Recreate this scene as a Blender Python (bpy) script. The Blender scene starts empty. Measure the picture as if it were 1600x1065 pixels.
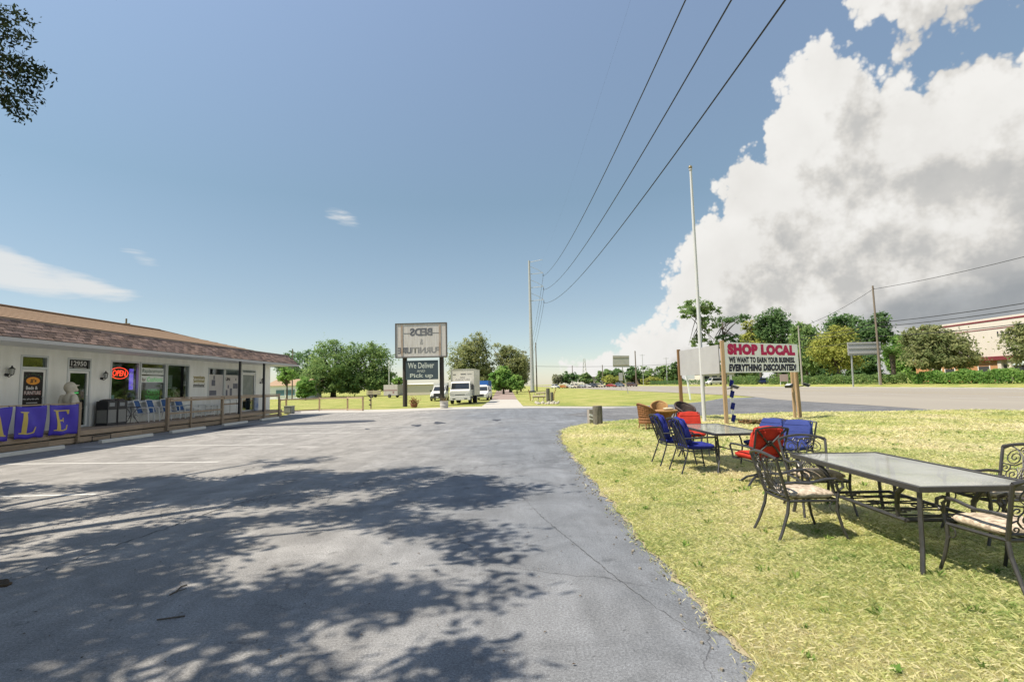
import bpy, bmesh, math, random
import numpy as np
from mathutils import Vector, Matrix
R = math.radians
rng = np.random.default_rng(7)
random.seed(7)
SC = bpy.context.scene
COL = SC.collection

# ------------------------------------------------------------------ camera
EYE = Vector((0, 0, 1.75))
PITCH, ROLL, FPX = math.atan(69.5/800), 0.024, 800.0
_f = Vector((0, math.cos(PITCH), math.sin(PITCH)))
_r0 = Vector((1, 0, 0)); _u0 = Vector((0, -math.sin(PITCH), math.cos(PITCH)))
CR = _r0*math.cos(ROLL) - _u0*math.sin(ROLL)
CU = _r0*math.sin(ROLL) + _u0*math.cos(ROLL)
cam_d = bpy.data.cameras.new('camera'); cam = bpy.data.objects.new('camera', cam_d); COL.objects.link(cam)
cam_d.sensor_width = 36; cam_d.lens = 18; cam_d.clip_start = 0.05; cam_d.clip_end = 6000
mw = Matrix((CR, CU, -_f)).transposed().to_4x4(); mw.translation = EYE
cam.matrix_world = mw
SC.camera = cam

# ------------------------------------------------------------------ light
SUN_EL, SUN_AZ = R(57), R(-108)         # sun stands to the left, a little behind the camera
S_DIR = Vector((math.sin(SUN_AZ)*math.cos(SUN_EL), math.cos(SUN_AZ)*math.cos(SUN_EL), math.sin(SUN_EL)))
sun_d = bpy.data.lights.new('sun', 'SUN'); sun = bpy.data.objects.new('sun', sun_d); COL.objects.link(sun)
sun_d.energy = 4.0; sun_d.angle = R(0.53); sun_d.color = (1.0, 0.90, 0.75)
sun.rotation_euler = S_DIR.to_track_quat('Z', 'Y').to_euler()
sun.location = (-40, 10, 60)

W = bpy.data.worlds.new('World'); SC.world = W; W.use_nodes = True
SC.view_settings.view_transform = 'Standard'; SC.view_settings.look = 'None'
SC.view_settings.exposure = 0.93; SC.view_settings.gamma = 1.0
SC.view_settings.use_curve_mapping = False
SKY_STRENGTH = 0.102
CLOUD_GAIN = 4.6
SC.cycles.max_bounces = 6; SC.cycles.diffuse_bounces = 3; SC.cycles.glossy_bounces = 3; SC.cycles.transmission_bounces = 3; SC.cycles.transparent_max_bounces = 6
W.cycles.sampling_method = 'NONE'      # the sky has no disc: plain bounce sampling is enough and much faster


def build_world():
    nt = W.node_tree; N = nt.nodes; L = nt.links
    for n in list(N): N.remove(n)
    out = N.new('ShaderNodeOutputWorld'); bg = N.new('ShaderNodeBackground')
    bg.inputs['Strength'].default_value = SKY_STRENGTH
    L.new(bg.outputs[0], out.inputs[0])
    sky = N.new('ShaderNodeTexSky'); sky.sky_type = 'NISHITA'; sky.sun_disc = False
    sky.sun_elevation = SUN_EL; sky.sun_rotation = SUN_AZ
    sky.air_density = 1.0; sky.dust_density = .3; sky.ozone_density = 1.6; sky.altitude = 10

    # density group : direction vector -> cloud density
    g = bpy.data.node_groups.new('cloud_density', 'ShaderNodeTree')
    g.interface.new_socket('Vector', in_out='INPUT', socket_type='NodeSocketVector')
    g.interface.new_socket('Density', in_out='OUTPUT', socket_type='NodeSocketFloat')
    g.interface.new_socket('Billow', in_out='OUTPUT', socket_type='NodeSocketFloat')
    gn, gl = g.nodes, g.links
    gi = gn.new('NodeGroupInput'); go = gn.new('NodeGroupOutput')

    def m(op, a, b=None, c=None):
        n = gn.new('ShaderNodeMath'); n.operation = op
        for i, v in enumerate((a, b, c)):
            if v is None: continue
            if isinstance(v, (int, float)): n.inputs[i].default_value = v
            else: gl.new(v, n.inputs[i])
        return n.outputs[0]
    nrm = gn.new('ShaderNodeVectorMath'); nrm.operation = 'NORMALIZE'; gl.new(gi.outputs[0], nrm.inputs[0])
    V = nrm.outputs[0]
    sep = gn.new('ShaderNodeSeparateXYZ'); gl.new(V, sep.inputs[0])
    az = m('ARCTAN2', sep.outputs[0], sep.outputs[1]); el = m('ARCSINE', sep.outputs[2])

    cmb = gn.new('ShaderNodeCombineXYZ'); gl.new(az, cmb.inputs[0]); gl.new(el, cmb.inputs[1]); V2 = cmb.outputs[0]

    def noise(scale, detail, rough, vec=V2, dist=0.0):
        n = gn.new('ShaderNodeTexNoise'); n.noise_dimensions = '2D'; n.inputs['Scale'].default_value = scale
        n.inputs['Detail'].default_value = detail; n.inputs['Roughness'].default_value = rough
        n.inputs['Distortion'].default_value = dist
        gl.new(vec, n.inputs['Vector']); return n.outputs['Fac']
    n1 = noise(3.4, 4, .55); n2 = noise(11, 7, .56, dist=.25)
    vor = gn.new('ShaderNodeTexVoronoi'); vor.voronoi_dimensions = '2D'; vor.feature = 'F1'; vor.inputs['Scale'].default_value = 10
    vor.inputs['Detail'].default_value = 4; vor.inputs['Roughness'].default_value = .62; 
    gl.new(V2, vor.inputs['Vector'])
    # lobes of the big cumulus, small clouds, and unseen far-right ones added as fill for the store wall: az, el, raz, rel (degrees), weight
    lobes = [(33, 15, 10, 12, 1.2), (39, 14, 10, 12, 1.2), (25, 10, 8, 9, 1.1), (22, 8.5, 6.5, 6, 1.0), (26, 18.5, 4.6, 5.2, 1.0), (30, 22.5, 4.6, 5.6, 1.0),
             (33.5, 27.0, 3.8, 4.6, 1.0), (38, 21, 5, 4.5, 1.0), (45, 17, 8, 7.5, 1.1), (35, 5, 16, 7, 1.1), (24, 3.0, 10, 5.5, .95), (16.5, 3.0, 6.5, 4.2, .8), (9.5, 1.6, 6, 2.6, .6),
             (37.5, 33.0, 6.5, 5.2, .72), (46, 30.8, 7.5, 5.2, .85), (41, 27.5, 4, 1.8, .1), (57, 18, 11, 15, 1.2), (71, 16, 12, 14, 1.2), (87, 17, 13, 15, 1.2), (104, 15, 13, 14, 1.1), (119, 17, 10, 12, 1.0), (9.5, 6.6, 3.2, 1.3, -.22), (13.4, 9.0, 3.0, 1.2, -.3)]
    F = None
    for a, e, ra, re, w in lobes:
        dx = m('MULTIPLY', m('SUBTRACT', az, R(a)), 1/R(ra)); dy = m('MULTIPLY', m('SUBTRACT', el, R(e)), 1/R(re))
        q = m('ADD', m('MULTIPLY', dx, dx), m('MULTIPLY', dy, dy))
        f = m('MAXIMUM', m('SUBTRACT', w, q), -1.5)
        F = f if F is None else m('SMOOTH_MAX', F, f, .35)
    # fair-weather cumulus over the rest of the sky, behind and beside the frame
    far = m('MULTIPLY', m('SUBTRACT', noise(2.2, 2, .5), .66), 5.0)
    side = m('MULTIPLY', m('SUBTRACT', m('ABSOLUTE', az), R(75)), 3.0)
    side = m('MINIMUM', m('MAXIMUM', side, -1.0), 1.0)
    F = m('MAXIMUM', F, m('ADD', far, m('MULTIPLY', m('SUBTRACT', side, 1.0), 2.0)))
    F = m('MINIMUM', m('MULTIPLY', F, 2.6), 2.6)
    D = m('ADD', F, m('MULTIPLY', m('SUBTRACT', n2, .5), 1.15))
    D = m('ADD', D, m('MULTIPLY', m('SUBTRACT', n1, .5), .9))
    D = m('ADD', D, m('MULTIPLY', m('SUBTRACT', .72, vor.outputs['Distance']), 1.9))
    gl.new(D, go.inputs[0]); gl.new(m('MULTIPLY_ADD', noise(3.6, 3, .5, dist=.8), .8, m('MULTIPLY', vor.outputs['Distance'], -.45)), go.inputs[1])

    def M2(op, a, b=None, c=None, clamp=False):
        n = N.new('ShaderNodeMath'); n.operation = op; n.use_clamp = clamp
        for i, v in enumerate((a, b, c)):
            if v is None: continue
            if isinstance(v, (int, float)): n.inputs[i].default_value = v
            else: L.new(v, n.inputs[i])
        return n.outputs[0]

    def ramp(v, a, b, lo=0.0, hi=1.0, mode='SMOOTHSTEP'):
        n = N.new('ShaderNodeMapRange'); n.interpolation_type = mode
        n.inputs[1].default_value = a; n.inputs[2].default_value = b; n.inputs[3].default_value = lo; n.inputs[4].default_value = hi
        L.new(v, n.inputs[0]); return n.outputs[0]
    tc = N.new('ShaderNodeTexCoord')
    Vd = tc.outputs['Generated']

    def dens(off):
        gnode = N.new('ShaderNodeGroup'); gnode.node_tree = g
        if off is None: L.new(Vd, gnode.inputs[0])
        else:
            a = N.new('ShaderNodeVectorMath'); a.operation = 'ADD'; a.inputs[1].default_value = off
            L.new(Vd, a.inputs[0]); L.new(a.outputs[0], gnode.inputs[0])
        return gnode.outputs[0], gnode.outputs[1]
    d0, bill = dens(None); d1, _b = dens((-.045, .0, .07))
    alpha = ramp(d0, .05, .55)
    # self shade: compare with the density on the sunward side
    lit = ramp(M2('SUBTRACT', d0, d1), -1.2, 1.3)
    thick = ramp(d0, .3, 3.4)
    sepw = N.new('ShaderNodeSeparateXYZ'); L.new(Vd, sepw.inputs[0])
    shade = M2('ADD', M2('MULTIPLY', lit, .62), M2('MULTIPLY', M2('SUBTRACT', 1.0, thick), .22))
    shade = M2('ADD', shade, .12)
    shade = M2('ADD', shade, M2('MULTIPLY', bill, .62), clamp=True)
    # flat grey base of the big cloud, where the sun above does not reach
    nb = N.new('ShaderNodeTexNoise'); nb.inputs['Scale'].default_value = 5; nb.inputs['Detail'].default_value = 4
    mp = N.new('ShaderNodeMapping'); mp.inputs['Scale'].default_value = (1, 1, 3.4); L.new(Vd, mp.inputs[0]); L.new(mp.outputs[0], nb.inputs['Vector'])
    azw = M2('ARCTAN2', sepw.outputs[0], sepw.outputs[1])
    bdx = M2('MULTIPLY', M2('SUBTRACT', azw, R(44)), 1/R(13)); bdz = M2('MULTIPLY', M2('SUBTRACT', sepw.outputs[2], .10), 1/.05)
    bq = M2('SUBTRACT', 1.0, M2('ADD', M2('MULTIPLY', bdx, bdx), M2('MULTIPLY', bdz, bdz)))
    base = ramp(M2('ADD', bq, M2('MULTIPLY', M2('SUBTRACT', nb.outputs['Fac'], .5), 3.0)), -.3, 1.3)
    cr = N.new('ShaderNodeValToRGB'); L.new(shade, cr.inputs[0])
    e = cr.color_ramp.elements
    e[0].position = .1; e[0].color = (.58, .58, .57, 1)
    e[1].position = .95; e[1].color = (1.0, .985, .95, 1)
    x = cr.color_ramp.elements.new(.5); x.color = (.80, .78, .74, 1)
    mixb = N.new('ShaderNodeMix'); mixb.data_type = 'RGBA'; L.new(M2('MULTIPLY', base, .8), mixb.inputs[0])
    L.new(cr.outputs[0], mixb.inputs[6]); mixb.inputs[7].default_value = (.33, .36, .39, 1)
    gain = N.new('ShaderNodeMix'); gain.data_type = 'RGBA'; gain.blend_type = 'MULTIPLY'; gain.inputs[0].default_value = 1
    L.new(mixb.outputs[2], gain.inputs[6]); gain.inputs[7].default_value = (CLOUD_GAIN,)*3 + (1,)
    # thin streaky high cloud on the left
    mp2 = N.new('ShaderNodeMapping'); mp2.inputs['Scale'].default_value = (2.2, 2.2, 15); mp2.inputs['Rotation'].default_value = (0, R(-10), 0)
    L.new(Vd, mp2.inputs[0])
    ns = N.new('ShaderNodeTexNoise'); ns.inputs['Scale'].default_value = 2.6; ns.inputs['Detail'].default_value = 5; ns.inputs['Roughness'].default_value = .6
    ns.inputs['Distortion'].default_value = .3
    L.new(mp2.outputs[0], ns.inputs['Vector'])
    elw = M2('ARCSINE', sepw.outputs[2])
    wl = None
    for a, ee, ra, re, w in [(-47, 10.7, 8.5, 2.1, 1.3), (-40.5, 9.6, 4.5, 1.4, 1.0), (-36.3, 12.2, 1.9, .8, .75), (-18.4, 18.0, 2.4, 1.0, .75), (-55, 13, 7, 2, 1), (-41, 6.6, 2.5, .35, .7)]:
        dx = M2('MULTIPLY', M2('SUBTRACT', azw, R(a)), 1/R(ra))
        tilt = M2('MULTIPLY', M2('SUBTRACT', azw, R(a)), -.22)
        dy = M2('MULTIPLY', M2('SUBTRACT', M2('SUBTRACT', elw, R(ee)), tilt), 1/R(re))
        f = M2('MULTIPLY', M2('SUBTRACT', 1.0, M2('ADD', M2('MULTIPLY', dx, dx), M2('MULTIPLY', dy, dy))), w)
        wl = f if wl is None else M2('MAXIMUM', wl, f)
    wisp = ramp(M2('ADD', wl, M2('MULTIPLY', M2('SUBTRACT', ns.outputs['Fac'], .5), 3.2)), .25, 1.25)
    wisp = M2('MULTIPLY', wisp, .85)
    # desaturated summer sky
    hsv = N.new('ShaderNodeHueSaturation'); hsv.inputs['Saturation'].default_value = .76; hsv.inputs['Value'].default_value = 1.0
    tint = N.new('ShaderNodeMix'); tint.data_type = 'RGBA'; tint.blend_type = 'MULTIPLY'; tint.inputs[0].default_value = 1
    tmx = N.new('ShaderNodeValToRGB'); L.new(sepw.outputs[2], tmx.inputs[0]); te = tmx.color_ramp.elements     # hazier, flatter brightness from horizon to zenith
    te[0].position = 0; te[0].color = (.66, .66, .66, 1); te[1].position = .62; te[1].color = (.84, .95, .96, 1)
    for ps, cc_ in ((.15, (.57, .61, .59, 1)), (.34, (.54, .69, .65, 1))): k__ = te.new(ps); k__.color = cc_
    L.new(tmx.outputs[0], tint.inputs[7])
    L.new(sky.outputs[0], tint.inputs[6]); L.new(tint.outputs[2], hsv.inputs['Color'])
    m1 = N.new('ShaderNodeMix'); m1.data_type = 'RGBA'; L.new(wisp, m1.inputs[0]); L.new(hsv.outputs[0], m1.inputs[6])
    m1.inputs[7].default_value = (CLOUD_GAIN*.9, CLOUD_GAIN*.91, CLOUD_GAIN*.9, 1)
    m2 = N.new('ShaderNodeMix'); m2.data_type = 'RGBA'; L.new(alpha, m2.inputs[0]); L.new(m1.outputs[2], m2.inputs[6]); L.new(gain.outputs[2], m2.inputs[7])
    L.new(m2.outputs[2], bg.inputs['Color'])


build_world()


# ------------------------------------------------------------------ helpers
def P(px, py, z=0.0):
    """world point at height z seen at photo pixel (px, py)"""
    d = _f + CR*((px-800)/FPX) + CU*((532.5-py)/FPX)
    t = (z-EYE.z)/d.z
    return EYE + d*t


def proj(p):
    v = Vector(p)-EYE; w = v.dot(_f)
    if w < .05: return None
    return 800+v.dot(CR)/w*FPX, 532.5-v.dot(CU)/w*FPX


class MB:
    def __init__(s): s.v = []; s.f = []

    def add(s, vs, fs):
        o = len(s.v); s.v += [tuple(p) for p in vs]; s.f += [tuple(i+o for i in f) for f in fs]; return s

    def box(s, c, d, rz=0.0, M=None):
        hx, hy, hz = d[0]/2, d[1]/2, d[2]/2
        vs = [Vector((x, y, z)) for x in (-hx, hx) for y in (-hy, hy) for z in (-hz, hz)]
        m = M if M is not None else Matrix.Rotation(rz, 3, 'Z')
        c = Vector(c); vs = [m @ p + c for p in vs]
        return s.add(vs, [(0, 1, 3, 2), (4, 6, 7, 5), (0, 4, 5, 1), (2, 3, 7, 6), (0, 2, 6, 4), (1, 5, 7, 3)])

    def b2(s, x0, x1, y0, y1, z0, z1):
        return s.box(((x0+x1)/2, (y0+y1)/2, (z0+z1)/2), (abs(x1-x0), abs(y1-y0), abs(z1-z0)))

    def bar(s, a, b, w, h):
        a = Vector(a); b = Vector(b); d = (b-a); l = d.length; d.normalize()
        up = Vector((0, 0, 1)) if abs(d.z) < .9 else Vector((0, 1, 0))
        x = d.cross(up).normalized(); z = x.cross(d)
        return s.box((a+b)/2, (w, l, h), M=Matrix((x, d, z)).transposed())

    def tube(s, pts, r, n=6, closed=False, rs=None):
        pts = [Vector(p) for p in pts]; k = len(pts)
        o = len(s.v); prev = None
        for i, p in enumerate(pts):
            if closed: t = pts[(i+1) % k]-pts[i-1]
            else: t = pts[min(i+1, k-1)]-pts[max(i-1, 0)]
            if t.length < 1e-9: t = Vector((0, 0, 1))
            t.normalize()
            if prev is None:
                a = Vector((0, 0, 1)) if abs(t.z) < .8 else Vector((1, 0, 0))
                x = t.cross(a).normalized()
            else:
                x = prev - t*prev.dot(t)
                x = x.normalized() if x.length > 1e-6 else t.orthogonal().normalized()
            prev = x; y = t.cross(x); rr = rs[i] if rs else r
            for j in range(n):
                an = 2*math.pi*j/n; s.v.append(tuple(p+x*(rr*math.cos(an))+y*(rr*math.sin(an))))
        rings = k if closed else k-1
        for i in range(rings):
            a = o+i*n; b = o+((i+1) % k)*n
            for j in range(n):
                s.f.append((a+j, a+(j+1) % n, b+(j+1) % n, b+j))
        if not closed:
            s.f.append(tuple(o+j for j in reversed(range(n)))); s.f.append(tuple(o+(k-1)*n+j for j in range(n)))
        return s

    def lathe(s, prof, n=12, c=(0, 0, 0), M=None):
        o = len(s.v); c = Vector(c)
        for r, z in prof:
            for j in range(n):
                an = 2*math.pi*j/n; p = Vector((r*math.cos(an), r*math.sin(an), z))
                s.v.append(tuple((M @ p if M is not None else p)+c))
        for i in range(len(prof)-1):
            a = o+i*n; b = a+n
            for j in range(n): s.f.append((a+j, a+(j+1) % n, b+(j+1) % n, b+j))
        s.f.append(tuple(o+j for j in reversed(range(n)))); s.f.append(tuple(o+(len(prof)-1)*n+j for j in range(n)))
        return s

    def prism(s, poly, o, u, v, w):
        """extrude 2D poly (in u,v) along w (vectors), origin o"""
        o, u, v, w = map(Vector, (o, u, v, w)); k = len(poly)
        a = [o+u*p[0]+v*p[1] for p in poly]; b = [p+w for p in a]
        if u.cross(v).dot(w) < 0: a, b = b, a
        return s.add(a+b, [tuple(reversed(range(k))), tuple(range(k, 2*k))] + [(i, (i+1) % k, k+(i+1) % k, k+i) for i in range(k)])

    def puff(s, c, d, M=None, e=.35, nu=14, nv=8):
        nu, nv = nu+12, nv+6
        """soft cushion: superellipsoid"""
        c = Vector(c); o = len(s.v)
        sp = lambda a, p: math.copysign(abs(a)**p, a)
        for i in range(nv+1):
            ph = -math.pi/2+math.pi*i/nv
            for j in range(nu):
                th = 2*math.pi*j/nu
                p = Vector((d[0]/2*sp(math.cos(ph), .55)*sp(math.cos(th), e), d[1]/2*sp(math.cos(ph), .55)*sp(math.sin(th), e), d[2]/2*sp(math.sin(ph), .8)))
                p *= 1+.020*math.sin(p.x*31+p.y*17+1.3)+.022*math.sin(p.y*27-p.z*38+p.x*11)+.012*math.sin(p.x*70+p.z*55)      # sags and creases
                s.v.append(tuple((M @ p if M is not None else p)+c))
        for i in range(nv):
            for j in range(nu):
                a = o+i*nu; b = a+nu; s.f.append((a+j, a+(j+1) % nu, b+(j+1) % nu, b+j))
        return s

    def ball(s, c, r, nu=12, nv=8):
        c = Vector(c); o = len(s.v)
        for i in range(nv+1):
            ph = -math.pi/2+math.pi*i/nv
            for j in range(nu):
                th = 2*math.pi*j/nu
                s.v.append((c.x+r[0]*math.cos(ph)*math.cos(th), c.y+r[1]*math.cos(ph)*math.sin(th), c.z+r[2]*math.sin(ph)))
        for i in range(nv):
            for j in range(nu):
                a = o+i*nu; b = a+nu; s.f.append((a+j, a+(j+1) % nu, b+(j+1) % nu, b+j))
        return s

    def build(s, name, mat, parent=None, smooth=False, loc=None):
        me = bpy.data.meshes.new(name); me.from_pydata(s.v, [], s.f); me.update()
        if smooth: me.polygons.foreach_set('use_smooth', [True]*len(me.polygons))
        return link(name, me, mat, parent, loc)


def link(name, me, mat, parent=None, loc=None):
    if mat is not None and len(me.materials) == 0: me.materials.append(mat)
    o = bpy.data.objects.new(name, me); COL.objects.link(o)
    if parent is not None:
        o.parent = parent
        if parent.name in WORLDP: o.matrix_parent_inverse = Matrix.Translation(-Vector(parent.location))
    if loc is not None: o.location = loc
    return o


WORLDP = set()      # things whose parts are modelled in world coordinates


def tag(o, label, cat, group=None):
    o['label'] = label; o['category'] = cat
    if group: o['group'] = group
    return o


def struct(o):
    o['kind'] = 'structure'; return o


def stuff(o):
    o['kind'] = 'stuff'; return o


def thing(name, label, cat, loc=(0, 0, 0), rz=0.0, group=None, world=False):
    o = bpy.data.objects.new(name, None); COL.objects.link(o); o.empty_display_size = .2
    o.location = loc; o.rotation_euler = (0, 0, rz)
    if world: WORLDP.add(o.name)
    return tag(o, label, cat, group)


def dup(root, loc, rz, label, group=None):
    r = root.copy(); COL.objects.link(r); r.location = loc; r.rotation_euler = (0, 0, rz); r['label'] = label
    if group: r['group'] = group
    for ch in list(root.children):
        c = ch.copy(); COL.objects.link(c); c.parent = r
        for gch in list(ch.children):
            d = gch.copy(); COL.objects.link(d); d.parent = c
    return r


def npmesh(name, V, k):
    """mesh from vertices where every consecutive k vertices form one face"""
    n = len(V)//k
    me = bpy.data.meshes.new(name)
    me.vertices.add(n*k); me.loops.add(n*k); me.polygons.add(n)
    me.vertices.foreach_set('co', np.asarray(V, np.float32).ravel())
    me.loops.foreach_set('vertex_index', np.arange(n*k, dtype=np.int32))
    me.polygons.foreach_set('loop_start', np.arange(0, n*k, k, dtype=np.int32))
    me.polygons.foreach_set('loop_total', np.full(n, k, np.int32))
    me.update(calc_edges=True)
    return me


# ------------------------------------------------------------------ materials
MATS = {}


def mat(name, col, rough=.7, col2=None, scale=6.0, amt=.5, bump=0.0, bscale=40.0, metal=0.0, spec=.4, emit=None, estr=0.0, detail=6, rand=0.0, stretch=None, coords='Object', coat=0.0):
    if name in MATS: return MATS[name]
    m = bpy.data.materials.new(name); m.use_nodes = True; MATS[name] = m
    nt = m.node_tree; N, L = nt.nodes, nt.links; bs = N['Principled BSDF']
    bs.inputs['Roughness'].default_value = rough; bs.inputs['Metallic'].default_value = metal
    bs.inputs['Specular IOR Level'].default_value = spec
    if coat: bs.inputs['Coat Weight'].default_value = coat; bs.inputs['Coat Roughness'].default_value = .1
    if col2 is None: col2 = tuple(c*.72 for c in col)
    tc = N.new('ShaderNodeTexCoord')
    if coords == 'World':
        gm = N.new('ShaderNodeNewGeometry'); vec = gm.outputs['Position']
    else: vec = tc.outputs[coords]
    if stretch:
        mp = N.new('ShaderNodeMapping'); mp.inputs['Scale'].default_value = stretch; L.new(vec, mp.inputs[0]); vec = mp.outputs[0]
    ns = N.new('ShaderNodeTexNoise'); ns.inputs['Scale'].default_value = scale; ns.inputs['Detail'].default_value = detail; ns.inputs['Roughness'].default_value = .6
    L.new(vec, ns.inputs['Vector'])
    mr = N.new('ShaderNodeMapRange'); mr.inputs[1].default_value = .5-.28; mr.inputs[2].default_value = .5+.28
    mr.inputs[3].default_value = .5-amt/2*1.0; mr.inputs[4].default_value = .5+amt/2*1.0
    L.new(ns.outputs['Fac'], mr.inputs[0])
    mx = N.new('ShaderNodeMix'); mx.data_type = 'RGBA'; L.new(mr.outputs[0], mx.inputs[0])
    mx.inputs[6].default_value = (*col, 1); mx.inputs[7].default_value = (*col2, 1)
    cout = mx.outputs[2]
    if rand:
        oi = N.new('ShaderNodeObjectInfo'); gm2 = N.new('ShaderNodeNewGeometry')
        ad = N.new('ShaderNodeMath'); ad.operation = 'ADD'; L.new(oi.outputs['Random'], ad.inputs[0]); L.new(gm2.outputs['Random Per Island'], ad.inputs[1])
        fr = N.new('ShaderNodeMath'); fr.operation = 'FRACT'; L.new(ad.outputs[0], fr.inputs[0])
        mr2 = N.new('ShaderNodeMapRange'); mr2.inputs[3].default_value = 1-rand; mr2.inputs[4].default_value = 1+rand; L.new(fr.outputs[0], mr2.inputs[0])
        hv = N.new('ShaderNodeHueSaturation'); L.new(mr2.outputs[0], hv.inputs['Value']); L.new(cout, hv.inputs['Color']); cout = hv.outputs[0]
    L.new(cout, bs.inputs['Base Color'])
    if bump:
        nb = N.new('ShaderNodeTexNoise'); nb.inputs['Scale'].default_value = bscale; nb.inputs['Detail'].default_value = 5; L.new(vec, nb.inputs['Vector'])
        bp = N.new('ShaderNodeBump'); bp.inputs['Strength'].default_value = bump; bp.inputs['Distance'].default_value = .02
        L.new(nb.outputs['Fac'], bp.inputs['Height']); L.new(bp.outputs[0], bs.inputs['Normal'])
    if emit:
        bs.inputs['Emission Color'].default_value = (*emit, 1); bs.inputs['Emission Strength'].default_value = estr
    return m


def glass_mat(name, tint=(.8, .85, .85), refl=.12):
    if name in MATS: return MATS[name]
    m = bpy.data.materials.new(name); m.use_nodes = True; MATS[name] = m
    nt = m.node_tree; N, L = nt.nodes, nt.links
    for n in list(N): N.remove(n)
    o = N.new('ShaderNodeOutputMaterial'); mx = N.new('ShaderNodeMixShader'); tr = N.new('ShaderNodeBsdfTransparent'); gl = N.new('ShaderNodeBsdfGlossy')
    tr.inputs[0].default_value = (*tint, 1); gl.inputs['Roughness'].default_value = .03
    lw = N.new('ShaderNodeLayerWeight'); lw.inputs['Blend'].default_value = .35
    mr = N.new('ShaderNodeMapRange'); mr.inputs[3].default_value = refl*.6; mr.inputs[4].default_value = min(1, refl*4)
    L.new(lw.outputs['Fresnel'], mr.inputs[0]); L.new(mr.outputs[0], mx.inputs[0]); L.new(tr.outputs[0], mx.inputs[1]); L.new(gl.outputs[0], mx.inputs[2])
    L.new(mx.outputs[0], o.inputs[0])
    return m


def leaf_mat(name, c1, c2, trans=.35, hue=.02):
    if name in MATS: return MATS[name]
    m = bpy.data.materials.new(name); m.use_nodes = True; MATS[name] = m
    nt = m.node_tree; N, L = nt.nodes, nt.links
    for n in list(N): N.remove(n)
    o = N.new('ShaderNodeOutputMaterial'); mx = N.new('ShaderNodeMixShader'); df = N.new('ShaderNodeBsdfDiffuse'); tr = N.new('ShaderNodeBsdfTranslucent')
    gm = N.new('ShaderNodeNewGeometry')
    ns = N.new('ShaderNodeTexNoise'); ns.inputs['Scale'].default_value = .55; ns.inputs['Detail'].default_value = 4; L.new(gm.outputs['Position'], ns.inputs['Vector'])
    ad = N.new('ShaderNodeMath'); ad.operation = 'MULTIPLY_ADD'; L.new(gm.outputs['Random Per Island'], ad.inputs[0]); ad.inputs[1].default_value = .5
    mr = N.new('ShaderNodeMapRange'); mr.inputs[1].default_value = .3; mr.inputs[2].default_value = .7; mr.inputs[3].default_value = -.05; mr.inputs[4].default_value = .55
    L.new(ns.outputs['Fac'], mr.inputs[0]); L.new(mr.outputs[0], ad.inputs[2])
    mc = N.new('ShaderNodeMix'); mc.data_type = 'RGBA'; L.new(ad.outputs[0], mc.inputs[0]); mc.inputs[6].default_value = (*c1, 1); mc.inputs[7].default_value = (*c2, 1)
    L.new(mc.outputs[2], df.inputs[0]); L.new(mc.outputs[2], tr.inputs[0])
    mx.inputs[0].default_value = trans; L.new(df.outputs[0], mx.inputs[1]); L.new(tr.outputs[0], mx.inputs[2]); L.new(mx.outputs[0], o.inputs[0])
    return m


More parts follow.
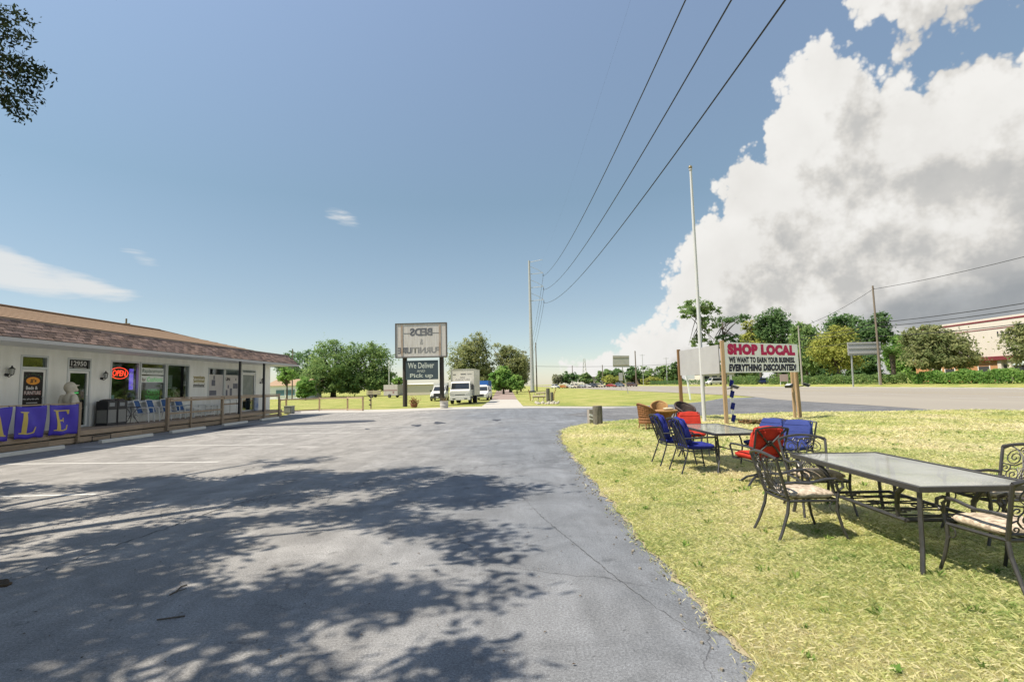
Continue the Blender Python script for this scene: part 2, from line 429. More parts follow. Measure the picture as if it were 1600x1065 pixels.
def asphalt_mat(name, light, dark, lane=True):
    m = bpy.data.materials.new(name); m.use_nodes = True; MATS[name] = m
    nt = m.node_tree; N, L = nt.nodes, nt.links; bs = N['Principled BSDF']; bs.inputs['Roughness'].default_value = .85
    bs.inputs['Specular IOR Level'].default_value = .25
    gm = N.new('ShaderNodeNewGeometry'); pos = gm.outputs['Position']

    def noise(sc, det, rough=.6, vec=pos, dist=0):
        n = N.new('ShaderNodeTexNoise'); n.inputs['Scale'].default_value = sc; n.inputs['Detail'].default_value = det; n.inputs['Roughness'].default_value = rough
        n.inputs['Distortion'].default_value = dist; L.new(vec, n.inputs['Vector']); return n.outputs['Fac']

    def mth(op, a, b=None, c=None, clamp=False):
        n = N.new('ShaderNodeMath'); n.operation = op; n.use_clamp = clamp
        for i, v in enumerate((a, b, c)):
            if v is None: continue
            if isinstance(v, (int, float)): n.inputs[i].default_value = v
            else: L.new(v, n.inputs[i])
        return n.outputs[0]

    def rmp(v, a, b, lo=0, hi=1):
        n = N.new('ShaderNodeMapRange'); n.interpolation_type = 'SMOOTHSTEP'
        n.inputs[1].default_value = a; n.inputs[2].default_value = b; n.inputs[3].default_value = lo; n.inputs[4].default_value = hi; L.new(v, n.inputs[0]); return n.outputs[0]
    sp = N.new('ShaderNodeSeparateXYZ'); L.new(pos, sp.inputs[0])
    big = noise(.22, 5, .62, dist=.4)
    # newer, darker sealed lane on the right-hand side; older bleached stalls on the left
    if lane:
        wob = mth('MULTIPLY', mth('SUBTRACT', noise(.12, 3), .5), 7.0)
        edge = mth('ADD', mth('ADD', sp.outputs[0], mth('MULTIPLY', sp.outputs[1], .10)), wob)
        ln = rmp(edge, -4.5, 2.5)
        ln = mth('MULTIPLY', ln, mth('ADD', .55, mth('MULTIPLY', big, .9)), clamp=True)
    else: ln = rmp(big, .3, .7)
    mx = N.new('ShaderNodeMix'); mx.data_type = 'RGBA'; L.new(ln, mx.inputs[0]); mx.inputs[6].default_value = (*light, 1); mx.inputs[7].default_value = (*dark, 1)
    col = mx.outputs[2]

    def mul(col, fac, amount=1.0):
        v = N.new('ShaderNodeMix'); v.data_type = 'RGBA'; v.blend_type = 'MULTIPLY'; v.inputs[0].default_value = amount
        L.new(col, v.inputs[6]); L.new(fac, v.inputs[7]); return v.outputs[2]
    col = mul(col, rmp(noise(55, 3, .8), .25, .75, .62, 1.38))
    col = mul(col, rmp(noise(170, 2, .7), .3, .7, .72, 1.28))
    col = mul(col, rmp(noise(1.1, 6, .68, dist=1.0), .25, .75, .76, 1.2))
    col = mul(col, rmp(noise(2.7, 4, .6), .60, .74, 1.0, .62))
    col = mul(col, rmp(noise(.45, 3, .5, dist=2.0), .58, .66, 1.0, 1.16))
    col = mul(col, rmp(noise(14, 3, .6), .66, .74, 1.0, .55))
    # drawn-out tyre smears
    mp = N.new('ShaderNodeMapping'); mp.inputs['Scale'].default_value = (1.6, .16, 1); mp.inputs['Rotation'].default_value = (0, 0, R(-9)); L.new(pos, mp.inputs[0])
    col = mul(col, rmp(noise(1.4, 5, .65, vec=mp.outputs[0]), .3, .7, .88, 1.1))
    # cracks: voronoi cell edges, only in worn bands
    wv = N.new('ShaderNodeTexNoise'); wv.inputs['Scale'].default_value = 2.2; wv.inputs['Detail'].default_value = 4; L.new(pos, wv.inputs['Vector'])
    va = N.new('ShaderNodeVectorMath'); va.operation = 'MULTIPLY_ADD'; L.new(wv.outputs['Color'], va.inputs[0]); va.inputs[1].default_value = (.5, .5, 0); L.new(pos, va.inputs[2])

    def cracks(scale, width):
        vo = N.new('ShaderNodeTexVoronoi'); vo.feature = 'DISTANCE_TO_EDGE'; vo.inputs['Scale'].default_value = scale; L.new(va.outputs[0], vo.inputs['Vector'])
        return rmp(vo.outputs['Distance'], 0, width, 1, 0)
    band = rmp(mth('ABSOLUTE', mth('ADD', mth('SUBTRACT', sp.outputs[1], mth('MULTIPLY', sp.outputs[0], .78)), mth('ADD', -12.6, mth('MULTIPLY', noise(.5, 3), 1.6)))), .25, .9, 1, 0)
    c1 = mth('MULTIPLY', cracks(4.0, .035), band)
    c2 = mth('MULTIPLY', cracks(.55, .006), rmp(noise(.3, 2), .45, .62))
    c3 = mth('MULTIPLY', cracks(9.0, .04), mth('MULTIPLY', rmp(noise(.7, 3), .52, .66), .35))
    ck = mth('MAXIMUM', mth('MAXIMUM', c1, c2), c3)
    mc = N.new('ShaderNodeMix'); mc.data_type = 'RGBA'; L.new(mth('MULTIPLY', ck, .62), mc.inputs[0]); L.new(col, mc.inputs[6]); mc.inputs[7].default_value = (.045, .045, .05, 1)
    L.new(mc.outputs[2], bs.inputs['Base Color'])
    h = mth('ADD', mth('MULTIPLY', noise(120, 3, .7), .5), mth('MULTIPLY', ck, -1.2))
    bp = N.new('ShaderNodeBump'); bp.inputs['Strength'].default_value = .5; bp.inputs['Distance'].default_value = .012; L.new(h, bp.inputs['Height']); L.new(bp.outputs[0], bs.inputs['Normal'])
    return m


def grass_mat(name, cols, dry=.5, blade=False):
    """cols: green, yellow-green, straw. patches follow world position so that sheet and blades agree"""
    m = bpy.data.materials.new(name); m.use_nodes = True; MATS[name] = m
    nt = m.node_tree; N, L = nt.nodes, nt.links; bs = N['Principled BSDF']; bs.inputs['Roughness'].default_value = .9; bs.inputs['Specular IOR Level'].default_value = .05
    gm = N.new('ShaderNodeNewGeometry'); pos = gm.outputs['Position']

    def noise(sc, det, rough=.6):
        n = N.new('ShaderNodeTexNoise'); n.inputs['Scale'].default_value = sc; n.inputs['Detail'].default_value = det; n.inputs['Roughness'].default_value = rough
        L.new(pos, n.inputs['Vector']); return n.outputs['Fac']
    a = N.new('ShaderNodeMath'); a.operation = 'MULTIPLY_ADD'; L.new(noise(.33, 6, .65), a.inputs[0]); a.inputs[1].default_value = 1.9; a.inputs[2].default_value = -.48+(dry-.5)
    b = N.new('ShaderNodeMath'); b.operation = 'MULTIPLY_ADD'; L.new(noise(7, 4, .7), b.inputs[0]); b.inputs[1].default_value = .7; L.new(a.outputs[0], b.inputs[2])
    fac = b.outputs[0]
    if blade:
        c = N.new('ShaderNodeMath'); c.operation = 'MULTIPLY_ADD'; L.new(gm.outputs['Random Per Island'], c.inputs[0]); c.inputs[1].default_value = .55; L.new(fac, c.inputs[2]); fac = c.outputs[0]
    off = N.new('ShaderNodeMath'); off.operation = 'SUBTRACT'; L.new(fac, off.inputs[0]); off.inputs[1].default_value = .6 if blade else .36
    cr = N.new('ShaderNodeValToRGB'); L.new(off.outputs[0], cr.inputs[0]); e = cr.color_ramp.elements
    e[0].position = .02; e[0].color = (*cols[0], 1); e[1].position = .95; e[1].color = (*cols[2], 1); x = e.new(.45); x.color = (*cols[1], 1)
    col = cr.outputs[0]
    if not blade:
        v = N.new('ShaderNodeMix'); v.data_type = 'RGBA'; v.blend_type = 'MULTIPLY'; v.inputs[0].default_value = 1
        r2 = N.new('ShaderNodeMapRange'); r2.inputs[1].default_value = .25; r2.inputs[2].default_value = .75; r2.inputs[3].default_value = .55; r2.inputs[4].default_value = 1.35
        L.new(noise(22, 5, .8), r2.inputs[0]); L.new(col, v.inputs[6]); L.new(r2.outputs[0], v.inputs[7]); col = v.outputs[2]
        bp = N.new('ShaderNodeBump'); bp.inputs['Strength'].default_value = .9; bp.inputs['Distance'].default_value = .06; L.new(noise(26, 5, .8), bp.inputs['Height']); L.new(bp.outputs[0], bs.inputs['Normal'])
    L.new(col, bs.inputs['Base Color'])
    if blade:
        o = N['Material Output']; tr = N.new('ShaderNodeBsdfTranslucent'); mx = N.new('ShaderNodeMixShader'); mx.inputs[0].default_value = .42
        L.new(col, tr.inputs[0]); L.new(bs.outputs[0], mx.inputs[1]); L.new(tr.outputs[0], mx.inputs[2]); L.new(mx.outputs[0], o.inputs[0])
    return m


GC = [(.15, .22, .05), (.40, .40, .13), (.56, .45, .26)]
M_lot = asphalt_mat('asphalt_lot', (.255, .248, .238), (.155, .168, .188))
M_drive = asphalt_mat('asphalt_drive', (.155, .158, .166), (.115, .12, .13), lane=False)
M_hwy = mat('highway_concrete', (.30, .275, .232), .85, (.245, .222, .19), scale=.25, amt=1.0, bump=.2, bscale=60, coords='World', stretch=(1, .12, 1))
M_ground = grass_mat('turf_ground', [(.13, .20, .045), (.32, .33, .105), (.47, .40, .20)], .47)
M_lawn = grass_mat('turf_lawn', GC, .55)
M_blade = grass_mat('turf_blade', [(.24, .36, .10), (.64, .64, .30), (.84, .77, .54)], .55, blade=True)
M_paint = mat('road_paint', (.72, .72, .69), .7, (.45, .44, .42), scale=9, amt=1.0, coords='World', detail=8)
M_conc = mat('concrete', (.46, .44, .40), .85, (.36, .345, .32), scale=3, amt=.9, bump=.25, bscale=50)
M_stop = mat('wheel_stop_concrete', (.72, .69, .60), .85, (.58, .56, .50), scale=5, amt=.9, bump=.3, bscale=60)
M_brickp = mat('brick_paver', (.30, .22, .19), .85, (.24, .19, .165), scale=2, amt=.8, bump=.2, coords='World')
M_patch = mat('dark_patch', (.030, .034, .045), .7, (.05, .055, .07), scale=2, amt=.9, bump=.25, bscale=50, coords='World')
M_white = mat('white_paint', (.82, .83, .81), .55, (.76, .77, .75), scale=2.5, amt=.8)
M_stucco = mat('stucco', (.91, .92, .895), .9, (.74, .745, .70), scale=2.2, amt=1.0, bump=.35, bscale=90, stretch=(1, 1.4, .35), detail=8)
M_alu = mat('aluminium_frame', (.62, .65, .67), .4, (.52, .55, .57), scale=4, amt=.7, metal=.3)
M_dark = mat('dark_trim', (.025, .026, .03), .5, (.045, .045, .05), scale=6, amt=.8)
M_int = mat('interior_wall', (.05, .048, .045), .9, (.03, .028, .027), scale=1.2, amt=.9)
M_wood = mat('weathered_wood', (.46, .35, .24), .85, (.30, .225, .155), scale=3, amt=1.0, bump=.4, bscale=25, stretch=(6, 1, 6), rand=.18)
M_wood2 = mat('yellow_pine', (.42, .30, .175), .8, (.31, .21, .12), scale=3, amt=1.0, bump=.3, bscale=25, stretch=(5, 5, .7))
M_deck = mat('deck_board', (.40, .32, .25), .85, (.27, .21, .165), scale=2, amt=1.0, bump=.4, stretch=(8, .8, 8), rand=.22)
M_shin = mat('mansard_shingle', (.27, .18, .135), .9, (.12, .088, .085), scale=.9, amt=1.1, bump=.5, bscale=120, rand=.5, coords='World', detail=4)
M_tan = mat('tan_shingle', (.36, .25, .165), .9, (.30, .205, .135), scale=3, amt=.9, bump=.5, bscale=30, coords='World', stretch=(1, 1, 6))
M_glass = glass_mat('window_glass', (.85, .9, .9), .075)
M_cast = mat('cast_metal', (.055, .055, .058), .38, (.10, .095, .09), scale=14, amt=.9, metal=.55, spec=.5, bump=.15, bscale=90)
M_cast2 = mat('blue_black_metal', (.03, .033, .04), .45, (.06, .062, .07), scale=10, amt=.8, metal=.4)
M_ttop = mat('frosted_glass_top', (.34, .36, .34), .08, (.46, .46, .43), scale=1.6, amt=1.0, spec=.6, detail=8)
def frost(m, amount):
    nt = m.node_tree; N, L = nt.nodes, nt.links; out = N['Material Output']; bs = N['Principled BSDF']
    tr = N.new('ShaderNodeBsdfTransparent'); tr.inputs[0].default_value = (.86, .9, .88, 1); mx = N.new('ShaderNodeMixShader')
    ns = N.new('ShaderNodeTexNoise'); ns.inputs['Scale'].default_value = 2.5; ns.inputs['Detail'].default_value = 5; tc = N.new('ShaderNodeTexCoord'); L.new(tc.outputs['Object'], ns.inputs['Vector'])
    mr = N.new('ShaderNodeMapRange'); mr.inputs[1].default_value = .3; mr.inputs[2].default_value = .7; mr.inputs[3].default_value = amount-.15; mr.inputs[4].default_value = amount+.15
    L.new(ns.outputs['Fac'], mr.inputs[0]); L.new(mr.outputs[0], mx.inputs[0]); L.new(bs.outputs[0], mx.inputs[1]); L.new(tr.outputs[0], mx.inputs[2]); L.new(mx.outputs[0], out.inputs[0])
frost(M_ttop, .30)
M_beige = mat('damask_cushion', (.60, .51, .40), .95, (.24, .19, .14), scale=22, amt=1.9, bump=.35, bscale=30)
M_blue = mat('blue_fabric', (.032, .042, .25), .95, (.022, .028, .15), scale=6, amt=1.1, bump=.9, bscale=9, spec=.05)
M_blue2 = mat('faded_blue_fabric', (.045, .065, .22), .9, (.035, .05, .17), scale=5, amt=1.1, bump=.9, bscale=9, spec=.05)
M_red = mat('red_fabric', (.47, .045, .030), .95, (.33, .035, .025), scale=6, amt=1.1, bump=.9, bscale=9, spec=.05)
M_wick = mat('brown_wicker', (.28, .13, .055), .6, (.17, .075, .03), scale=25, amt=1.1, bump=.5, bscale=80)
M_wick2 = mat('honey_wicker', (.38, .22, .085), .6, (.26, .14, .05), scale=25, amt=1.1, bump=.5, bscale=80)
M_wickd = mat('dark_wicker', (.035, .022, .020), .5, (.06, .04, .035), scale=25, amt=1.0, bump=.5, bscale=80)
M_galv = mat('galvanised_steel', (.46, .47, .47), .5, (.36, .37, .38), scale=2, amt=.9, metal=.35)
M_pole = mat('pole_wood', (.20, .165, .13), .9, (.14, .115, .09), scale=3, amt=1.0, stretch=(4, 4, .4))
M_bark = mat('bark', (.13, .105, .08), .95, (.075, .06, .048), scale=5, amt=1.0, bump=.7, bscale=12, stretch=(3, 3, .8))
M_wire = mat('wire', (.03, .03, .033), .6)
M_bwhite = mat('vehicle_white', (.66, .66, .63), .4, (.60, .60, .57), scale=1.3, amt=.9, coat=.3)
M_vglass = mat('vehicle_glass', (.02, .025, .03), .06, (.03, .035, .04), spec=.7)
M_tyre = mat('tyre', (.02, .02, .02), .9)
M_rim = mat('wheel_rim', (.35, .35, .35), .4, metal=.6)
M_lamp = mat('headlamp', (.55, .56, .55), .2, spec=.7)
M_navy = mat('navy_print', (.012, .014, .045), .7)
M_magenta = mat('magenta_print', (.52, .012, .11), .7, (.44, .014, .09), scale=12, amt=.8)
M_yellow = mat('yellow_print', (.66, .52, .13), .7, (.58, .44, .11), scale=5, amt=.7)
M_purple = mat('purple_vinyl', (.070, .045, .50), .45, (.05, .03, .38), scale=3, amt=.9, bump=.15, bscale=8)
M_signw = mat('sign_white', (.88, .88, .90), .6, (.82, .82, .85), scale=2, amt=.9)

# ------------------------------------------------------------------ text
def text(body, w, h, m, parent, o, xd, yd, name='lettering', bold=0.0, shear=0.0, mirror=False, depth=.004, spacing=1.0):
    """flat lettering fitted to w x h, lower left corner at o, reading along xd, up yd"""
    cu = bpy.data.curves.new('t', 'FONT'); cu.body = body; cu.size = 1; cu.offset = bold; cu.extrude = 0; cu.shear = shear
    cu.space_character = spacing; cu.resolution_u = 3; cu.align_x = 'CENTER'; cu.space_line = .95
    ob = bpy.data.objects.new('t', cu); me = bpy.data.meshes.new_from_object(ob)
    bpy.data.objects.remove(ob); bpy.data.curves.remove(cu)
    n = len(me.vertices); co = np.zeros(n*3, np.float32); me.vertices.foreach_get('co', co); co = co.reshape(-1, 3)
    lo, hi = co.min(0), co.max(0); u = (co[:, 0]-lo[0])/max(1e-6, hi[0]-lo[0]); v = (co[:, 1]-lo[1])/max(1e-6, hi[1]-lo[1])
    if mirror: u = 1-u
    o = np.array(o); xd = np.array(Vector(xd).normalized()); yd = np.array(Vector(yd).normalized()); nd = np.cross(xd, yd)
    c = o+np.outer(u*w, xd)+np.outer(v*h, yd)+nd*depth
    me.vertices.foreach_set('co', c.astype(np.float32).ravel()); me.materials.clear(); me.update(); me.name = name
    return link(name, me, m, parent)

# ================================================================== SETTING
def sheet(name, pts, z, m, thick=0.0):
    bm = bmesh.new(); vs = [bm.verts.new((p[0], p[1], z)) for p in pts]
    f = bm.faces.new(vs); f.normal_update()
    if f.normal.z < 0: f.normal_flip()
    if thick:
        r = bmesh.ops.extrude_face_region(bm, geom=[f]); tv = [v for v in r['geom'] if isinstance(v, bmesh.types.BMVert)]
        for v in vs: v.co.z -= thick
    bmesh.ops.triangulate(bm, faces=bm.faces[:])
    bmesh.ops.recalc_face_normals(bm, faces=bm.faces[:])
    me = bpy.data.meshes.new(name); bm.to_mesh(me); bm.free()
    return struct(link(name, me, m))


# ground: one sheet, level as far as the highway, half a metre higher beyond it
HX0, HX1, BERM = 25.5, 58.0, .5
prof = [(-3000, -.03), (-60, -.03), (0, -.03), (25.2, -.03), (57, -.03), (58.2, .10), (61, .38), (64, BERM), (3000, BERM)]
ys = [-600, -50, 0, 50, 120, 300, 700, 1500, 4500]
V = [(x, y, z) for y in ys for x, z in prof]; k = len(prof)
g = MB(); g.v = V; g.f = [(j*k+i, j*k+i+1, (j+1)*k+i+1, (j+1)*k+i) for j in range(len(ys)-1) for i in range(k-1)]
struct(g.build('ground', M_ground))

far_edge = [P(*q) for q in [(440, 641.5), (520, 641), (600, 640), (680, 638), (740, 635.5), (790, 634), (835, 634), (920, 634.5), (1000, 634), (1060, 631), (1100, 627), (1128, 622)]]
lot_pts = [(-16.15, -25), (-16.15, 36), (-17.5, 41)] + [(p.x, p.y) for p in far_edge] + [(HX0-.5, 52), (HX0+.4, 58), (HX0+.4, -25)]
sheet('parking_lot', lot_pts, 0.0, M_lot)
sheet('highway', [(HX0, -400), (HX0, 1800), (HX1-.9, 1800), (HX1-.9, -400)], .004, M_hwy)
k = MB(); k.b2(HX1-.9, HX1-.55, -400, 1800, -.05, .14); struct(k.build('highway_kerb', M_conc))
# darker resurfaced turning apron between the lot and the highway
ap = [P(*q) for q in [(880, 648), (960, 637), (1010, 636), (1090, 629.5), (1120, 624)]]
dr = [(ap[0].x, ap[0].y), (ap[1].x, ap[1].y), (ap[2].x, ap[2].y), (ap[3].x, ap[3].y), (ap[4].x, ap[4].y), (22.8, 47), (22.0, 39), (21.9, 32), (21.4, 27.4), (20.2, 25.6), (16.5, 25.9), (10.5, 25.0), (5.5, 23.4)]
sheet('driveway', dr, .008, M_drive)
# pale shoulder of the highway, flaring into the mouth of the driveway
sheet('highway_shoulder', [(HX0+.5, 62), (HX0-.4, 56), (24.0, 50), (22.9, 46), (22.1, 39), (22.0, 32), (21.5, 27.3), (20.6, 24.6), (21.5, 20), (23.5, 10), (24, -25), (HX0+.5, -25)], .0105, M_hwy)
# highway paint
def line(name, a, b, w, z=.012, m=M_paint):
    a = Vector((a[0], a[1], 0)); b = Vector((b[0], b[1], 0)); d = (b-a).normalized(); n = Vector((-d.y, d.x, 0))*w/2
    return sheet(name, [(a-n)[:2], (b-n)[:2], (b+n)[:2], (a+n)[:2]], z, m)
line('edge_line', (HX0+4.2, 61), (HX0+4.2, 1500), .18)
line('edge_line', (HX0+4.2, -40), (HX0+4.2, 24), .18)
line('edge_line', (HX1-1.6, -100), (HX1-1.6, 1500), .16)
for lx in (33.5, 37.2, 48.5, 52.2):
    for i in range(26):
        y0 = 12+i*12.2; line('lane_dash', (lx, y0), (lx, y0+3.2), .15)
for lx in (41.0, 44.7):
    line('median_line', (lx, -60), (lx, 1500), .15, m=mat('yellow_road_paint', (.50, .36, .08), .7))
# stall lines
for (a, b) in [((-60, 777), (150, 772)), ((-60, 725.5), (342, 721.5)), ((128, 698.2), (443, 694)), ((300, 679.5), (548, 675.5)), ((430, 668), (610, 665)), ((535, 648), (556, 646.5)), ((590, 648), (626, 643.8))]:
    line('stall_line', P(*a), P(*b), .11, z=.005)
# bleached concrete strip along the end of the lot, drive across the far lawn
c = [P(*q) for q in [(470, 645), (600, 643.5), (690, 639.5), (760, 638), (845, 637), (1000, 637.5), (1000, 636), (845, 634.6), (760, 634.5), (690, 636.5), (600, 639.5), (470, 641)]]
sheet('concrete_strip', [(p.x, p.y) for p in c], .006, M_conc)
c = [P(*q) for q in [(752, 635.2), (818, 635.2), (808, 624), (768, 624)]]
sheet('drive_apron', [(p.x, p.y) for p in c], .010, M_conc)
c = [P(*q) for q in [(768, 624), (808, 624), (799, 608.5), (777, 608.5)]]
sheet('brick_drive', [(p.x, p.y) for p in c], .002, M_brickp)
# flat near-black strip, plus tar spots, in the lot
def blob(name, pts, z=.004, m=M_patch):
    c = [P(*q) for q in pts]; return sheet(name, [(p.x, p.y) for p in c], z, m)
def smooth_blob(px, py, rx, ry, n=14, name='dark_patch'):
    pts = []
    for i in range(n):
        a = 2*math.pi*i/n; k = 1+.25*math.sin(3*a+px)+.12*math.sin(5*a); pts.append((px+rx*k*math.cos(a), py+ry*k*math.sin(a)))
    return blob(name, pts)
blob('dark_strip', [(330, 672), (352, 667.5), (395, 663.3), (450, 660.5), (520, 657.5), (560, 656.2), (584, 656.0), (588, 657.5), (570, 659.5), (520, 662), (455, 664.3), (400, 667), (370, 671)])
smooth_blob(651, 664.5, 8, 1.5); smooth_blob(686, 660.5, 9, 1.7); smooth_blob(574, 670, 4, .8); smooth_blob(776, 656, 7, 1.2)

def ribbon(name, pts, w, z, m, jag=.012):
    w3 = []; rr_ = random.Random(len(pts)+int(pts[0][0]))
    ctrl = [P(*q) for q in pts]
    for a, b in zip(ctrl[:-1], ctrl[1:]):
        k_ = max(2, int((b-a).length/.06))
        for q in range(k_): w3.append(a.lerp(b, q/k_)+Vector((rr_.uniform(-jag, jag), rr_.uniform(-jag, jag), 0)))
    w3.append(ctrl[-1]); Lf, Rt = [], []
    for i_, p in enumerate(w3):
        d_ = (w3[min(i_+1, len(w3)-1)]-w3[max(i_-1, 0)]).normalized(); n_ = Vector((-d_.y, d_.x, 0))*w*rr_.uniform(.3, 1.0)*math.sin(math.pi*(i_+.6)/(len(w3)+.2))**.4/2
        Lf.append(p+n_); Rt.append(p-n_)
    e = MB(); n_ = len(w3); e.v = [(p.x, p.y, z) for p in Lf]+[(p.x, p.y, z) for p in Rt]; e.f = [(i_, i_+1, n_+i_+1, n_+i_) for i_ in range(n_-1)]
    return struct(e.build(name, m))
M_crk = mat('crack', (.05, .05, .052), .95); M_scuff = mat('scuff', (.30, .30, .30), .9, (.2, .2, .21), scale=6, amt=1.3, coords='World')
ribbon('pavement_crack', [(815, 775), (850, 810), (905, 855), (960, 900), (1020, 945), (1080, 985), (1112, 1002)], .009, .004, M_crk)
ribbon('pavement_crack', [(-20, 918), (60, 893), (130, 868), (230, 836), (300, 810), (360, 790), (440, 768)], .022, .004, M_crk, .03)
ribbon('pavement_crack', [(480, 720), (560, 705), (660, 697), (760, 700)], .02, .004, M_crk, .03)
# lawn island with the furniture
isl_px = [(1185, 1120), (1170, 1065), (1166, 1015), (1130, 980), (1098, 945), (1052, 895), (1008, 848), (968, 800), (935, 760), (906, 722), (886, 700), (877, 686), (878, 676), (889, 668), (910, 663), (950, 659), (1000, 655.5), (1060, 652), (1140, 648), (1250, 644)]
isl = [P(*q) for q in isl_px]
_rag = random.Random(3); isl2 = []
for a, b in zip(isl[:-1], isl[1:]):
    nseg = max(2, int((b-a).length/.14)); d_ = (b-a).normalized(); nn_ = Vector((-d_.y, d_.x, 0)); ph = _rag.random()*6
    for q in range(nseg):
        t_ = q/nseg; isl2.append(a.lerp(b, t_)+nn_*(.035*math.sin(t_*nseg*.55+ph)+_rag.uniform(-.03, .03)))
isl = isl2+[isl[-1]]
fringe = [p+Vector((_rag.uniform(-.06, .03)-.05*max(0, math.sin(i_*.23))*math.sin(i_*.071)**2, _rag.uniform(-.03, .03), 0)) for i_, p in enumerate(isl)]
sheet('dirt_fringe', [(p.x, p.y) for p in fringe]+[(fringe[-1].x, fringe[-1].y-2), (8, 18), (4, 10), (4, 4)], .006, mat('bare_dirt', (.24, .20, .13), .95, (.40, .35, .22), scale=8, amt=1.2, bump=.6, bscale=60, coords='World'))
ISL = [(p.x, p.y) for p in isl] + [(19, 25.2), (21.5, 23.2), (23.5, 20), (24.5, 15), (24.8, 5), (24.8, -12), (2.2, -12), (1.35, 0.8)]
# a finely subdivided sheet with gentle humps; rises from the asphalt edge
def in_poly(x, y, poly):
    x = np.asarray(x); y = np.asarray(y); c = np.zeros(x.shape, bool); n = len(poly)
    for i in range(n):
        x1, y1 = poly[i]; x2, y2 = poly[i-1]
        cond = ((y1 > y) != (y2 > y)); xi = (x2-x1)*(y-y1)/((y2-y1) if y2 != y1 else 1e-9)+x1
        c ^= cond & (x < xi)
    return c
def edge_dist(x, y, poly):
    d = np.full(np.shape(x), 1e9); n = len(poly)
    for i in range(n):
        ax, ay = poly[i-1]; bx, by = poly[i]; vx, vy = bx-ax, by-ay
        t = np.clip(((x-ax)*vx+(y-ay)*vy)/(vx*vx+vy*vy+1e-12), 0, 1)
        d = np.minimum(d, np.hypot(x-ax-t*vx, y-ay-t*vy))
    return d
def lawn_z(x, y, d=None):
    if d is None: d = edge_dist(x, y, ISL)
    rise = .018+.03*np.clip(d/1.2, 0, 1)
    hump = .03*np.sin(x*.9+1.1*np.sin(y*.5))*np.sin(y*.7+.6)+.018*np.sin(x*2.3+y*1.7)
    # shallow swale towards the highway
    sw = np.exp(-((x-16)/5.0)**2)*-.02*np.clip((d-1)/3, 0, 1)+.20*np.exp(-((x-21.0)/2.6)**2)*np.clip(d/2, 0, 1)
    return np.maximum(rise+hump*np.clip(d/1.5, 0, 1)+sw, .016)
bm = bmesh.new()
f = bm.faces.new([bm.verts.new((x, y, 0)) for x, y in ISL])
for ax in (0, 1):
    for cut in np.arange(-12, 27, .6):
        pl = [0, 0, 0]; pl[ax] = float(cut); no = [0, 0, 0]; no[ax] = 1
        bmesh.ops.bisect_plane(bm, geom=bm.verts[:]+bm.edges[:]+bm.faces[:], plane_co=pl, plane_no=no)
bmesh.ops.triangulate(bm, faces=bm.faces[:])
xs = np.array([v.co.x for v in bm.verts]); yv = np.array([v.co.y for v in bm.verts]); zz = lawn_z(xs, yv)
for v, z in zip(bm.verts, zz): v.co.z = z
bmesh.ops.recalc_face_normals(bm, faces=bm.faces[:])
if sum(f.normal.z for f in bm.faces) < 0: bmesh.ops.reverse_faces(bm, faces=bm.faces[:])
me = bpy.data.meshes.new('lawn'); bm.to_mesh(me); bm.free()
me.polygons.foreach_set('use_smooth', [True]*len(me.polygons))
struct(link('lawn', me, M_lawn))
def LZ(x, y): return float(lawn_z(np.array([x]), np.array([y]))[0])

def blades(n, x0, x1, y0, y1, hmin, hmax, wid, poly=None, seed=1, fall=None, zf=None):
    r = np.random.default_rng(seed)
    x = r.uniform(x0, x1, n); y = r.uniform(y0, y1, n)
    ok = (x < y*1.08+.8) & (x > -y*1.08-.8)
    if poly is not None:
        jit = .075; ok &= in_poly(x+r.normal(0, jit, n), y+r.normal(0, jit, n), poly)
    # worn, thin spots
    th = .5+.5*np.sin(x*1.7+2*np.sin(y*.9))*np.sin(y*1.3+1.5*np.sin(x*.8)); ok &= r.random(n) < .35+.8*th
    x = x[ok]; y = y[ok]; n = len(x)
    z = zf(x, y) if zf is not None else np.full(n, -.03)
    h = r.uniform(hmin, hmax, n)*(1+.5*(r.random(n) < .06)); a = r.uniform(0, 2*np.pi, n); w = wid*r.uniform(.6, 1.3, n)
    lean = r.uniform(.7, 2.8, n); b = r.uniform(0, 2*np.pi, n)
    sc = 1+np.clip((y-4)/9, 0, 3.0)*.8; w = w*sc; h = h*(1+np.clip((y-6)/20, 0, .5))
    dx, dy = np.cos(a)*w/2, np.sin(a)*w/2
    tx, ty = x+np.cos(b)*lean*h, y+np.sin(b)*lean*h
    mx, my = x+np.cos(b)*lean*h*.35, y+np.sin(b)*lean*h*.35
    Vv = np.empty((n, 4, 3))
    Vv[:, 0] = np.stack([x-dx, y-dy, z-.004], 1); Vv[:, 1] = np.stack([x+dx, y+dy, z-.004], 1)
    Vv[:, 2] = np.stack([tx, ty, z+h], 1); Vv[:, 3] = np.stack([mx-dx*.8, my-dy*.8, z+h*.6], 1)
    return Vv.reshape(-1, 3)
VB = np.concatenate([blades(290000, .8, 9, 2.2, 7.5, .008, .028, .0036, ISL, 1, zf=lawn_z),
                     blades(190000, .3, 16, 7.5, 14, .010, .030, .0055, ISL, 2, zf=lawn_z),
                     blades(110000, 1, 25, 14, 27, .014, .040, .008, ISL, 3, zf=lawn_z)])
o = stuff(link('lawn_grass', npmesh('lawn_grass', VB, 4), M_blade)); tag(o, 'short dry yellow green grass of the island with the furniture', 'grass')
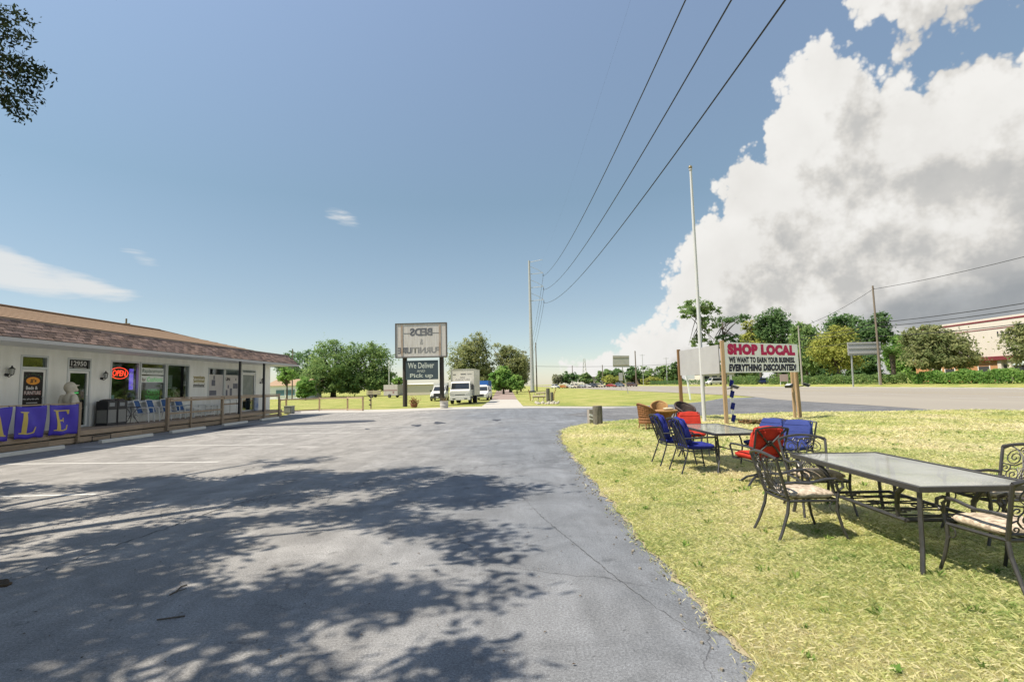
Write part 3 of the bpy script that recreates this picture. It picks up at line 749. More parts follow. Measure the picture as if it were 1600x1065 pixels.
# fallen leaves and twigs on the asphalt
r = np.random.default_rng(21); wv_ = []
for q in range(520):
    x, y = r.uniform(.8, 14), r.uniform(2.6, 16)
    if not in_poly(np.array([x]), np.array([y]), ISL)[0] or edge_dist(np.array([x]), np.array([y]), ISL)[0] < .05: continue
    z = LZ(x, y); k = r.integers(5, 12); hh = r.uniform(.03, .085)
    for j in range(k):
        a = r.uniform(0, 6.28); w = r.uniform(.004, .012); ln = r.uniform(.4, 1.3)*hh; bx_, by_ = x+r.normal(0, .02), y+r.normal(0, .02)
        wv_ += [(bx_-w*math.sin(a), by_+w*math.cos(a), z), (bx_+w*math.sin(a), by_-w*math.cos(a), z), (bx_+ln*.8*math.cos(a), by_+ln*.8*math.sin(a), z+hh*r.uniform(.5, 1)), (bx_+ln*.3*math.cos(a)-w*math.sin(a), by_+ln*.3*math.sin(a)+w*math.cos(a), z+hh*.5)]
o = stuff(link('lawn_weeds', npmesh('lawn_weeds', np.array(wv_), 4), leaf_mat('weed_green', (.10, .22, .05), (.34, .42, .12), .35))); tag(o, 'scattered taller green weed tufts in the dry lawn', 'weeds')
# crumbs of gravel and dirt along the broken asphalt edge
cr_ = MB()
for q in range(900):
    p = isl[r.integers(0, int(len(isl)*.8))]; s_ = r.uniform(.004, .013); cr_.box((p.x+r.normal(-.05, .10), p.y+r.normal(0, .06), .008), (s_*2, s_*1.6, s_*1.4), rz=r.uniform(0, 3))
o = stuff(cr_.build('edge_crumbs', mat('crumbs', (.30, .27, .22), .95, (.14, .13, .11), rand=.4))); tag(o, 'crumbs of gravel and dirt along the edge of the near lawn', 'gravel')
r = np.random.default_rng(11); n = 420
lx = r.uniform(-9, 1.5, n); ly = r.uniform(2.5, 14, n); a = r.uniform(0, 6.28, n); l = r.uniform(.006, .018, n); w = l*.5
lv = np.empty((n, 4, 3)); cz = .006+r.uniform(0, .008, n)
for q, (u, v) in enumerate([(-1, 0), (0, -1), (1, 0), (0, 1)]):
    lv[:, q, 0] = lx+np.cos(a)*l*u-np.sin(a)*w*v; lv[:, q, 1] = ly+np.sin(a)*l*u+np.cos(a)*w*v; lv[:, q, 2] = cz+.004*(q % 2)
o = stuff(link('leaf_litter', npmesh('leaf_litter', lv.reshape(-1, 3), 4), mat('dry_leaf', (.10, .065, .035), .9, (.05, .035, .02), rand=.4))); tag(o, 'tiny dry leaves scattered on the shaded asphalt', 'leaves')
for pts, lab in [([(245, 969), (268, 966), (289, 963)], 'thin straight grey twig lying on the shaded asphalt'), ([(265, 930), (275, 925), (283, 917), (292, 914)], 'small crooked forked twig lying on the shaded asphalt')]:
    t = MB(); w3 = [P(*q)+Vector((0, 0, .008)) for q in pts]; t.tube(w3, .006, 5)
    if 'forked' in lab: t.tube([w3[1], w3[1]+Vector((.06, .05, .006))], .004, 5)
    tag(t.build('twig', M_bark), lab, 'twig', 'twigs on the asphalt')
o = MB()
for i in range(26):
    a = random.random()*6.28; q = random.random()**.5; c = P(4+14*q*math.cos(a), 912+5*q*math.sin(a)); o.ball((c.x, c.y, .01), (.03, .03, .015), 6, 4)
o = stuff(o.build('leaf_pile', mat('dry_leaf', (.1, .07, .04)))); tag(o, 'little heap of brown leaf litter at the left edge', 'leaves')

# ================================================================== FURNITURE STORE (left)
WX, DX, DZ = -17.6, -16.2, .48        # wall plane, deck front, deck height
EX, EZ = -15.7, 3.60                  # eave edge
Y0, Y1 = 6.0, 37.2
store = thing('furniture_store', 'long low white store with brown shingle mansard and tan roof on the left', 'building', (-20, 22, 0), world=True)
OPEN = [(18.28, 19.38, DZ, 3.28), (20.22, 21.36, DZ, 3.28), (22.4, 27.9, 1.42, 3.28), (29.6, 33.05, 1.42, 3.22), (33.3, 35.1, DZ, 3.22)]
w = MB(); y = Y0
for (a, b, z0, z1) in OPEN:
    w.b2(WX-.2, WX, y, a, 0, 3.6); w.b2(WX-.2, WX, a, b, z1, 3.6); w.b2(WX-.2, WX, a, b, 0, z0); y = b
w.b2(WX-.2, WX, y, Y1, 0, 3.6)
w.b2(-26, WX-.2, Y1-.2, Y1, 0, 3.6); w.b2(-26, WX-.2, Y0, Y0+.2, 0, 3.6); w.b2(-26.2, -26, Y0, Y1, 0, 3.6)
wall = w.build('wall', M_stucco, store)
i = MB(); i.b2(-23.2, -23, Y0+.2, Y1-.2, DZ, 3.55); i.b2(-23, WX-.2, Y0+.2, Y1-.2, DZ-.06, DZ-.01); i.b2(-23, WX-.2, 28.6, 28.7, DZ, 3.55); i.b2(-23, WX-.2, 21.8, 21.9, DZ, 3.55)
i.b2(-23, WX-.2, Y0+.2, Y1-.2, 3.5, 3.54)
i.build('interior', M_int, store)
# roof
rf = MB(); rf.b2(EX+.03, WX-.01, Y0-.5, Y1+.35, EZ-.05, EZ-.02); rf.build('soffit', M_white, store)
fa = MB(); fa.b2(EX-.03, EX+.035, Y0-.5, Y1+.4, EZ-.09, EZ+.035); fa.b2(EX-.05, -25, Y1+.34, Y1+.4, EZ-.09, EZ+.035); fa.build('fascia', mat('fascia_paint', (.50, .50, .50), .6, (.42, .42, .42)), store)
MX, MZ = -16.25, 4.27
man = MB(); man.add([(EX+.03, Y0-.5, EZ+.04), (EX+.03, Y1+.42, EZ+.04), (MX, Y1-.1, MZ), (MX, Y0-.5, MZ)], [(0, 1, 2, 3)])
man.add([(EX+.03, Y1+.42, EZ+.04), (-26, Y1+.42, EZ+.04), (-26, Y1-.1, MZ), (MX, Y1-.1, MZ)], [(0, 1, 2, 3)])
mansard = man.build('mansard_roof', mat('roof_felt', (.02, .018, .02), .95), store)
cap = MB(); cap.b2(MX-.10, MX+.03, Y0-.5, Y1-.08, MZ-.01, MZ+.05); cap.b2(MX, -26, Y1-.14, Y1-.06, MZ-.01, MZ+.05); cap.build('flashing', mat('flashing', (.32, .25, .2), .6, metal=.2), store)
sv = Vector((MX-EX-.03, 0, MZ-EZ-.04)); SL = sv.length; sv.normalize(); sn = Vector((sv.z, 0, -sv.x))
if sn.x < 0: sn = -sn
TAB, EXPO = .30, SL/6
base_m = MB(); base_m.box((0, 0, 0), (TAB-.02, EXPO*1.22, .018)); sme = bpy.data.meshes.new('shingle'); sme.from_pydata(base_m.v, [], base_m.f); sme.materials.append(M_shin)
rest = MB(); cnt = 0
rotm = Matrix((Vector((0, 1, 0)), sv, sn)).transposed()
for row in range(6):
    for q in range(int((Y1+.9-Y0)/TAB)):
        yy = Y0-.4+TAB*(q+.5*(row % 2))+random.uniform(-.01, .01)
        lim = Y1+.36-(row+.5)/6*.5
        if yy+TAB/2 > lim: continue
        c = Vector((EX+.03, yy, EZ+.04))+sv*(EXPO*(row+.62))+sn*(.012+random.uniform(0, .006))
        tilt = Matrix.Rotation(-.05+random.uniform(-.012, .012), 3, 'X'); mm = rotm @ tilt
        if 15.4 < yy < 30.2 and cnt < 300:
            o = bpy.data.objects.new('shingle', sme); COL.objects.link(o); o.parent = mansard
            m4 = mm.to_4x4(); m4.translation = c; o.matrix_basis = m4; cnt += 1
        else: rest.box(c, (TAB-.02, EXPO*1.22, .018), M=mm)
stuff(rest.build('shingle_courses', M_shin, mansard))
RX, RZ, RY = -20.5, 5.44, 29.5
tr = MB(); tr.add([(MX-.03, Y0-.5, MZ+.02), (MX-.03, 33.2, MZ+.02), (-16.9, 34.1, MZ-.03), (RX, RY, RZ), (RX, Y0-.5, RZ), (-26, 34.1, MZ-.03), (-26, Y0-.5, MZ-.03)],
       [(0, 1, 2, 3, 4), (2, 5, 3), (3, 5, 6, 4)])
tr.build('main_roof', M_tan, store)
ct = MB(); yv0 = Y0-.5
for row in range(1, 11):         # shingle courses of the tan roof
    t = row/11; x = MX-.03+(RX-MX+.03)*t; z = MZ+.02+(RZ-MZ-.02)*t; ye = 33.2+(RY-33.2)*t
    ct.bar((x, yv0, z+.006), (x, ye, z+.006), .05, .012)
ct.build('roof_course', M_tan, store)
rc = MB(); rc.bar((RX, Y0-.5, RZ+.02), (RX, RY, RZ+.02), .25, .05); rc.bar((RX, RY, RZ+.02), (-16.9, 34.1, MZ), .2, .04); rc.build('ridge_cap', M_tan, store)
# low porch posts carrying the eave
for yy in (30.0, 32.9):
    p = MB(); p.b2(-16.02, -15.92, yy-.06, yy+.06, DZ, EZ-.05); p.build('porch_post', M_dark, store)
# doors and windows --------------------------------------------------
def frame(mb, a, b, z0, z1, x=WX, t=.07, dep=.10):
    mb.b2(x-dep, x+.02, a, a+t, z0, z1); mb.b2(x-dep, x+.02, b-t, b, z0, z1); mb.b2(x-dep, x+.021, a+t, b-t, z1-t, z1); mb.b2(x-dep, x+.021, a+t, b-t, z0, z0+t*.7)
    return mb
XD, ZD = (0, 1, 0), (0, 0, 1)        # reading direction on the wall is +Y
def pane(a, b, z0, z1, parent, x=WX-.06, m=None):
    p = MB(); p.b2(x-.004, x+.004, a, b, z0, z1); return p.build('pane', m or M_glass, parent)
def door(a, b, z0, z1, zt, tint=None):
    d = frame(MB(), a, b, z0, z1).b2(WX-.10, WX+.022, a+.07, b-.07, zt-.04, zt+.05).build('door', M_alu, store)
    lf = MB(); frame(lf, a+.075, b-.075, z0+.02, zt-.045, x=WX-.03, t=.085, dep=.05); lf.build('door_leaf', M_white, d)
    pane(a+.07, b-.07, zt+.05, z1-.07, d); pane(a+.16, b-.16, z0+.08, zt-.13, d)
    h = MB(); h.tube([(WX+.0, b-.2, 1.35), (WX+.06, b-.2, 1.35), (WX+.06, b-.2, 1.75), (WX+.0, b-.2, 1.75)], .014, 6); h.build('handle', M_alu, d)
    return d
d1 = door(18.28, 19.38, DZ, 3.28, 2.80); d2 = door(20.22, 21.36, DZ, 3.28, 2.80); d3 = door(33.3, 35.1, DZ, 3.22, 3.0)
def window(a, b, z0, z1):
    wd = frame(MB(), a, b, z0, z1).build('window', M_alu, store); pane(a+.07, b-.07, z0+.05, z1-.07, wd); return wd
wins = [window(a, b, 1.42, 3.28) for a, b in ((22.4, 24.16), (24.2, 26.02), (26.06, 27.9))] + [window(29.6, 31.3, 1.42, 3.22), window(31.34, 33.05, 1.42, 3.22)]
s = MB(); s.b2(WX, WX+.07, 22.3, 28.0, 1.36, 1.42); s.b2(WX, WX+.07, 29.5, 33.15, 1.36, 1.42); s.build('window_sill', M_stucco, store)
# poster on the first door
XP = WX-.02
M_post = mat('black_poster', (.012, .010, .010), .5); M_pwhite = mat('poster_white', (.75, .74, .72), .6); M_orange = mat('poster_orange', (.80, .27, .03), .6, (.85, .40, .05), scale=6)
def tagp(o, lab): o['label'] = lab; return o
po = MB(); po.b2(XP-.004, XP+.002, 18.42, 19.22, 1.25, 2.66); po = tagp(po.build('door_poster', M_post, store), 'black poster with orange oval emblem on the first door')
ov = MB(); ov.prism([(.27*math.cos(a), .14*math.sin(a)) for a in np.linspace(0, 2*math.pi, 24, endpoint=False)], (XP+.003, 18.82, 2.34), (0, 1, 0), (0, 0, 1), (.004, 0, 0)); ov.build('emblem', M_orange, po)
text("JJ's", .26, .15, M_post, po, (XP+.008, 18.69, 2.265), XD, ZD, bold=.03)
text('Beds &', .46, .13, M_pwhite, po, (XP+.003, 18.56, 2.02), XD, ZD, bold=.03)
text('FURNITURE', .66, .14, mat('poster_red', (.55, .10, .06), .6), po, (XP+.0025, 18.495, 1.83), XD, ZD, bold=.045)
text('FURNITURE', .64, .125, M_pwhite, po, (XP+.004, 18.50, 1.84), XD, ZD, bold=.02)
gl = MB()
for q in range(18): gl.b2(XP+.003, XP+.005, 18.46+.035*q, 18.46+.035*q+.024, 1.66+.012*math.sin(q*2.1), 1.69+.014*math.sin(q*1.3))
for q in range(11): gl.b2(XP+.003, XP+.005, 18.60+.04*q, 18.60+.04*q+.03, 1.52, 1.555)
gl.build('lettering', M_pwhite, po)
st = MB()
for q in range(16):
    a = math.pi*(.02+q/16.0*.98); st.box((XP+.004, 18.82+.33*math.cos(a)+random.uniform(-.03, .03), 2.42+.17*math.sin(a)+random.uniform(-.02, .02)), (.003, .022, .022))
st.build('stars', mat('poster_green', (.10, .28, .12), .6), po)
# house number over the second door
nb = MB(); nb.b2(WX-.05, WX-.045, 20.30, 21.28, 2.86, 3.20); nb = nb.build('number_board', M_post, store)
text('12950', .74, .20, M_pwhite, nb, (WX-.045, 20.44, 2.96), XD, ZD, bold=.02)
u = MB(); u.b2(WX-.044, WX-.040, 20.34, 20.50, 2.885, 2.905); u.b2(WX-.044, WX-.040, 20.58, 21.18, 2.885, 2.905); u.build('underline', M_pwhite, nb)
# sign inside the second door glass
sg = MB(); sg.b2(WX-.25, WX-.24, 20.62, 21.12, 1.5, 1.95); sg = sg.build('door_sign', mat('sign_green', (.03, .08, .05), .6), store)
text('12-5', .36, .12, M_pwhite, sg, (WX-.24, 20.69, 1.66), XD, ZD, bold=.02); q = MB(); q.b2(WX-.239, WX-.236, 20.66, 21.08, 1.86, 1.90); q.build('lettering', mat('neon_green', (.1, .5, .15), .6, emit=(.1, .8, .2), estr=.5), sg)
# neon OPEN
M_neon = mat('neon_red', (.8, .05, .03), .5, emit=(1.0, .05, .02), estr=2.2); M_neonb = mat('neon_blue', (.15, .1, .6), .5, emit=(.22, .12, 1.0), estr=.4)
op = thing('neon_open_sign', 'red neon sign reading OPEN in an oval behind the first big window', 'sign', (WX-.3, 23.1, 2.7), world=True)
text('OPEN', .78, .26, M_neon, op, (WX-.2, 22.78, 2.60), XD, ZD, shear=.15, bold=.005)
e = MB(); e.tube([(WX-.2, 23.17+.53*math.cos(a), 2.73+.25*math.sin(a)) for a in np.linspace(0, 2*math.pi, 32, endpoint=False)], .011, 5, closed=True); e.build('oval_tube', M_neon, op)
e = MB(); e.b2(WX-.23, WX-.21, 22.65, 23.7, 2.5, 2.96); e.build('backing', M_dark, op)
bl = thing('hours_sign', 'small glowing blue sign with white digits beside the neon OPEN', 'sign', (WX-.3, 23.9, 2.3), world=True)
e = MB(); e.b2(WX-.22, WX-.2, 23.80, 24.04, 1.98, 2.95); e.build('panel', M_neonb, bl)
text('10', .18, .14, M_pwhite, bl, (WX-.2, 23.83, 2.7), XD, ZD, bold=.02); text('6', .1, .14, M_pwhite, bl, (WX-.2, 23.90, 2.15), XD, ZD, bold=.02)
# clutter behind the first window
for q, (yy, zz, sy, sz, c) in enumerate([(22.75, 1.62, .3, .42, 'cream'), (22.95, 1.5, .34, .30, 'pale blue'), (23.3, 1.46, .4, .16, 'white'), (22.62, 1.47, .22, .2, 'slate blue')]):
    e = MB(); e.box((WX-.45, yy, zz+sz/2-.05), (.25, sy, sz), rz=.2*q); e.b2(WX-.50, WX-.40, yy-.03, yy+.03, zz+sz-.05, zz+sz-.01)
    tag(e.build('display_box', mat('display_'+c.replace(' ', '_'), {'cream': (.45, .5, .55), 'pale blue': (.3, .5, .65), 'white': (.6, .65, .7), 'slate blue': (.15, .25, .45)}[c], .6), store.parent), '%s display box on the sill behind the first big window' % c, 'box', 'display boxes behind the window')
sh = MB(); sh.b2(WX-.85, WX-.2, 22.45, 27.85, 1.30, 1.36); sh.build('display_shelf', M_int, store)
# second window: painted lettering
M_wtxt = mat('window_paint_white', (.85, .9, .87), .6); M_gtxt = mat('window_paint_green', (.10, .42, .12), .6, emit=(.1, .7, .15), estr=.15)
wb = MB(); wb.b2(WX-.054, WX-.050, 24.32, 25.90, 2.70, 3.02); wb.b2(WX-.054, WX-.050, 24.32, 25.90, 2.32, 2.64); wb = wb.build('window_banner', M_wtxt, store)
M_dtxt = mat('dark_green_paint', (.02, .09, .05), .6)
text('Replacement', 1.44, .22, M_dtxt, wb, (WX-.050, 24.39, 2.74), XD, ZD, shear=.2); text('for', .24, .16, mat('brown_paint', (.2, .1, .05), .6), wb, (WX-.050, 24.40, 2.38), XD, ZD, bold=.02); text('Cushions', 1.08, .22, M_gtxt, wb, (WX-.050, 24.74, 2.36), XD, ZD, shear=.2)
on = thing('green_neon_sign', 'green neon lettering low behind the second big window', 'sign', (WX-.2, 25.3, 1.5), world=True)
text('OPEN', .84, .24, M_gtxt, on, (WX-.12, 24.86, 1.76), XD, ZD, name='lettering'); text('TONIGHT', .98, .22, M_gtxt, on, (WX-.15, 24.80, 1.47), XD, ZD)
e = MB(); e.b2(WX-.18, WX-.17, 24.7, 25.85, 1.42, 2.05); e.build('backing', M_dark, on)
for q in range(9):   # odds and ends standing in the second and third window
    yy = [24.45, 24.62, 25.5, 25.72, 26.4, 26.75, 27.1, 27.45, 27.65][q]; hh = [.45, .3, .25, .5, .55, .4, .3, .75, .5][q]
    e = MB(); e.lathe([(.05, 0), (.09, .08), (.04, hh*.45), (.03, hh*.6), (.13, hh*.62), (.08, hh)], 10, (WX-.55, yy, 1.36))
    nm = ['white', 'green', 'blue grey', 'pale', 'yellow', 'cream', 'grey', 'tall cream', 'pink'][q]
    tag(e.build('table_lamp', mat('lamp_'+nm.replace(' ', '_'), [(.5, .55, .5), (.1, .3, .15), (.2, .3, .4), (.5, .5, .5), (.5, .42, .12), (.5, .45, .35), (.3, .3, .3), (.55, .5, .4), (.5, .3, .3)][q], .7), None), '%s table lamp on the shelf behind the big windows' % nm, 'lamp', 'lamps behind the windows')
ph = MB(); ph.tube([(WX-.6, 26.9, 3.5), (WX-.6, 26.9, 2.05)], .012, 6); ph.b2(WX-.75, WX-.45, 26.55, 27.6, 2.02, 2.06); ph.b2(WX-.76, WX-.74, 27.3, 27.62, 2.06, 2.75)
tag(ph.build('display_rack', mat('rack_white', (.55, .58, .55), .6), None), 'thin white display rack behind the third big window', 'rack')
# big printed poster across the third window group
bp = MB(); bp.b2(WX-.054, WX-.050, 29.72, 31.22, 1.48, 2.82); bp = tagp(bp.build('window_poster', mat('poster_paper', (.62, .60, .57), .7, (.5, .47, .46), scale=2, amt=1), store), 'pale poster with grey furniture pictures')
e = MB(); e.b2(WX-.049, WX-.047, 30.05, 30.42, 2.15, 2.5); e.b2(WX-.049, WX-.047, 29.85, 30.55, 1.6, 1.88); e.box((WX-.048, 30.30, 2.64), (.003, .16, .22)); e.build('picture', mat('poster_grey', (.10, .11, .16), .7, (.2, .2, .22), scale=8, amt=1.2), bp)
bp2 = MB(); bp2.b2(WX-.054, WX-.050, 31.44, 32.95, 1.48, 2.82); bp2 = tagp(bp2.build('window_poster', MATS['poster_paper'], store), 'pale poster with dark lettering and small pictures')
text('UN', .5, .2, M_post, bp2, (WX-.050, 31.5, 2.46), XD, ZD, bold=.06); text('4', .14, .2, M_post, bp2, (WX-.050, 32.6, 2.46), XD, ZD, bold=.04)
e = MB(); [e.b2(WX-.049, WX-.047, a, b, c, d) for a, b, c, d in ((32.35, 32.9, 1.98, 2.3), (31.55, 31.75, 1.55, 1.9), (32.0, 32.25, 1.55, 2.0), (31.75, 31.9, 2.0, 2.2))]; e.build('picture', MATS['poster_grey'], bp2)
bp3 = MB(); bp3.b2(WX-.054, WX-.050, 33.45, 34.75, 1.45, 2.9); bp3.build('door_film', mat('grey_film', (.16, .19, .18), .5, (.26, .29, .27), scale=2.2, amt=1.2), store)
# painted lettering on the wall between the windows (small, illegible)
ws = thing('wall_sign', 'small wall sign of three wavy yellow and dark script lines between windows', 'sign', (WX, 28.75, 2.4), world=True)
for q, (zz, c) in enumerate([(2.62, (.42, .33, .08)), (2.42, (.50, .42, .10)), (2.18, (.10, .10, .10))]):
    e = MB(); pts = [(WX+.012, 28.25+1.0*t/40, zz+.05*math.sin(t*1.1+q)+.03*math.sin(t*2.7)) for t in range(41)]
    e.tube(pts, .016, 5); e.tube([(WX+.012, 28.22, zz-.085), (WX+.012, 29.28, zz-.085)], .012, 5); e.build('script_line', mat('script_%d' % q, c, .6), ws)
# wall lanterns
def lantern(yy, zz, label):
    t = thing('wall_lantern', label, 'lamp', (WX, yy, zz), group='carriage lanterns on the store wall')
    e = MB(); e.lathe([(.05, -.08), (.055, -.06), (.05, .06), (.03, .08)], 10, (.02, -.05, -.08), Matrix.Rotation(R(90), 3, 'Y')); e.tube([(.02, -.05, -.1), (.10, -.03, -.16), (.16, 0, -.10)], .014, 6); e.build('bracket', M_dark, t)
    e = MB(); e.lathe([(.03, -.10), (.055, -.08), (.055, -.075), (.02, -.07)], 6, (.16, 0, 0)); e.lathe([(.10, .12), (.09, .135), (.03, .19), (.015, .24)], 6, (.16, 0, 0))
    for q in range(6):
        a = q*math.pi/3; e.tube([(.16+.055*math.cos(a), .055*math.sin(a), -.08), (.16+.088*math.cos(a), .088*math.sin(a), .125)], .008, 4)
    e.build('cage', M_dark, t)
    e = MB(); e.lathe([(.045, -.075), (.075, .12)], 6, (.16, 0, 0)); e.build('lantern_glass', mat('frosted_lamp', (.6, .62, .6), .3), t)
lantern(17.82, 2.62, 'black carriage lantern left of the poster door'); lantern(21.95, 2.55, 'black carriage lantern between the number door and the first window'); lantern(35.75, 2.45, 'black carriage lantern at the far end of the store wall')

# deck ---------------------------------------------------------------
deck = thing('deck', 'weathered timber deck running along the store front', 'deck', (-16.9, 24, 0), world=True)
DY0, DY1 = 9.0, 36.0
for q in range(9):
    x1 = WX+.01+q*.156; p = MB(); p.b2(x1, x1+.145, DY0, DY1, DZ-.035, DZ); p.build('plank', M_deck, deck)
for (z0, z1, x, nm) in ((.27, .445, DX+.03, 'rim_board'), (.03, .22, DX+.0, 'skirt_board')):
    for q in range(6):
        a = DY0+q*4.5; p = MB(); p.b2(x-.02, x+.02, a, a+4.49, z0+random.uniform(-.008, .008), z1); p.build(nm, M_wood, deck)
rocks = MB()
for q in range(150):
    yy = random.uniform(14, 36); s_ = random.uniform(.02, .05); rocks.ball((DX+.12+random.uniform(-.04, .1), yy, .01), (s_, s_*1.3, s_*.7), 6, 4)
o = stuff(rocks.build('edge_gravel', mat('gravel', (.22, .18, .14), .9, (.12, .1, .08), rand=.4))); tag(o, 'loose gravel and debris along the foot of the deck', 'gravel')
# rail
rail = thing('deck_rail', 'wooden post and rail balustrade along the deck edge', 'railing', (DX, 28, 0), world=True)
RXX = DX+.085
for yy, wv in ((19.1, .11), (24.0, .13), (25.75, .06), (28.5, .12), (30.4, .10), (33.3, .13), (35.4, .09)):
    p = MB(); p.b2(RXX-wv/2, RXX+wv/2, yy-wv/2, yy+wv/2, .05, 1.52); p.build('post', M_wood, rail)
p = MB(); p.b2(RXX-.08, RXX+.08, 23.93, 35.5, 1.522, 1.565); p.build('top_rail', M_wood, rail)
p = MB(); p.b2(RXX+.062, RXX+.10, 24.06, 28.44, 1.38, 1.50); p.build('under_rail', M_wood, rail)
p = MB(); p.b2(RXX+.062, RXX+.10, 28.56, 35.3, 1.38, 1.50); p.build('under_rail', M_wood, rail)
p = MB(); p.b2(RXX-.02, RXX+.02, 24.07, 28.43, .78, .86); p.build('lower_rail', M_wood, rail)
p = MB(); p.b2(RXX-.02, RXX+.02, 28.57, 30.3, 1.05, 1.13); p.build('lower_rail', M_wood, rail)
p = MB(); p.b2(RXX-.05, RXX+.05, 9.2, 19.03, 1.46, 1.50); p.build('top_rail', M_wood, rail)
for yy in (12.0, 15.4):
    p = MB(); p.b2(RXX-.05, RXX+.05, yy-.05, yy+.05, .05, 1.46); p.build('post', M_wood, rail)
# SALE banners: one vinyl panel per letter
def letter_poly(ch):
    if ch == 'E':
        return [(0, 0), (.62, 0), (.68, .24), (.63, .24), (.56, .07), (.26, .05), (.26, .47), (.44, .47), (.47, .40), (.50, .40), (.50, .62), (.47, .62), (.44, .54), (.26, .54), (.26, .94), (.54, .94), (.60, .78), (.65, .78), (.62, 1.0), (0, 1.0), (0, .96), (.10, .94), (.10, .06), (0, .04)]
    if ch == 'L':
        return [(0, 0), (.62, 0), (.70, .28), (.65, .28), (.55, .06), (.28, .05), (.28, .94), (.38, .96), (.38, 1), (0, 1), (0, .96), (.10, .94), (.10, .06), (0, .04)]
    if ch == 'A':
        return [(0, 0), (.26, 0), (.26, .04), (.16, .07), (.22, .27), (.52, .27), (.58, .06), (.48, .04), (.48, 0), (.82, 0), (.82, .04), (.74, .07), (.46, 1.0), (.38, 1.0), (.09, .07), (0, .04)]
    return [(0, .05), (.3, 0), (.6, .1), (.66, .3), (.5, .5), (.2, .64), (.2, .8), (.36, .93), (.56, .75), (.62, .75), (.58, 1), (.2, 1), (.03, .8), (.1, .58), (.4, .4), (.44, .2), (.3, .07), (.1, .25), (.02, .28)]
for ch, a, b in (('S', 13.95, 15.2), ('A', 15.28, 16.45), ('L', 16.55, 17.66), ('E', 17.76, 18.98)):
    t = thing('sale_banner', 'purple vinyl banner with yellow letter %s hung on the deck rail' % ch, 'banner', (RXX+.1, (a+b)/2, .5), group='purple letter banners on the rail', world=True)
    bn = MB(); nu, nv = 16, 14; wv = (b-a)
    def bx(u, v, _s=a): return RXX+.10+.045*math.sin(u*8+v*3+_s)*(1-v*.5)+.035*math.sin(v*6+u*6+_s*2)*math.sin(u*math.pi)
    def by(u, v): return a+wv*(u+(.06*(1-v))*(1-2*u)*math.sin((1-v)*2.2))
    def bz(u, v): return .40+1.06*v - .03*math.sin(u*math.pi)*v + .02*math.sin(u*12)*(1-v)
    bn.v = [(bx(i/nu, j/nv), by(i/nu, j/nv), bz(i/nu, j/nv)) for j in range(nv+1) for i in range(nu+1)]
    bn.f = [(j*(nu+1)+i, j*(nu+1)+i+1, (j+1)*(nu+1)+i+1, (j+1)*(nu+1)+i) for j in range(nv) for i in range(nu)]
    o = bn.build('vinyl', M_purple, t, smooth=True); sd = o.modifiers.new('s', 'SOLIDIFY'); sd.thickness = .006
    lp = letter_poly(ch); bm = bmesh.new()
    sx = .62*wv/.75; oy = .13*wv if ch != 'A' else .26*wv; oz = .14
    fc = bm.faces.new([bm.verts.new((0, (p[0]*sx+oy)/wv, oz+p[1]*.70)) for p in lp]); fc.normal_update()
    bmesh.ops.triangulate(bm, faces=[fc]); bmesh.ops.subdivide_edges(bm, edges=bm.edges[:], cuts=3, use_grid_fill=True)
    for v_ in bm.verts: u_, w_ = v_.co.y, v_.co.z; v_.co = (bx(u_, w_)+.007, by(u_, w_), bz(u_, w_))
    me = bpy.data.meshes.new('letter'); bm.to_mesh(me); bm.free(); link('letter', me, M_yellow, t)
    g = MB(); [g.tube([(RXX+.085, by(u_, 1), bz(u_, 1)-.03), (RXX+.05, by(u_, 1), 1.49)], .008, 5) for u_ in (.06, .94)]; g.build('tie', M_dark, t)
# pale statue between the doors
stt = MB()
sy, sx0 = 19.72, WX+.60
def sb(c, r): stt.ball((sx0+c[0], sy+c[1], DZ+c[2]), r, 16, 10)
sb((0, -.02, 1.60), (.19, .21, .22)); sb((0, .14, 1.55), (.12, .12, .13)); sb((0, .25, 1.50), (.075, .09, .075)); sb((0, .25, 1.68), (.11, .13, .03)); sb((.19, -.03, 1.60), (.04, .06, .08)); sb((-.19, -.03, 1.60), (.04, .06, .08)); sb((0, 0, 1.36), (.12, .12, .12)); sb((0, .02, 1.13), (.24, .25, .28)); sb((.02, .12, 1.02), (.2, .2, .2)); sb((0, .02, .82), (.24, .25, .25))
for s_ in (-1, 1):
    for k_ in range(8):
        t_ = k_/7; sb((s_*.22+.02*s_*t_, -.10-.05*math.sin(t_*3), 1.25-.42*t_), (.085-.02*t_,)*3)
    for k_ in range(7):
        t_ = k_/6; sb((s_*(.24-.03*t_), -.10+.34*t_, .86-.06*t_), (.07-.01*t_,)*3)
    for k_ in range(10):
        t_ = k_/9; sb((s_*.13, .02+.03*math.sin(t_*3), .75-.68*t_), (.12-.03*t_,)*3)
    sb((s_*.14, .10, .05), (.09, .15, .06))
M_statue = mat('statue_stone', (.72, .67, .56), .85, (.55, .51, .43), scale=9, amt=1.0, bump=.3, bscale=30)
o = stt.build('statue', M_statue, smooth=True); rm = o.modifiers.new('r', 'REMESH'); rm.mode = 'VOXEL'; rm.voxel_size = .022; rm.use_smooth_shade = True
sm = o.modifiers.new('m', 'SMOOTH'); sm.factor = .5; sm.iterations = 4
tag(o, 'pale stone statue of a hooded round-headed figure with bent arms by the number door', 'statue')
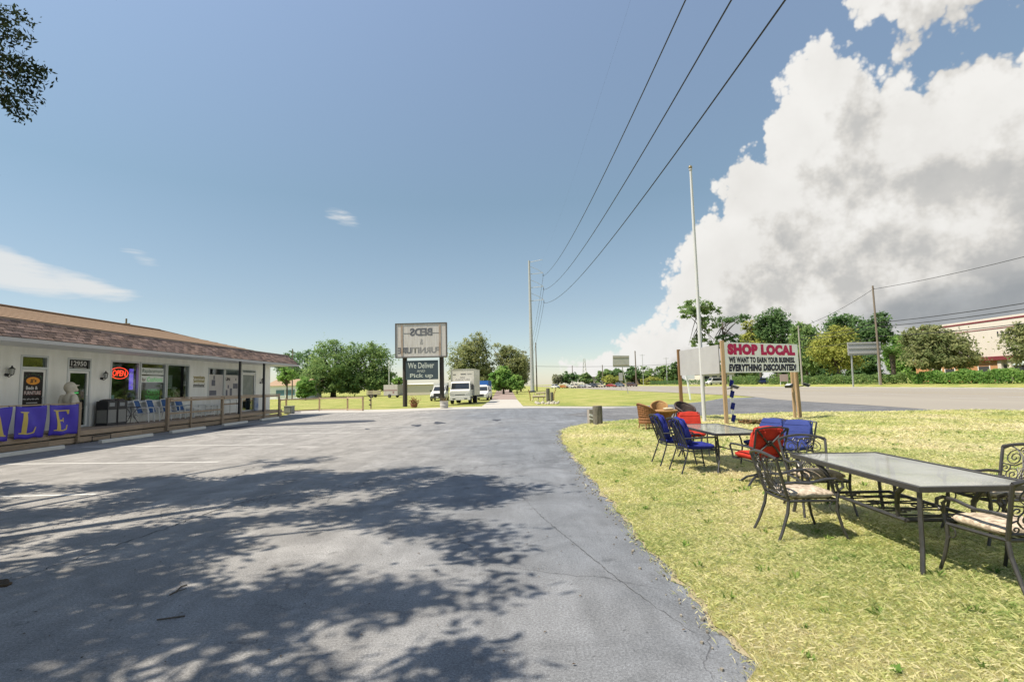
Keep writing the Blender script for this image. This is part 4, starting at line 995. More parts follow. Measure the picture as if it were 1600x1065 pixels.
# litter bins with stone panels
for yy, lab in ((21.72, 'black litter bin with pebble panel next to the number door'), (22.28, 'black litter bin with pebble panel below the first big window')):
    t = thing('litter_bin', lab, 'bin', (WX+.45, yy, DZ), group='litter bins on the deck')
    e = MB(); e.b2(-.25, .25, -.26, .26, 0, .12); e.b2(-.25, .25, -.26, .26, .66, 1.02)
    for q in (-1, 1):
        for p_ in (-1, 1): e.b2(q*.25-.03*q, q*.25, p_*.26-.03*p_, p_*.26, .12, .66)
    e.build('frame', M_dark, t)
    e = MB(); e.b2(-.235, .238, -.245, .245, .12, .66); e.build('stone_panel', mat('pebble', (.33, .33, .31), .9, (.2, .2, .19), scale=60, amt=1.4, bump=.6, bscale=70), t)
    e = MB(); e.b2(.25, .256, -.18, .10, .80, .95); e.build('flap', mat('bin_flap', (.3, .32, .33), .5), t)
    e = MB(); e.lathe([(.27, 0), (.26, .05), (.12, .09)], 12, (0, 0, 1.02)); e.build('lid', M_dark, t)
# wrought iron bistro table
t = thing('iron_table', 'small black wrought iron table with scrolled legs beside the bins', 'table', (WX+.6, 22.95, DZ))
e = MB(); e.lathe([(.30, .70), (.32, .715), (.30, .73)], 20); e.build('table_top', M_dark, t)
for q in range(3):
    a = q*2.094+.3; e = MB(); e.tube([(math.cos(a)*r_, math.sin(a)*r_, z_) for r_, z_ in ((.26, .70), (.14, .56), (.05, .42), (.08, .28), (.18, .14), (.27, 0))], .013, 6)
    e.tube([(math.cos(a)*(.16+.06*math.cos(b_)), math.sin(a)*(.16+.06*math.cos(b_)), .30+.06*math.sin(b_)) for b_ in np.linspace(0, 5, 12)], .009, 5); e.build('leg', M_dark, t)
# blue sling chairs with white tube frames
M_sling = mat('blue_sling', (.06, .15, .36), .8, (.05, .12, .30), scale=30, amt=.8)
def sling_chair(label):
    t = thing('sling_chair', label, 'chair', group='blue sling chairs on the deck')
    for s_ in (-1, 1):
        e = MB(); e.tube([(s_*.27, .28, 0), (s_*.27, .25, .40), (s_*.27, .22, .62), (s_*.27, .10, .66), (s_*.27, -.2, .63), (s_*.27, -.28, .60)], .024, 6); e.build('arm_frame', M_white, t)
        e = MB(); e.tube([(s_*.25, -.32, 0), (s_*.25, -.20, .40), (s_*.25, -.30, .70), (s_*.25, -.40, 1.0)], .022, 6); e.build('back_frame', M_white, t)
        e = MB(); e.tube([(s_*.25, -.20, .40), (s_*.25, .26, .43)], .014, 6); e.build('seat_rail', M_white, t)
    e = MB(); e.tube([(-.25, -.40, 1.0), (0, -.41, 1.02), (.25, -.40, 1.0)], .016, 6); e.build('top_bar', M_white, t)
    pts = [(.26, .43), (.1, .40), (-.1, .39), (-.19, .42), (-.25, .58), (-.32, .78), (-.39, .98)]
    e = MB(); e.v = [(x, y_, z_) for y_, z_ in pts for x in (-.24, .24)]; e.f = [(2*i, 2*i+1, 2*i+3, 2*i+2) for i in range(len(pts)-1)]
    o = e.build('sling', M_sling, t, smooth=True); sd = o.modifiers.new('s', 'SOLIDIFY'); sd.thickness = .01
    return t
ch0 = sling_chair('blue sling chair with white frame, next to the iron table')
ch0.location = (WX+.62, 23.75, DZ); ch0.rotation_euler = (0, 0, R(-78))
dup(ch0, (WX+.62, 24.55, DZ), R(-84), 'blue sling chair with white frame, second from the iron table'); dup(ch0, (WX+.62, 25.55, DZ), R(-100), 'blue sling chair with white frame just left of the rail post'); dup(ch0, (WX+.6, 26.6, DZ), R(-95), 'blue sling chair with white frame seen behind the rail')
# white slatted furniture along the deck
def white_piece(yy, wd, hh, label, cat):
    t = thing('white_'+cat, label, cat, (WX+.55, yy, DZ), group='white furniture behind the rail')
    e = MB(); e.b2(-.22, .22, -wd/2, wd/2, hh-.03, hh); e.build('top', M_white, t)
    for a in (-1, 1):
        for b in (-1, 1): e = MB(); e.b2(a*.2-.02, a*.2+.02, b*(wd/2-.05)-.02, b*(wd/2-.05)+.02, 0, hh-.03); e.build('leg', M_white, t)
    for q in range(3): e = MB(); e.b2(.19, .215, -wd/2+.07, wd/2-.07, .1+q*.16, .1+q*.16+.05); e.build('slat', M_white, t)
white_piece(27.5, .7, .5, 'low white slatted side table next to the last blue chair', 'table'); white_piece(28.6, .9, .62, 'white slatted console below the yellow wall sign', 'table'); white_piece(29.7, .7, .55, 'small white slatted stand left of the window posters', 'stand'); white_piece(31.0, .8, .85, 'tall white slatted stand below the window posters', 'stand')
o = MB(); o.b2(WX+.2, WX+.24, 34.55, 35.05, DZ, 1.5); o.b2(WX+.2, WX+.3, 34.6, 35.0, DZ, DZ+.04); tag(o.build('leaning_panel', mat('blue_white_panel', (.5, .55, .6), .6, (.12, .2, .4), scale=3, amt=1.6)), 'blue and white panel standing by the far store door', 'panel')
# concrete wheel stops
def wheel_stop(a, b, label):
    e = MB(); x = -15.2; e.prism([(-.09, 0), (.09, 0), (.065, .12), (-.065, .12)], (x, a, .0), (1, 0, 0), (0, 0, 1), (0, b-a, 0))
    o = e.build('wheel_stop', M_stop); bv = o.modifiers.new('b', 'BEVEL'); bv.width = .015; bv.segments = 2
    tag(o, label, 'wheel stop', 'concrete wheel stops along the deck'); return o
wheel_stop(14.6, 17.45, 'long pale wheel stop below the purple banners'); wheel_stop(19.0, 21.7, 'pale wheel stop in front of the litter bins'); wheel_stop(22.9, 25.4, 'wheel stop in front of the blue chairs'); wheel_stop(27.0, 29.4, 'wheel stop fourth from the banners, in the roof shadow'); wheel_stop(31.0, 33.3, 'farthest wheel stop, near the end of the deck')
o = MB(); o.tube([(DX+.14, 19.7, .02), (DX+.14, 19.7, .2), (DX+.14, 20.6, .2), (DX+.14, 20.6, .02)], .018, 6); tag(o.build('black_bracket', M_dark), 'low black metal bracket against the deck between two wheel stops', 'bracket')

# ================================================================== LAWN FURNITURE
def spiral(cx, cy, r0, turns, n=22, a0=0.0, s=1):
    return [(cx+r0*(1-t*.88)*math.cos(a0+s*t*turns*6.283), cy+r0*(1-t*.88)*math.sin(a0+s*t*turns*6.283)) for t in np.linspace(0, 1, n)]

def cast_chair(label):
    """faces +Y"""
    t = thing('cast_chair', label, 'chair', group='cast metal chairs at the large table')
    def bk(u, v):     # back surface: u -1..1, v 0..1
        w_ = .245+.05*v; return (u*w_, -.25-.13*v-.035*(1-u*u)*(.3+v), .42+.45*v+.05*(1-u*u)*v)
    for s_ in (-1, 1):
        e = MB(); e.tube([(s_*.275, -.40, 0), (s_*.262, -.34, .12), (s_*.25, -.27, .30), bk(s_, 0), bk(s_, .5), bk(s_, 1)], .017, 7, rs=[.015, .016, .018, .018, .017, .016]); e.build('leg', M_cast, t)
        e = MB(); e.tube([(s_*.30, .33, 0), (s_*.285, .28, .15), (s_*.27, .25, .30), (s_*.27, .25, .42), (s_*.275, .27, .50)], .016, 7, rs=[.014, .015, .017, .017, .015]); e.build('leg', M_cast, t)
        ax = s_*.29
        e = MB(); e.tube([bk(s_, .42), (ax, -.20, .62), (ax, -.05, .61), (ax, .12, .645), (ax, .24, .65), (ax, .305, .62), (ax, .315, .565), (ax*.98, .275, .53), (ax*.97, .25, .57), (ax*.97, .265, .60)], .016, 7); e.tube([(s_*.275, .27, .50), (ax, .24, .60), (ax, .2, .645)], .013, 6); e.build('armrest', M_cast, t)
        e = MB(); e.tube([(s_*.27, .22+.05*math.cos(a), .36+.05*math.sin(a)) for a in np.linspace(-1.5, 4.5, 14)], .007, 5); e.build('leg_scroll', M_cast, t)
    e = MB(); e.tube([(-.27, .26, .42), (0, .28, .42), (.27, .26, .42), (.25, -.25, .42), (0, -.26, .42), (-.25, -.25, .42)], .016, 6, closed=True)
    for q in range(7): e.tube([(-.26+.087*q, .26, .425), (-.24+.08*q, -.25, .425)], .008, 5)
    e.build('seat_frame', M_cast, t)
    e = MB(); e.tube([bk(u, 1) for u in np.linspace(-1, 1, 11)], .017, 7); br = e.build('backrest', M_cast, t)
    e = MB(); e.tube([bk(u, .10) for u in np.linspace(-1, 1, 7)], .011, 6); e.build('lower_bar', M_cast, br)
    e = MB()
    for s_ in (-1, 1):
        for (cx, cy, r0, tn, a0, sg) in ((.52, .72, .21, 1.9, 2.2, -1), (.50, .36, .19, 1.8, -1.0, 1), (.22, .86, .10, 1.4, 0, 1), (.82, .50, .12, 1.4, 2.5, 1), (.80, .18, .09, 1.3, 0, -1)):
            e.tube([bk(s_*x*1.0, y_) for x, y_ in [(cx+(p[0]-cx)*1.9, p[1]) for p in spiral(cx, cy, r0*.85, tn, 20, a0, sg)] if abs(x) < 1.02], .0062, 5)
        e.tube([bk(s_*u, v) for u, v in ((.95, .95), (.72, .98), (.5, .9), (.25, .75), (.12, .5), (.2, .25), (.5, .12))], .008, 5)
        e.tube([bk(s_*u, v) for u, v in ((.98, .62), (.75, .58), (.45, .55), (.2, .62), (0, .8))], .007, 5)
        e.tube([bk(s_*u, v) for u, v in ((.98, .3), (.8, .34), (.6, .2), (.3, .2), (0, .35))], .007, 5)
    for q in range(-3, 4):    # crossing lattice in the middle
        e.tube([bk(q*.09-.16, .14), bk(q*.09+.10, .52)], .005, 4); e.tube([bk(q*.09+.16, .14), bk(q*.09-.10, .52)], .005, 4)
    e.build('scroll_work', M_cast, br)
    e = MB(); e.puff((0, .01, .475), (.50, .51, .10), e=.3, nu=20, nv=8); cu = e.build('seat_cushion', M_beige, t, smooth=True)
    e = MB(); e.tube([(x_*.238, .01+y_*.243, .475) for x_, y_ in ((-1, -.9), (-.9, -1), (.9, -1), (1, -.9), (1, .9), (.9, 1), (-.9, 1), (-1, .9))], .007, 5, closed=True); e.build('piping', M_beige, cu)
    return t
cc = cast_chair('cast metal scroll-back chair standing nearest the asphalt, its back to it')
def put(o, x, y, rz): o.location = (x, y, LZ(x, y)); o.rotation_euler = (0, 0, R(rz))
put(cc, 3.17, 5.86, -90)
for x, y, rz, lab in ((3.84, 6.66, 172, 'cast metal scroll-back chair at the far end of the large table'), (4.92, 5.40, 86, 'cast metal scroll-back chair across the large table at the right edge'), (4.02, 4.34, 3, 'cast metal chair with cushion at the near end, cut by the right edge')):
    dup(cc, (x, y, LZ(x, y)), R(rz), lab)
# large table
t = thing('large_patio_table', 'long frosted glass patio table with black metal frame in the foreground', 'table', (4.06, 5.60, LZ(4.06, 5.6)), R(-2))
TW, TL = .52, 1.08
e = MB(); e.b2(-TW+.04, TW-.04, -TL+.04, TL-.04, .705, .717); e.build('glass_top', M_ttop, t)
e = MB()
for s_ in (-1, 1): e.b2(s_*TW-.022, s_*TW+.022, -TL-.02, TL+.02, .675, .722); e.b2(-TW+.022, TW-.022, s_*TL-.022, s_*TL+.022, .675, .7215)
e.build('top_frame', M_cast, t)
for a in (-1, 1):
    for b in (-1, 1):
        e = MB(); e.tube([(a*(TW-.03), b*(TL-.05), .69), (a*(TW-.02), b*(TL-.05), .45), (a*(TW+.0), b*(TL-.03), .2), (a*(TW+.04), b*(TL+.0), -.02)], .02, 6); e.build('leg', M_cast, t)
    for b in (-1, 1):   # arched braces that swing in to the low shelf
        e = MB(); e.tube([(b*(TW-.08), a*(TL-.18), .67), (b*(TW-.10), a*(TL-.34), .655), (b*(TW-.13), a*(TL-.47), .58), (b*(TW-.16), a*(TL-.54), .46), (b*(TW-.17), a*(TL-.55), .33)], .02, 6, rs=[.018, .022, .026, .024, .018]); e.build('arched_brace', M_cast, t)
e = MB()
for s_ in (-1, 1): e.tube([(s_*(TW-.17), -TL+.45, .32), (s_*(TW-.17), TL-.45, .32)], .02, 6)
for s_ in (-1, 1): e.tube([(-TW+.17, s_*(TL-.45), .32), (TW-.17, s_*(TL-.45), .32)], .018, 6)
for q in range(9):
    yy = -TL+.5+q*(2*TL-1)/8
    e.tube([(-TW+.17, yy, .325), (0, yy+.05*(-1)**q, .325), (TW-.17, yy, .325)], .009, 5)
for q in range(6):
    e.tube([(x, y_, .325) for x, y_ in spiral(.16*(-1)**q, -.5+q*.2, .09, 1.5, 14)], .007, 4)
e.build('low_shelf', M_cast, t)
# smaller table behind with cushioned chairs
t = thing('small_patio_table', 'frosted glass patio table with slim black legs between blue and red chairs', 'table', (4.13, 10.6, LZ(4.13, 10.6)))
e = MB(); e.b2(-.44, .44, -1.12, 1.12, .700, .712); e.build('glass_top', M_ttop, t)
e = MB()
for s_ in (-1, 1): e.b2(s_*.455-.02, s_*.455+.02, -1.16, 1.16, .675, .717); e.b2(-.435, .435, s_*1.14-.02, s_*1.14+.02, .675, .7165)
e.build('top_frame', M_cast2, t)
for a in (-1, 1):
    for b in (-1, 1): e = MB(); e.tube([(a*.40, b*1.05, .69), (a*.36, b*1.0, .45), (a*.37, b*1.02, .22), (a*.45, b*1.12, -.02)], .016, 6); e.build('leg', M_cast2, t)
e = MB(); e.tube([(-.37, -1.0, .33), (-.1, -.3, .33), (-.1, .3, .33), (-.37, 1.0, .33)], .013, 6); e.tube([(.37, -1.0, .33), (.1, -.3, .33), (.1, .3, .33), (.37, 1.0, .33)], .013, 6); e.tube([(-.1, 0, .33), (.1, 0, .33)], .013, 6); e.build('stretcher', M_cast2, t)

def cushion_chair(label, m, swivel=False, tall=0.0, crossed=False):
    t = thing('cushioned_chair', label, 'chair', group='cushioned chairs around the small table')
    H = .97+tall
    def bk(u, v): return (u*(.255+.02*v), -.26-.17*v, .42+(H-.42)*v+.03*(1-u*u)*v)
    if swivel:
        e = MB(); e.lathe([(.035, .10), (.03, .36), (.12, .39), (.12, .40)], 10); e.build('pedestal', M_cast2, t)
        for q in range(4):
            a = q*math.pi/2+.5; e = MB(); e.tube([(0, 0, .16), (.2*math.cos(a), .2*math.sin(a), .10), (.34*math.cos(a), .34*math.sin(a), 0)], .02, 6); e.build('foot', M_cast2, t)
    for s_ in (-1, 1):
        e = MB()
        if swivel: e.tube([bk(s_, -.05), bk(s_, .5), bk(s_, 1)], .016, 6); e.build('back_post', M_cast2, t)
        else: e.tube([(s_*.285, -.42, 0), (s_*.27, -.34, .2), bk(s_, 0), bk(s_, .5), bk(s_, 1)], .015, 6); e.build('leg', M_cast2, t)
        if not swivel: e = MB(); e.tube([(s_*.30, .31, 0), (s_*.29, .27, .22), (s_*.28, .25, .42)], .015, 6); e.build('leg', M_cast2, t)
        e = MB(); e.tube([bk(s_, .40), (s_*.31, -.15, .645), (s_*.315, .10, .655), (s_*.315, .24, .65), (s_*.31, .29, .61), (s_*.29, .27, .52), (s_*.28, .25, .40)], .017, 6); e.build('armrest', M_cast2, t)
    e = MB(); e.tube([(-.28, .26, .41), (.28, .26, .41), (.26, -.26, .41), (-.26, -.26, .41)], .015, 6, closed=True); e.build('seat_frame', M_cast2, t)
    e = MB(); e.tube([bk(u, 1) for u in np.linspace(-1, 1, 7)], .015, 6); e.tube([bk(u, .06) for u in np.linspace(-1, 1, 5)], .012, 6)
    if crossed:
        for s_ in (-1, 1): e.tube([bk(s_*u, v) for u, v in ((-.95, .06), (-.5, .33), (-.12, .5), (.12, .5+.02), (.5, .72), (.95, 1))], .017, 6)
        e.tube([bk(.17*math.cos(a), .51+.07*math.sin(a)) for a in np.linspace(0, 6.28, 12, endpoint=False)], .012, 5, closed=True)
    else:
        for u in (-.6, -.2, .2, .6): e.tube([bk(u, .06), bk(u*.75, .5), bk(u*1.1, 1)], .011, 5)
        for s_ in (-1, 1): e.tube([bk(s_*.95, .1), bk(s_*.5, .5), bk(0, .85)], .008, 5)
    e.build('back_lattice', M_cast2, t)
    e = MB(); e.puff((0, .01, .475), (.53, .53, .12), e=.22, nu=24, nv=8); cu = e.build('seat_cushion', m, t, smooth=True)
    e = MB(); e.tube([(x_*.25, .01+y_*.25, .478) for x_, y_ in ((-1, -.93), (-.93, -1), (.93, -1), (1, -.93), (1, .93), (.93, 1), (-.93, 1), (-1, .93))], .007, 5, closed=True); e.build('piping', m, cu)
    an = math.atan2(.17, H-.42); Mx = Matrix.Rotation(an, 3, 'X')
    cen = Vector(bk(0, .53))+Vector((0, .085, .02)); hh = H-.44
    e = MB(); e.puff(cen, (.53, .13, hh+.02), M=Mx, e=.25, nu=24, nv=10)
    bc = e.build('back_cushion', m, t, smooth=True)
    e = MB()
    for q in range(3): e.tube([tuple(cen+Mx @ Vector((x_, .062, -hh*.28+q*hh*.28))) for x_ in (-.22, 0, .22)], .008, 5)
    e.tube([tuple(cen+Mx @ Vector((x_*.255, 0, z_*hh*.49))) for x_, z_ in ((-1, -.9), (-.9, -1), (.9, -1), (1, -.9), (1, .9), (.9, 1), (-.9, 1), (-1, .9))], .009, 5, closed=True)
    for s_ in (-1, 1): e.tube([tuple(cen+Mx @ Vector((s_*.12, -.065, hh*.47))), tuple(cen+Mx @ Vector((s_*.13, -.12, hh*.42))), tuple(cen+Mx @ Vector((s_*.14, -.10, hh*.2)))], .008, 4)
    e.build('piping', m, bc)
    return t
b0 = cushion_chair('royal blue cushioned chair left of the small table, nearer to the camera', M_blue); put(b0, 3.42, 9.83, -84)
x, y = 3.30, 10.66; dup(b0, (x, y, LZ(x, y)), R(-88), 'royal blue cushioned chair left of the small table, farther one')
b1 = cushion_chair('faded blue cushioned chair right of the small table, nearer and larger', M_blue2, tall=-.07); put(b1, 4.98, 9.40, 122)
x, y = 4.98, 10.42; dup(b1, (x, y, LZ(x, y)), R(114), 'faded blue cushioned chair right of the small table, farther behind red back')
r0 = cushion_chair('bright red cushioned chair at the far end of the small table facing us', M_red, tall=-.03); put(r0, 4.22, 12.3, 172)
r1 = cushion_chair('red cushioned swivel chair with crossed metal back, turned away from us', M_red, swivel=True, crossed=True, tall=-.04); put(r1, 4.02, 8.62, 8)

# wicker set
def wicker_chair(label, m, dark=False):
    t = thing('wicker_chair', label, 'chair', group='wicker chairs on the lawn')
    def rim(a):   # a from -pi*.95 .. pi*.95 around, 0 = back (-Y)
        k_ = abs(a)/(math.pi*.72); z = .95-.33*min(1, k_**1.4); rr = .34-.02*k_
        return (rr*1.0*math.sin(a), -rr*math.cos(a)-.04*(1-k_)*(z-.4), z)
    A = np.linspace(-math.pi*.72, math.pi*.72, 21)
    e = MB(); e.tube([rim(a) for a in A], .032, 8); e.build('rim', m, t)
    e = MB(); nz = 6
    pts = [[Vector((.30*math.sin(a), -.30*math.cos(a), .40)).lerp(Vector(rim(a)), j/nz) for a in A] for j in range(nz+1)]
    for i, a in enumerate(A): e.tube([pts[j][i] for j in range(nz+1)], .010, 5)
    for j in range(1, nz): e.tube([pts[j][i]+Vector((math.sin(A[i]), -math.cos(A[i]), 0))*(.008*(-1)**(i+j)) for i in range(len(A))], .014, 5)
    e.build('woven_back', m, t)
    sh = MB(); nA = len(A); sh.v = [tuple(pts[j][i]) for j in range(nz+1) for i in range(nA)]; sh.f = [(j*nA+i, j*nA+i+1, (j+1)*nA+i+1, (j+1)*nA+i) for j in range(nz) for i in range(nA-1)]
    o = sh.build('weave_panel', m, t, smooth=True); sd = o.modifiers.new('s', 'SOLIDIFY'); sd.thickness = .012
    e = MB(); e.lathe([(.30, .34), (.33, .36), (.33, .40), (.29, .43), (.05, .44)], 20); e.build('seat', m, t)
    e = MB(); e.lathe([(.31, .20), (.325, .27), (.315, .34)], 20); e.build('apron', m, t)
    for q in range(4):
        a = math.pi/4+q*math.pi/2; e = MB(); e.tube([(.27*math.cos(a), .27*math.sin(a), .36), (.29*math.cos(a), .29*math.sin(a), .15), (.33*math.cos(a), .33*math.sin(a), 0)], .022, 6); e.build('leg', m, t)
    e = MB(); e.tube([(.25*math.cos(a), .25*math.sin(a), .13) for a in np.linspace(0, 6.28, 16, endpoint=False)], .012, 5, closed=True); e.build('foot_ring', m, t)
    return t
wc = wicker_chair('brown wicker tub chair on the left of the wicker table, seen from the side', M_wick); put(wc, 4.95, 19.2, -70)
x, y = 6.05, 20.9
w2 = wicker_chair('honey brown wicker tub chair behind the wicker table', M_wick2); put(w2, 5.92, 21.0, 165)
w3 = wicker_chair('very dark wicker tub chair right of the wicker table by the sign post', M_wickd); put(w3, 6.55, 19.7, 195); w3.scale = (1.12, 1.12, 1.0)
t = thing('wicker_table', 'low round wicker table among the tub chairs', 'table', (5.75, 19.5, LZ(5.75, 19.5)))
e = MB(); e.lathe([(.40, .60), (.43, .62), (.43, .65), (.40, .67)], 22); e.build('table_top', M_wick2, t)
e = MB(); e.lathe([(.30, .0), (.26, .12), (.16, .3), (.2, .45), (.34, .6)], 16); e.build('base', M_wick, t)
for q in range(8): a = q*.785; e = MB(); e.tube([(.31*math.cos(a), .31*math.sin(a), 0), (.24*math.cos(a), .24*math.sin(a), .25), (.36*math.cos(a), .36*math.sin(a), .59)], .016, 5); e.build('cane', M_wick, t)
o = MB(); o.puff((5.80, 19.35, LZ(5.8, 19.4)+.715), (.36, .30, .09)); tag(o.build('folded_cushion', mat('cream_fabric', (.55, .47, .33), .95), smooth=True), 'cream folded cushion lying on the wicker table', 'cushion')

# ================================================================== SIGNS
def vz(a, b): return Vector((b[0]-a[0], b[1]-a[1], 0))
A_, B_ = (8.28, 20.0), (12.42, 22.3)
dirv = vz(A_, B_).normalized(); nrm_ = Vector((dirv.y, -dirv.x, 0)); L_ = vz(A_, B_).length
t = thing('shop_local_sign', 'white board reading SHOP LOCAL on pine posts, angled beside a second board', 'sign', (A_[0], A_[1], 0), world=True)
bdy = MB(); bdy.box(((A_[0]+B_[0])/2, (A_[1]+B_[1])/2, 2.64), (L_, .05, 1.20), rz=math.atan2(dirv.y, dirv.x)); board = bdy.build('board', M_signw, t)
def onb(u, z): p = Vector((A_[0], A_[1], 0))+dirv*u+nrm_*.028; return (p.x, p.y, z)
text('SHOP LOCAL', L_*.92, .45, M_magenta, board, onb(L_*.035, 2.745), dirv, (0, 0, 1), bold=.085, spacing=1.12)
text('WE WANT TO EARN YOUR BUSINESS.', L_*.90, .24, M_navy, board, onb(L_*.045, 2.43), dirv, (0, 0, 1), bold=.06, spacing=1.1)
text('EVERYTHING DISCOUNTED!', L_*.92, .30, M_navy, board, onb(L_*.04, 2.09), dirv, (0, 0, 1), bold=.07, shear=.12, spacing=1.1)
def spost(p, w_, z1, m=M_wood2, lean=0):
    e = MB(); e.bar((p[0], p[1], -.1), (p[0]+lean, p[1], z1), w_, w_); return e.build('post', m, t)
a0 = Vector((A_[0], A_[1], 0)); b0_ = Vector((B_[0], B_[1], 0))
pp = a0-dirv*.10; spost(pp, .12, 3.30)
pp = a0+dirv*.10-nrm_*.16; spost(pp, .12, 3.25, M_wood)
pp = b0_-dirv*.30-nrm_*.12; spost(pp, .10, 3.1); pp = b0_+dirv*.10-nrm_*.15; spost(pp, .13, 3.15, lean=-.08)
# second leg of the V, seen from behind
Cp = (7.85, 24.1); d2_ = vz(A_, Cp).normalized(); n2_ = Vector((-d2_.y, d2_.x, 0)); L2 = vz(A_, Cp).length
t2 = thing('blank_sign_board', 'pale blank back of a sign board between two posts left of the pole', 'sign', (Cp[0], Cp[1], 0), world=True)
e = MB(); e.box(((A_[0]+Cp[0])/2-.02, (A_[1]+Cp[1])/2+.15, 2.60), (L2-.5, .04, 1.15), rz=math.atan2(d2_.y, d2_.x)); bb = e.build('board', mat('board_back', (.38, .38, .38), .8, (.31, .31, .31), scale=1.5, amt=1), t2)
for k_ in (.30, .58):
    p = Vector((A_[0], A_[1], 0))+d2_*L2*k_-n2_*.06; e = MB(); e.box((p.x, p.y, 2.60), (.07, .05, 1.1), rz=math.atan2(d2_.y, d2_.x)); e.build('stud', mat('stud_grey', (.20, .20, .20), .8), t2)
e = MB(); p = Vector((A_[0], A_[1], 0))+d2_*L2*.5-n2_*.05; e.box((p.x, p.y, 3.12), (L2-.55, .06, .07), rz=math.atan2(d2_.y, d2_.x)); e.build('top_rail', MATS['stud_grey'], t2)
e = MB(); e.bar((Cp[0], Cp[1], -.1), (Cp[0]-.02, Cp[1], 3.25), .13, .13); e.build('post', mat('dark_pine', (.24, .14, .06), .85, (.16, .09, .04), stretch=(5, 5, .7)), t2)
# floodlights on the posts
def flood(p, rz, label):
    t = thing('floodlight', label, 'floodlight', p, rz, 'black floodlights on the sign posts')
    e = MB(); e.tube([(0, 0, 0), (0, -.12, .02), (0, -.2, .03)], .02, 6); e.build('arm', M_dark, t)
    e = MB(); e.prism([(-.10, -.05), (.10, -.05), (.15, .06), (-.15, .06)], (-.13, -.3, .06), (0, .9, .3), (0, -.3, .9), (.26, 0, 0)); e.build('housing', M_dark, t)
    e = MB(); e.box((0, -.33, .13), (.22, .22, .012), M=Matrix.Rotation(.32, 3, 'X')); e.build('lens', M_lamp, t)
q = a0-nrm_*.16+dirv*.10; flood((q.x+.07, q.y-.06, 1.42), R(60), 'black floodlight on the dark inner post at the left of the sign')
q = b0_-dirv*.30-nrm_*.12; flood((q.x-.07, q.y-.06, 1.38), R(-50), 'black floodlight on the left of the paired right posts'); q = b0_-nrm_*.15; flood((q.x+.09, q.y, 1.40), R(70), 'black floodlight on the outermost right post')
t = thing('striped_marker', 'slim white marker post with blue bands at the foot of the sign', 'marker', (8.55, 20.15, 0), world=True)
e = MB(); e.b2(8.49, 8.57, 20.10, 20.14, 0, 1.95); e.build('post', M_white, t)
for z_ in (.15, .62, 1.08, 1.5): e = MB(); e.box((8.53, 20.09, z_+.13), (.15, .02, .26), M=Matrix.Rotation(.25, 3, 'Y')); e.build('blue_band', M_blue, t)
# flagpole
t = thing('flagpole', 'tall bare white tapered flagpole with ball top on the lawn', 'flagpole', (8.1, 22.0, 0))
e = MB(); e.tube([(0, 0, -.1), (0, 0, 4), (0, 0, 8), (0, 0, 11.1)], .06, 10, rs=[.085, .075, .062, .045]); e.build('shaft', mat('flagpole_white', (.55, .56, .56), .45, (.46, .47, .47), scale=1, amt=1), t)
e = MB(); e.ball((0, 0, 11.2), (.085, .085, .085)); e.build('ball', mat('brass', (.3, .25, .15), .4, metal=.5), t)
e = MB(); e.lathe([(.06, 11.05), (.075, 11.07), (.075, 11.12), (.05, 11.14)], 10); e.build('truck_cap', M_galv, t)
e = MB(); e.bar((.08, 0, 1.5), (.08, 0, 1.7), .02, .03); e.tube([(.13, 0, 1.52), (.1, 0, 1.6), (.13, 0, 1.68)], .012, 5); e.build('cleat', M_dark, t)
e = MB(); e.tube([(.09, .0, 1.6), (.08, .02, 6), (.06, 0, 11.05)], .006, 4); e.build('halyard', M_white, t)

# pylon sign by the far end of the lot
pl = P(633, 634.5); pr = P(692, 634); PYY = pl.y
t = thing('pylon_sign', 'weathered sign cabinet with ghosted reversed lettering on two dark poles', 'sign', (pl.x+1.8, PYY, 0), world=True)
sc = PYY/800
def PX(px): return pl.x+(px-633)*sc
def PZ(py): return 1.75+(605.4-py)*sc
for px in (633, 690.5):
    e = MB(); e.tube([(PX(px), PYY, -.1), (PX(px), PYY, PZ(507))], .22, 10); e.build('pole', mat('pole_black', (.035, .03, .03), .7, (.06, .045, .035), stretch=(1, 1, .3)), t)
M_cab = mat('cabinet_panel', (.62, .60, .57), .8, (.44, .40, .36), scale=2, amt=1.1, stretch=(6, 1, .35))
e = MB(); e.b2(PX(621.5), PX(699), PYY-.55, PYY-.25, PZ(557.5), PZ(506.5)); cab = e.build('cabinet', M_cab, t)
e = MB(); x0, x1, z0, z1 = PX(620), PX(700.3), PZ(559), PZ(505)
e.b2(x0, x0+.10, PYY-.6, PYY-.2, z0, z1); e.b2(x1-.10, x1, PYY-.6, PYY-.2, z0, z1); e.b2(x0+.1, x1-.1, PYY-.601, PYY-.2, z1-.10, z1); e.b2(x0+.1, x1-.1, PYY-.601, PYY-.2, z0, z0+.10); e.build('cabinet_frame', mat('frame_brown', (.12, .11, .10), .7), t)
for px in (630.5, 689.5): e = MB(); e.b2(PX(px)-.09, PX(px)+.09, PYY-.585, PYY-.56, PZ(556), PZ(508)); e.build('rust_strip', mat('rust_strip', (.30, .19, .12), .9, (.42, .38, .33), scale=3, amt=1.2, stretch=(1, 1, .5)), t)
M_ghost = mat('ghost_print', (.07, .08, .10), .8, (.20, .20, .20), scale=3, amt=1.3); M_ghost2 = mat('ghost_print_faint', (.16, .16, .17), .8, (.32, .31, .29), scale=3, amt=1.3)
yf = PYY-.552
text('BEDS', PX(678)-PX(643), PZ(513)-PZ(525.5), M_ghost, cab, (PX(643), yf, PZ(525.5)), (1, 0, 0), (0, 0, 1), bold=.05, mirror=True)
text('&', .32, .55, M_ghost2, cab, (PX(658), yf, PZ(539)), (1, 0, 0), (0, 0, 1), mirror=True, bold=.01)
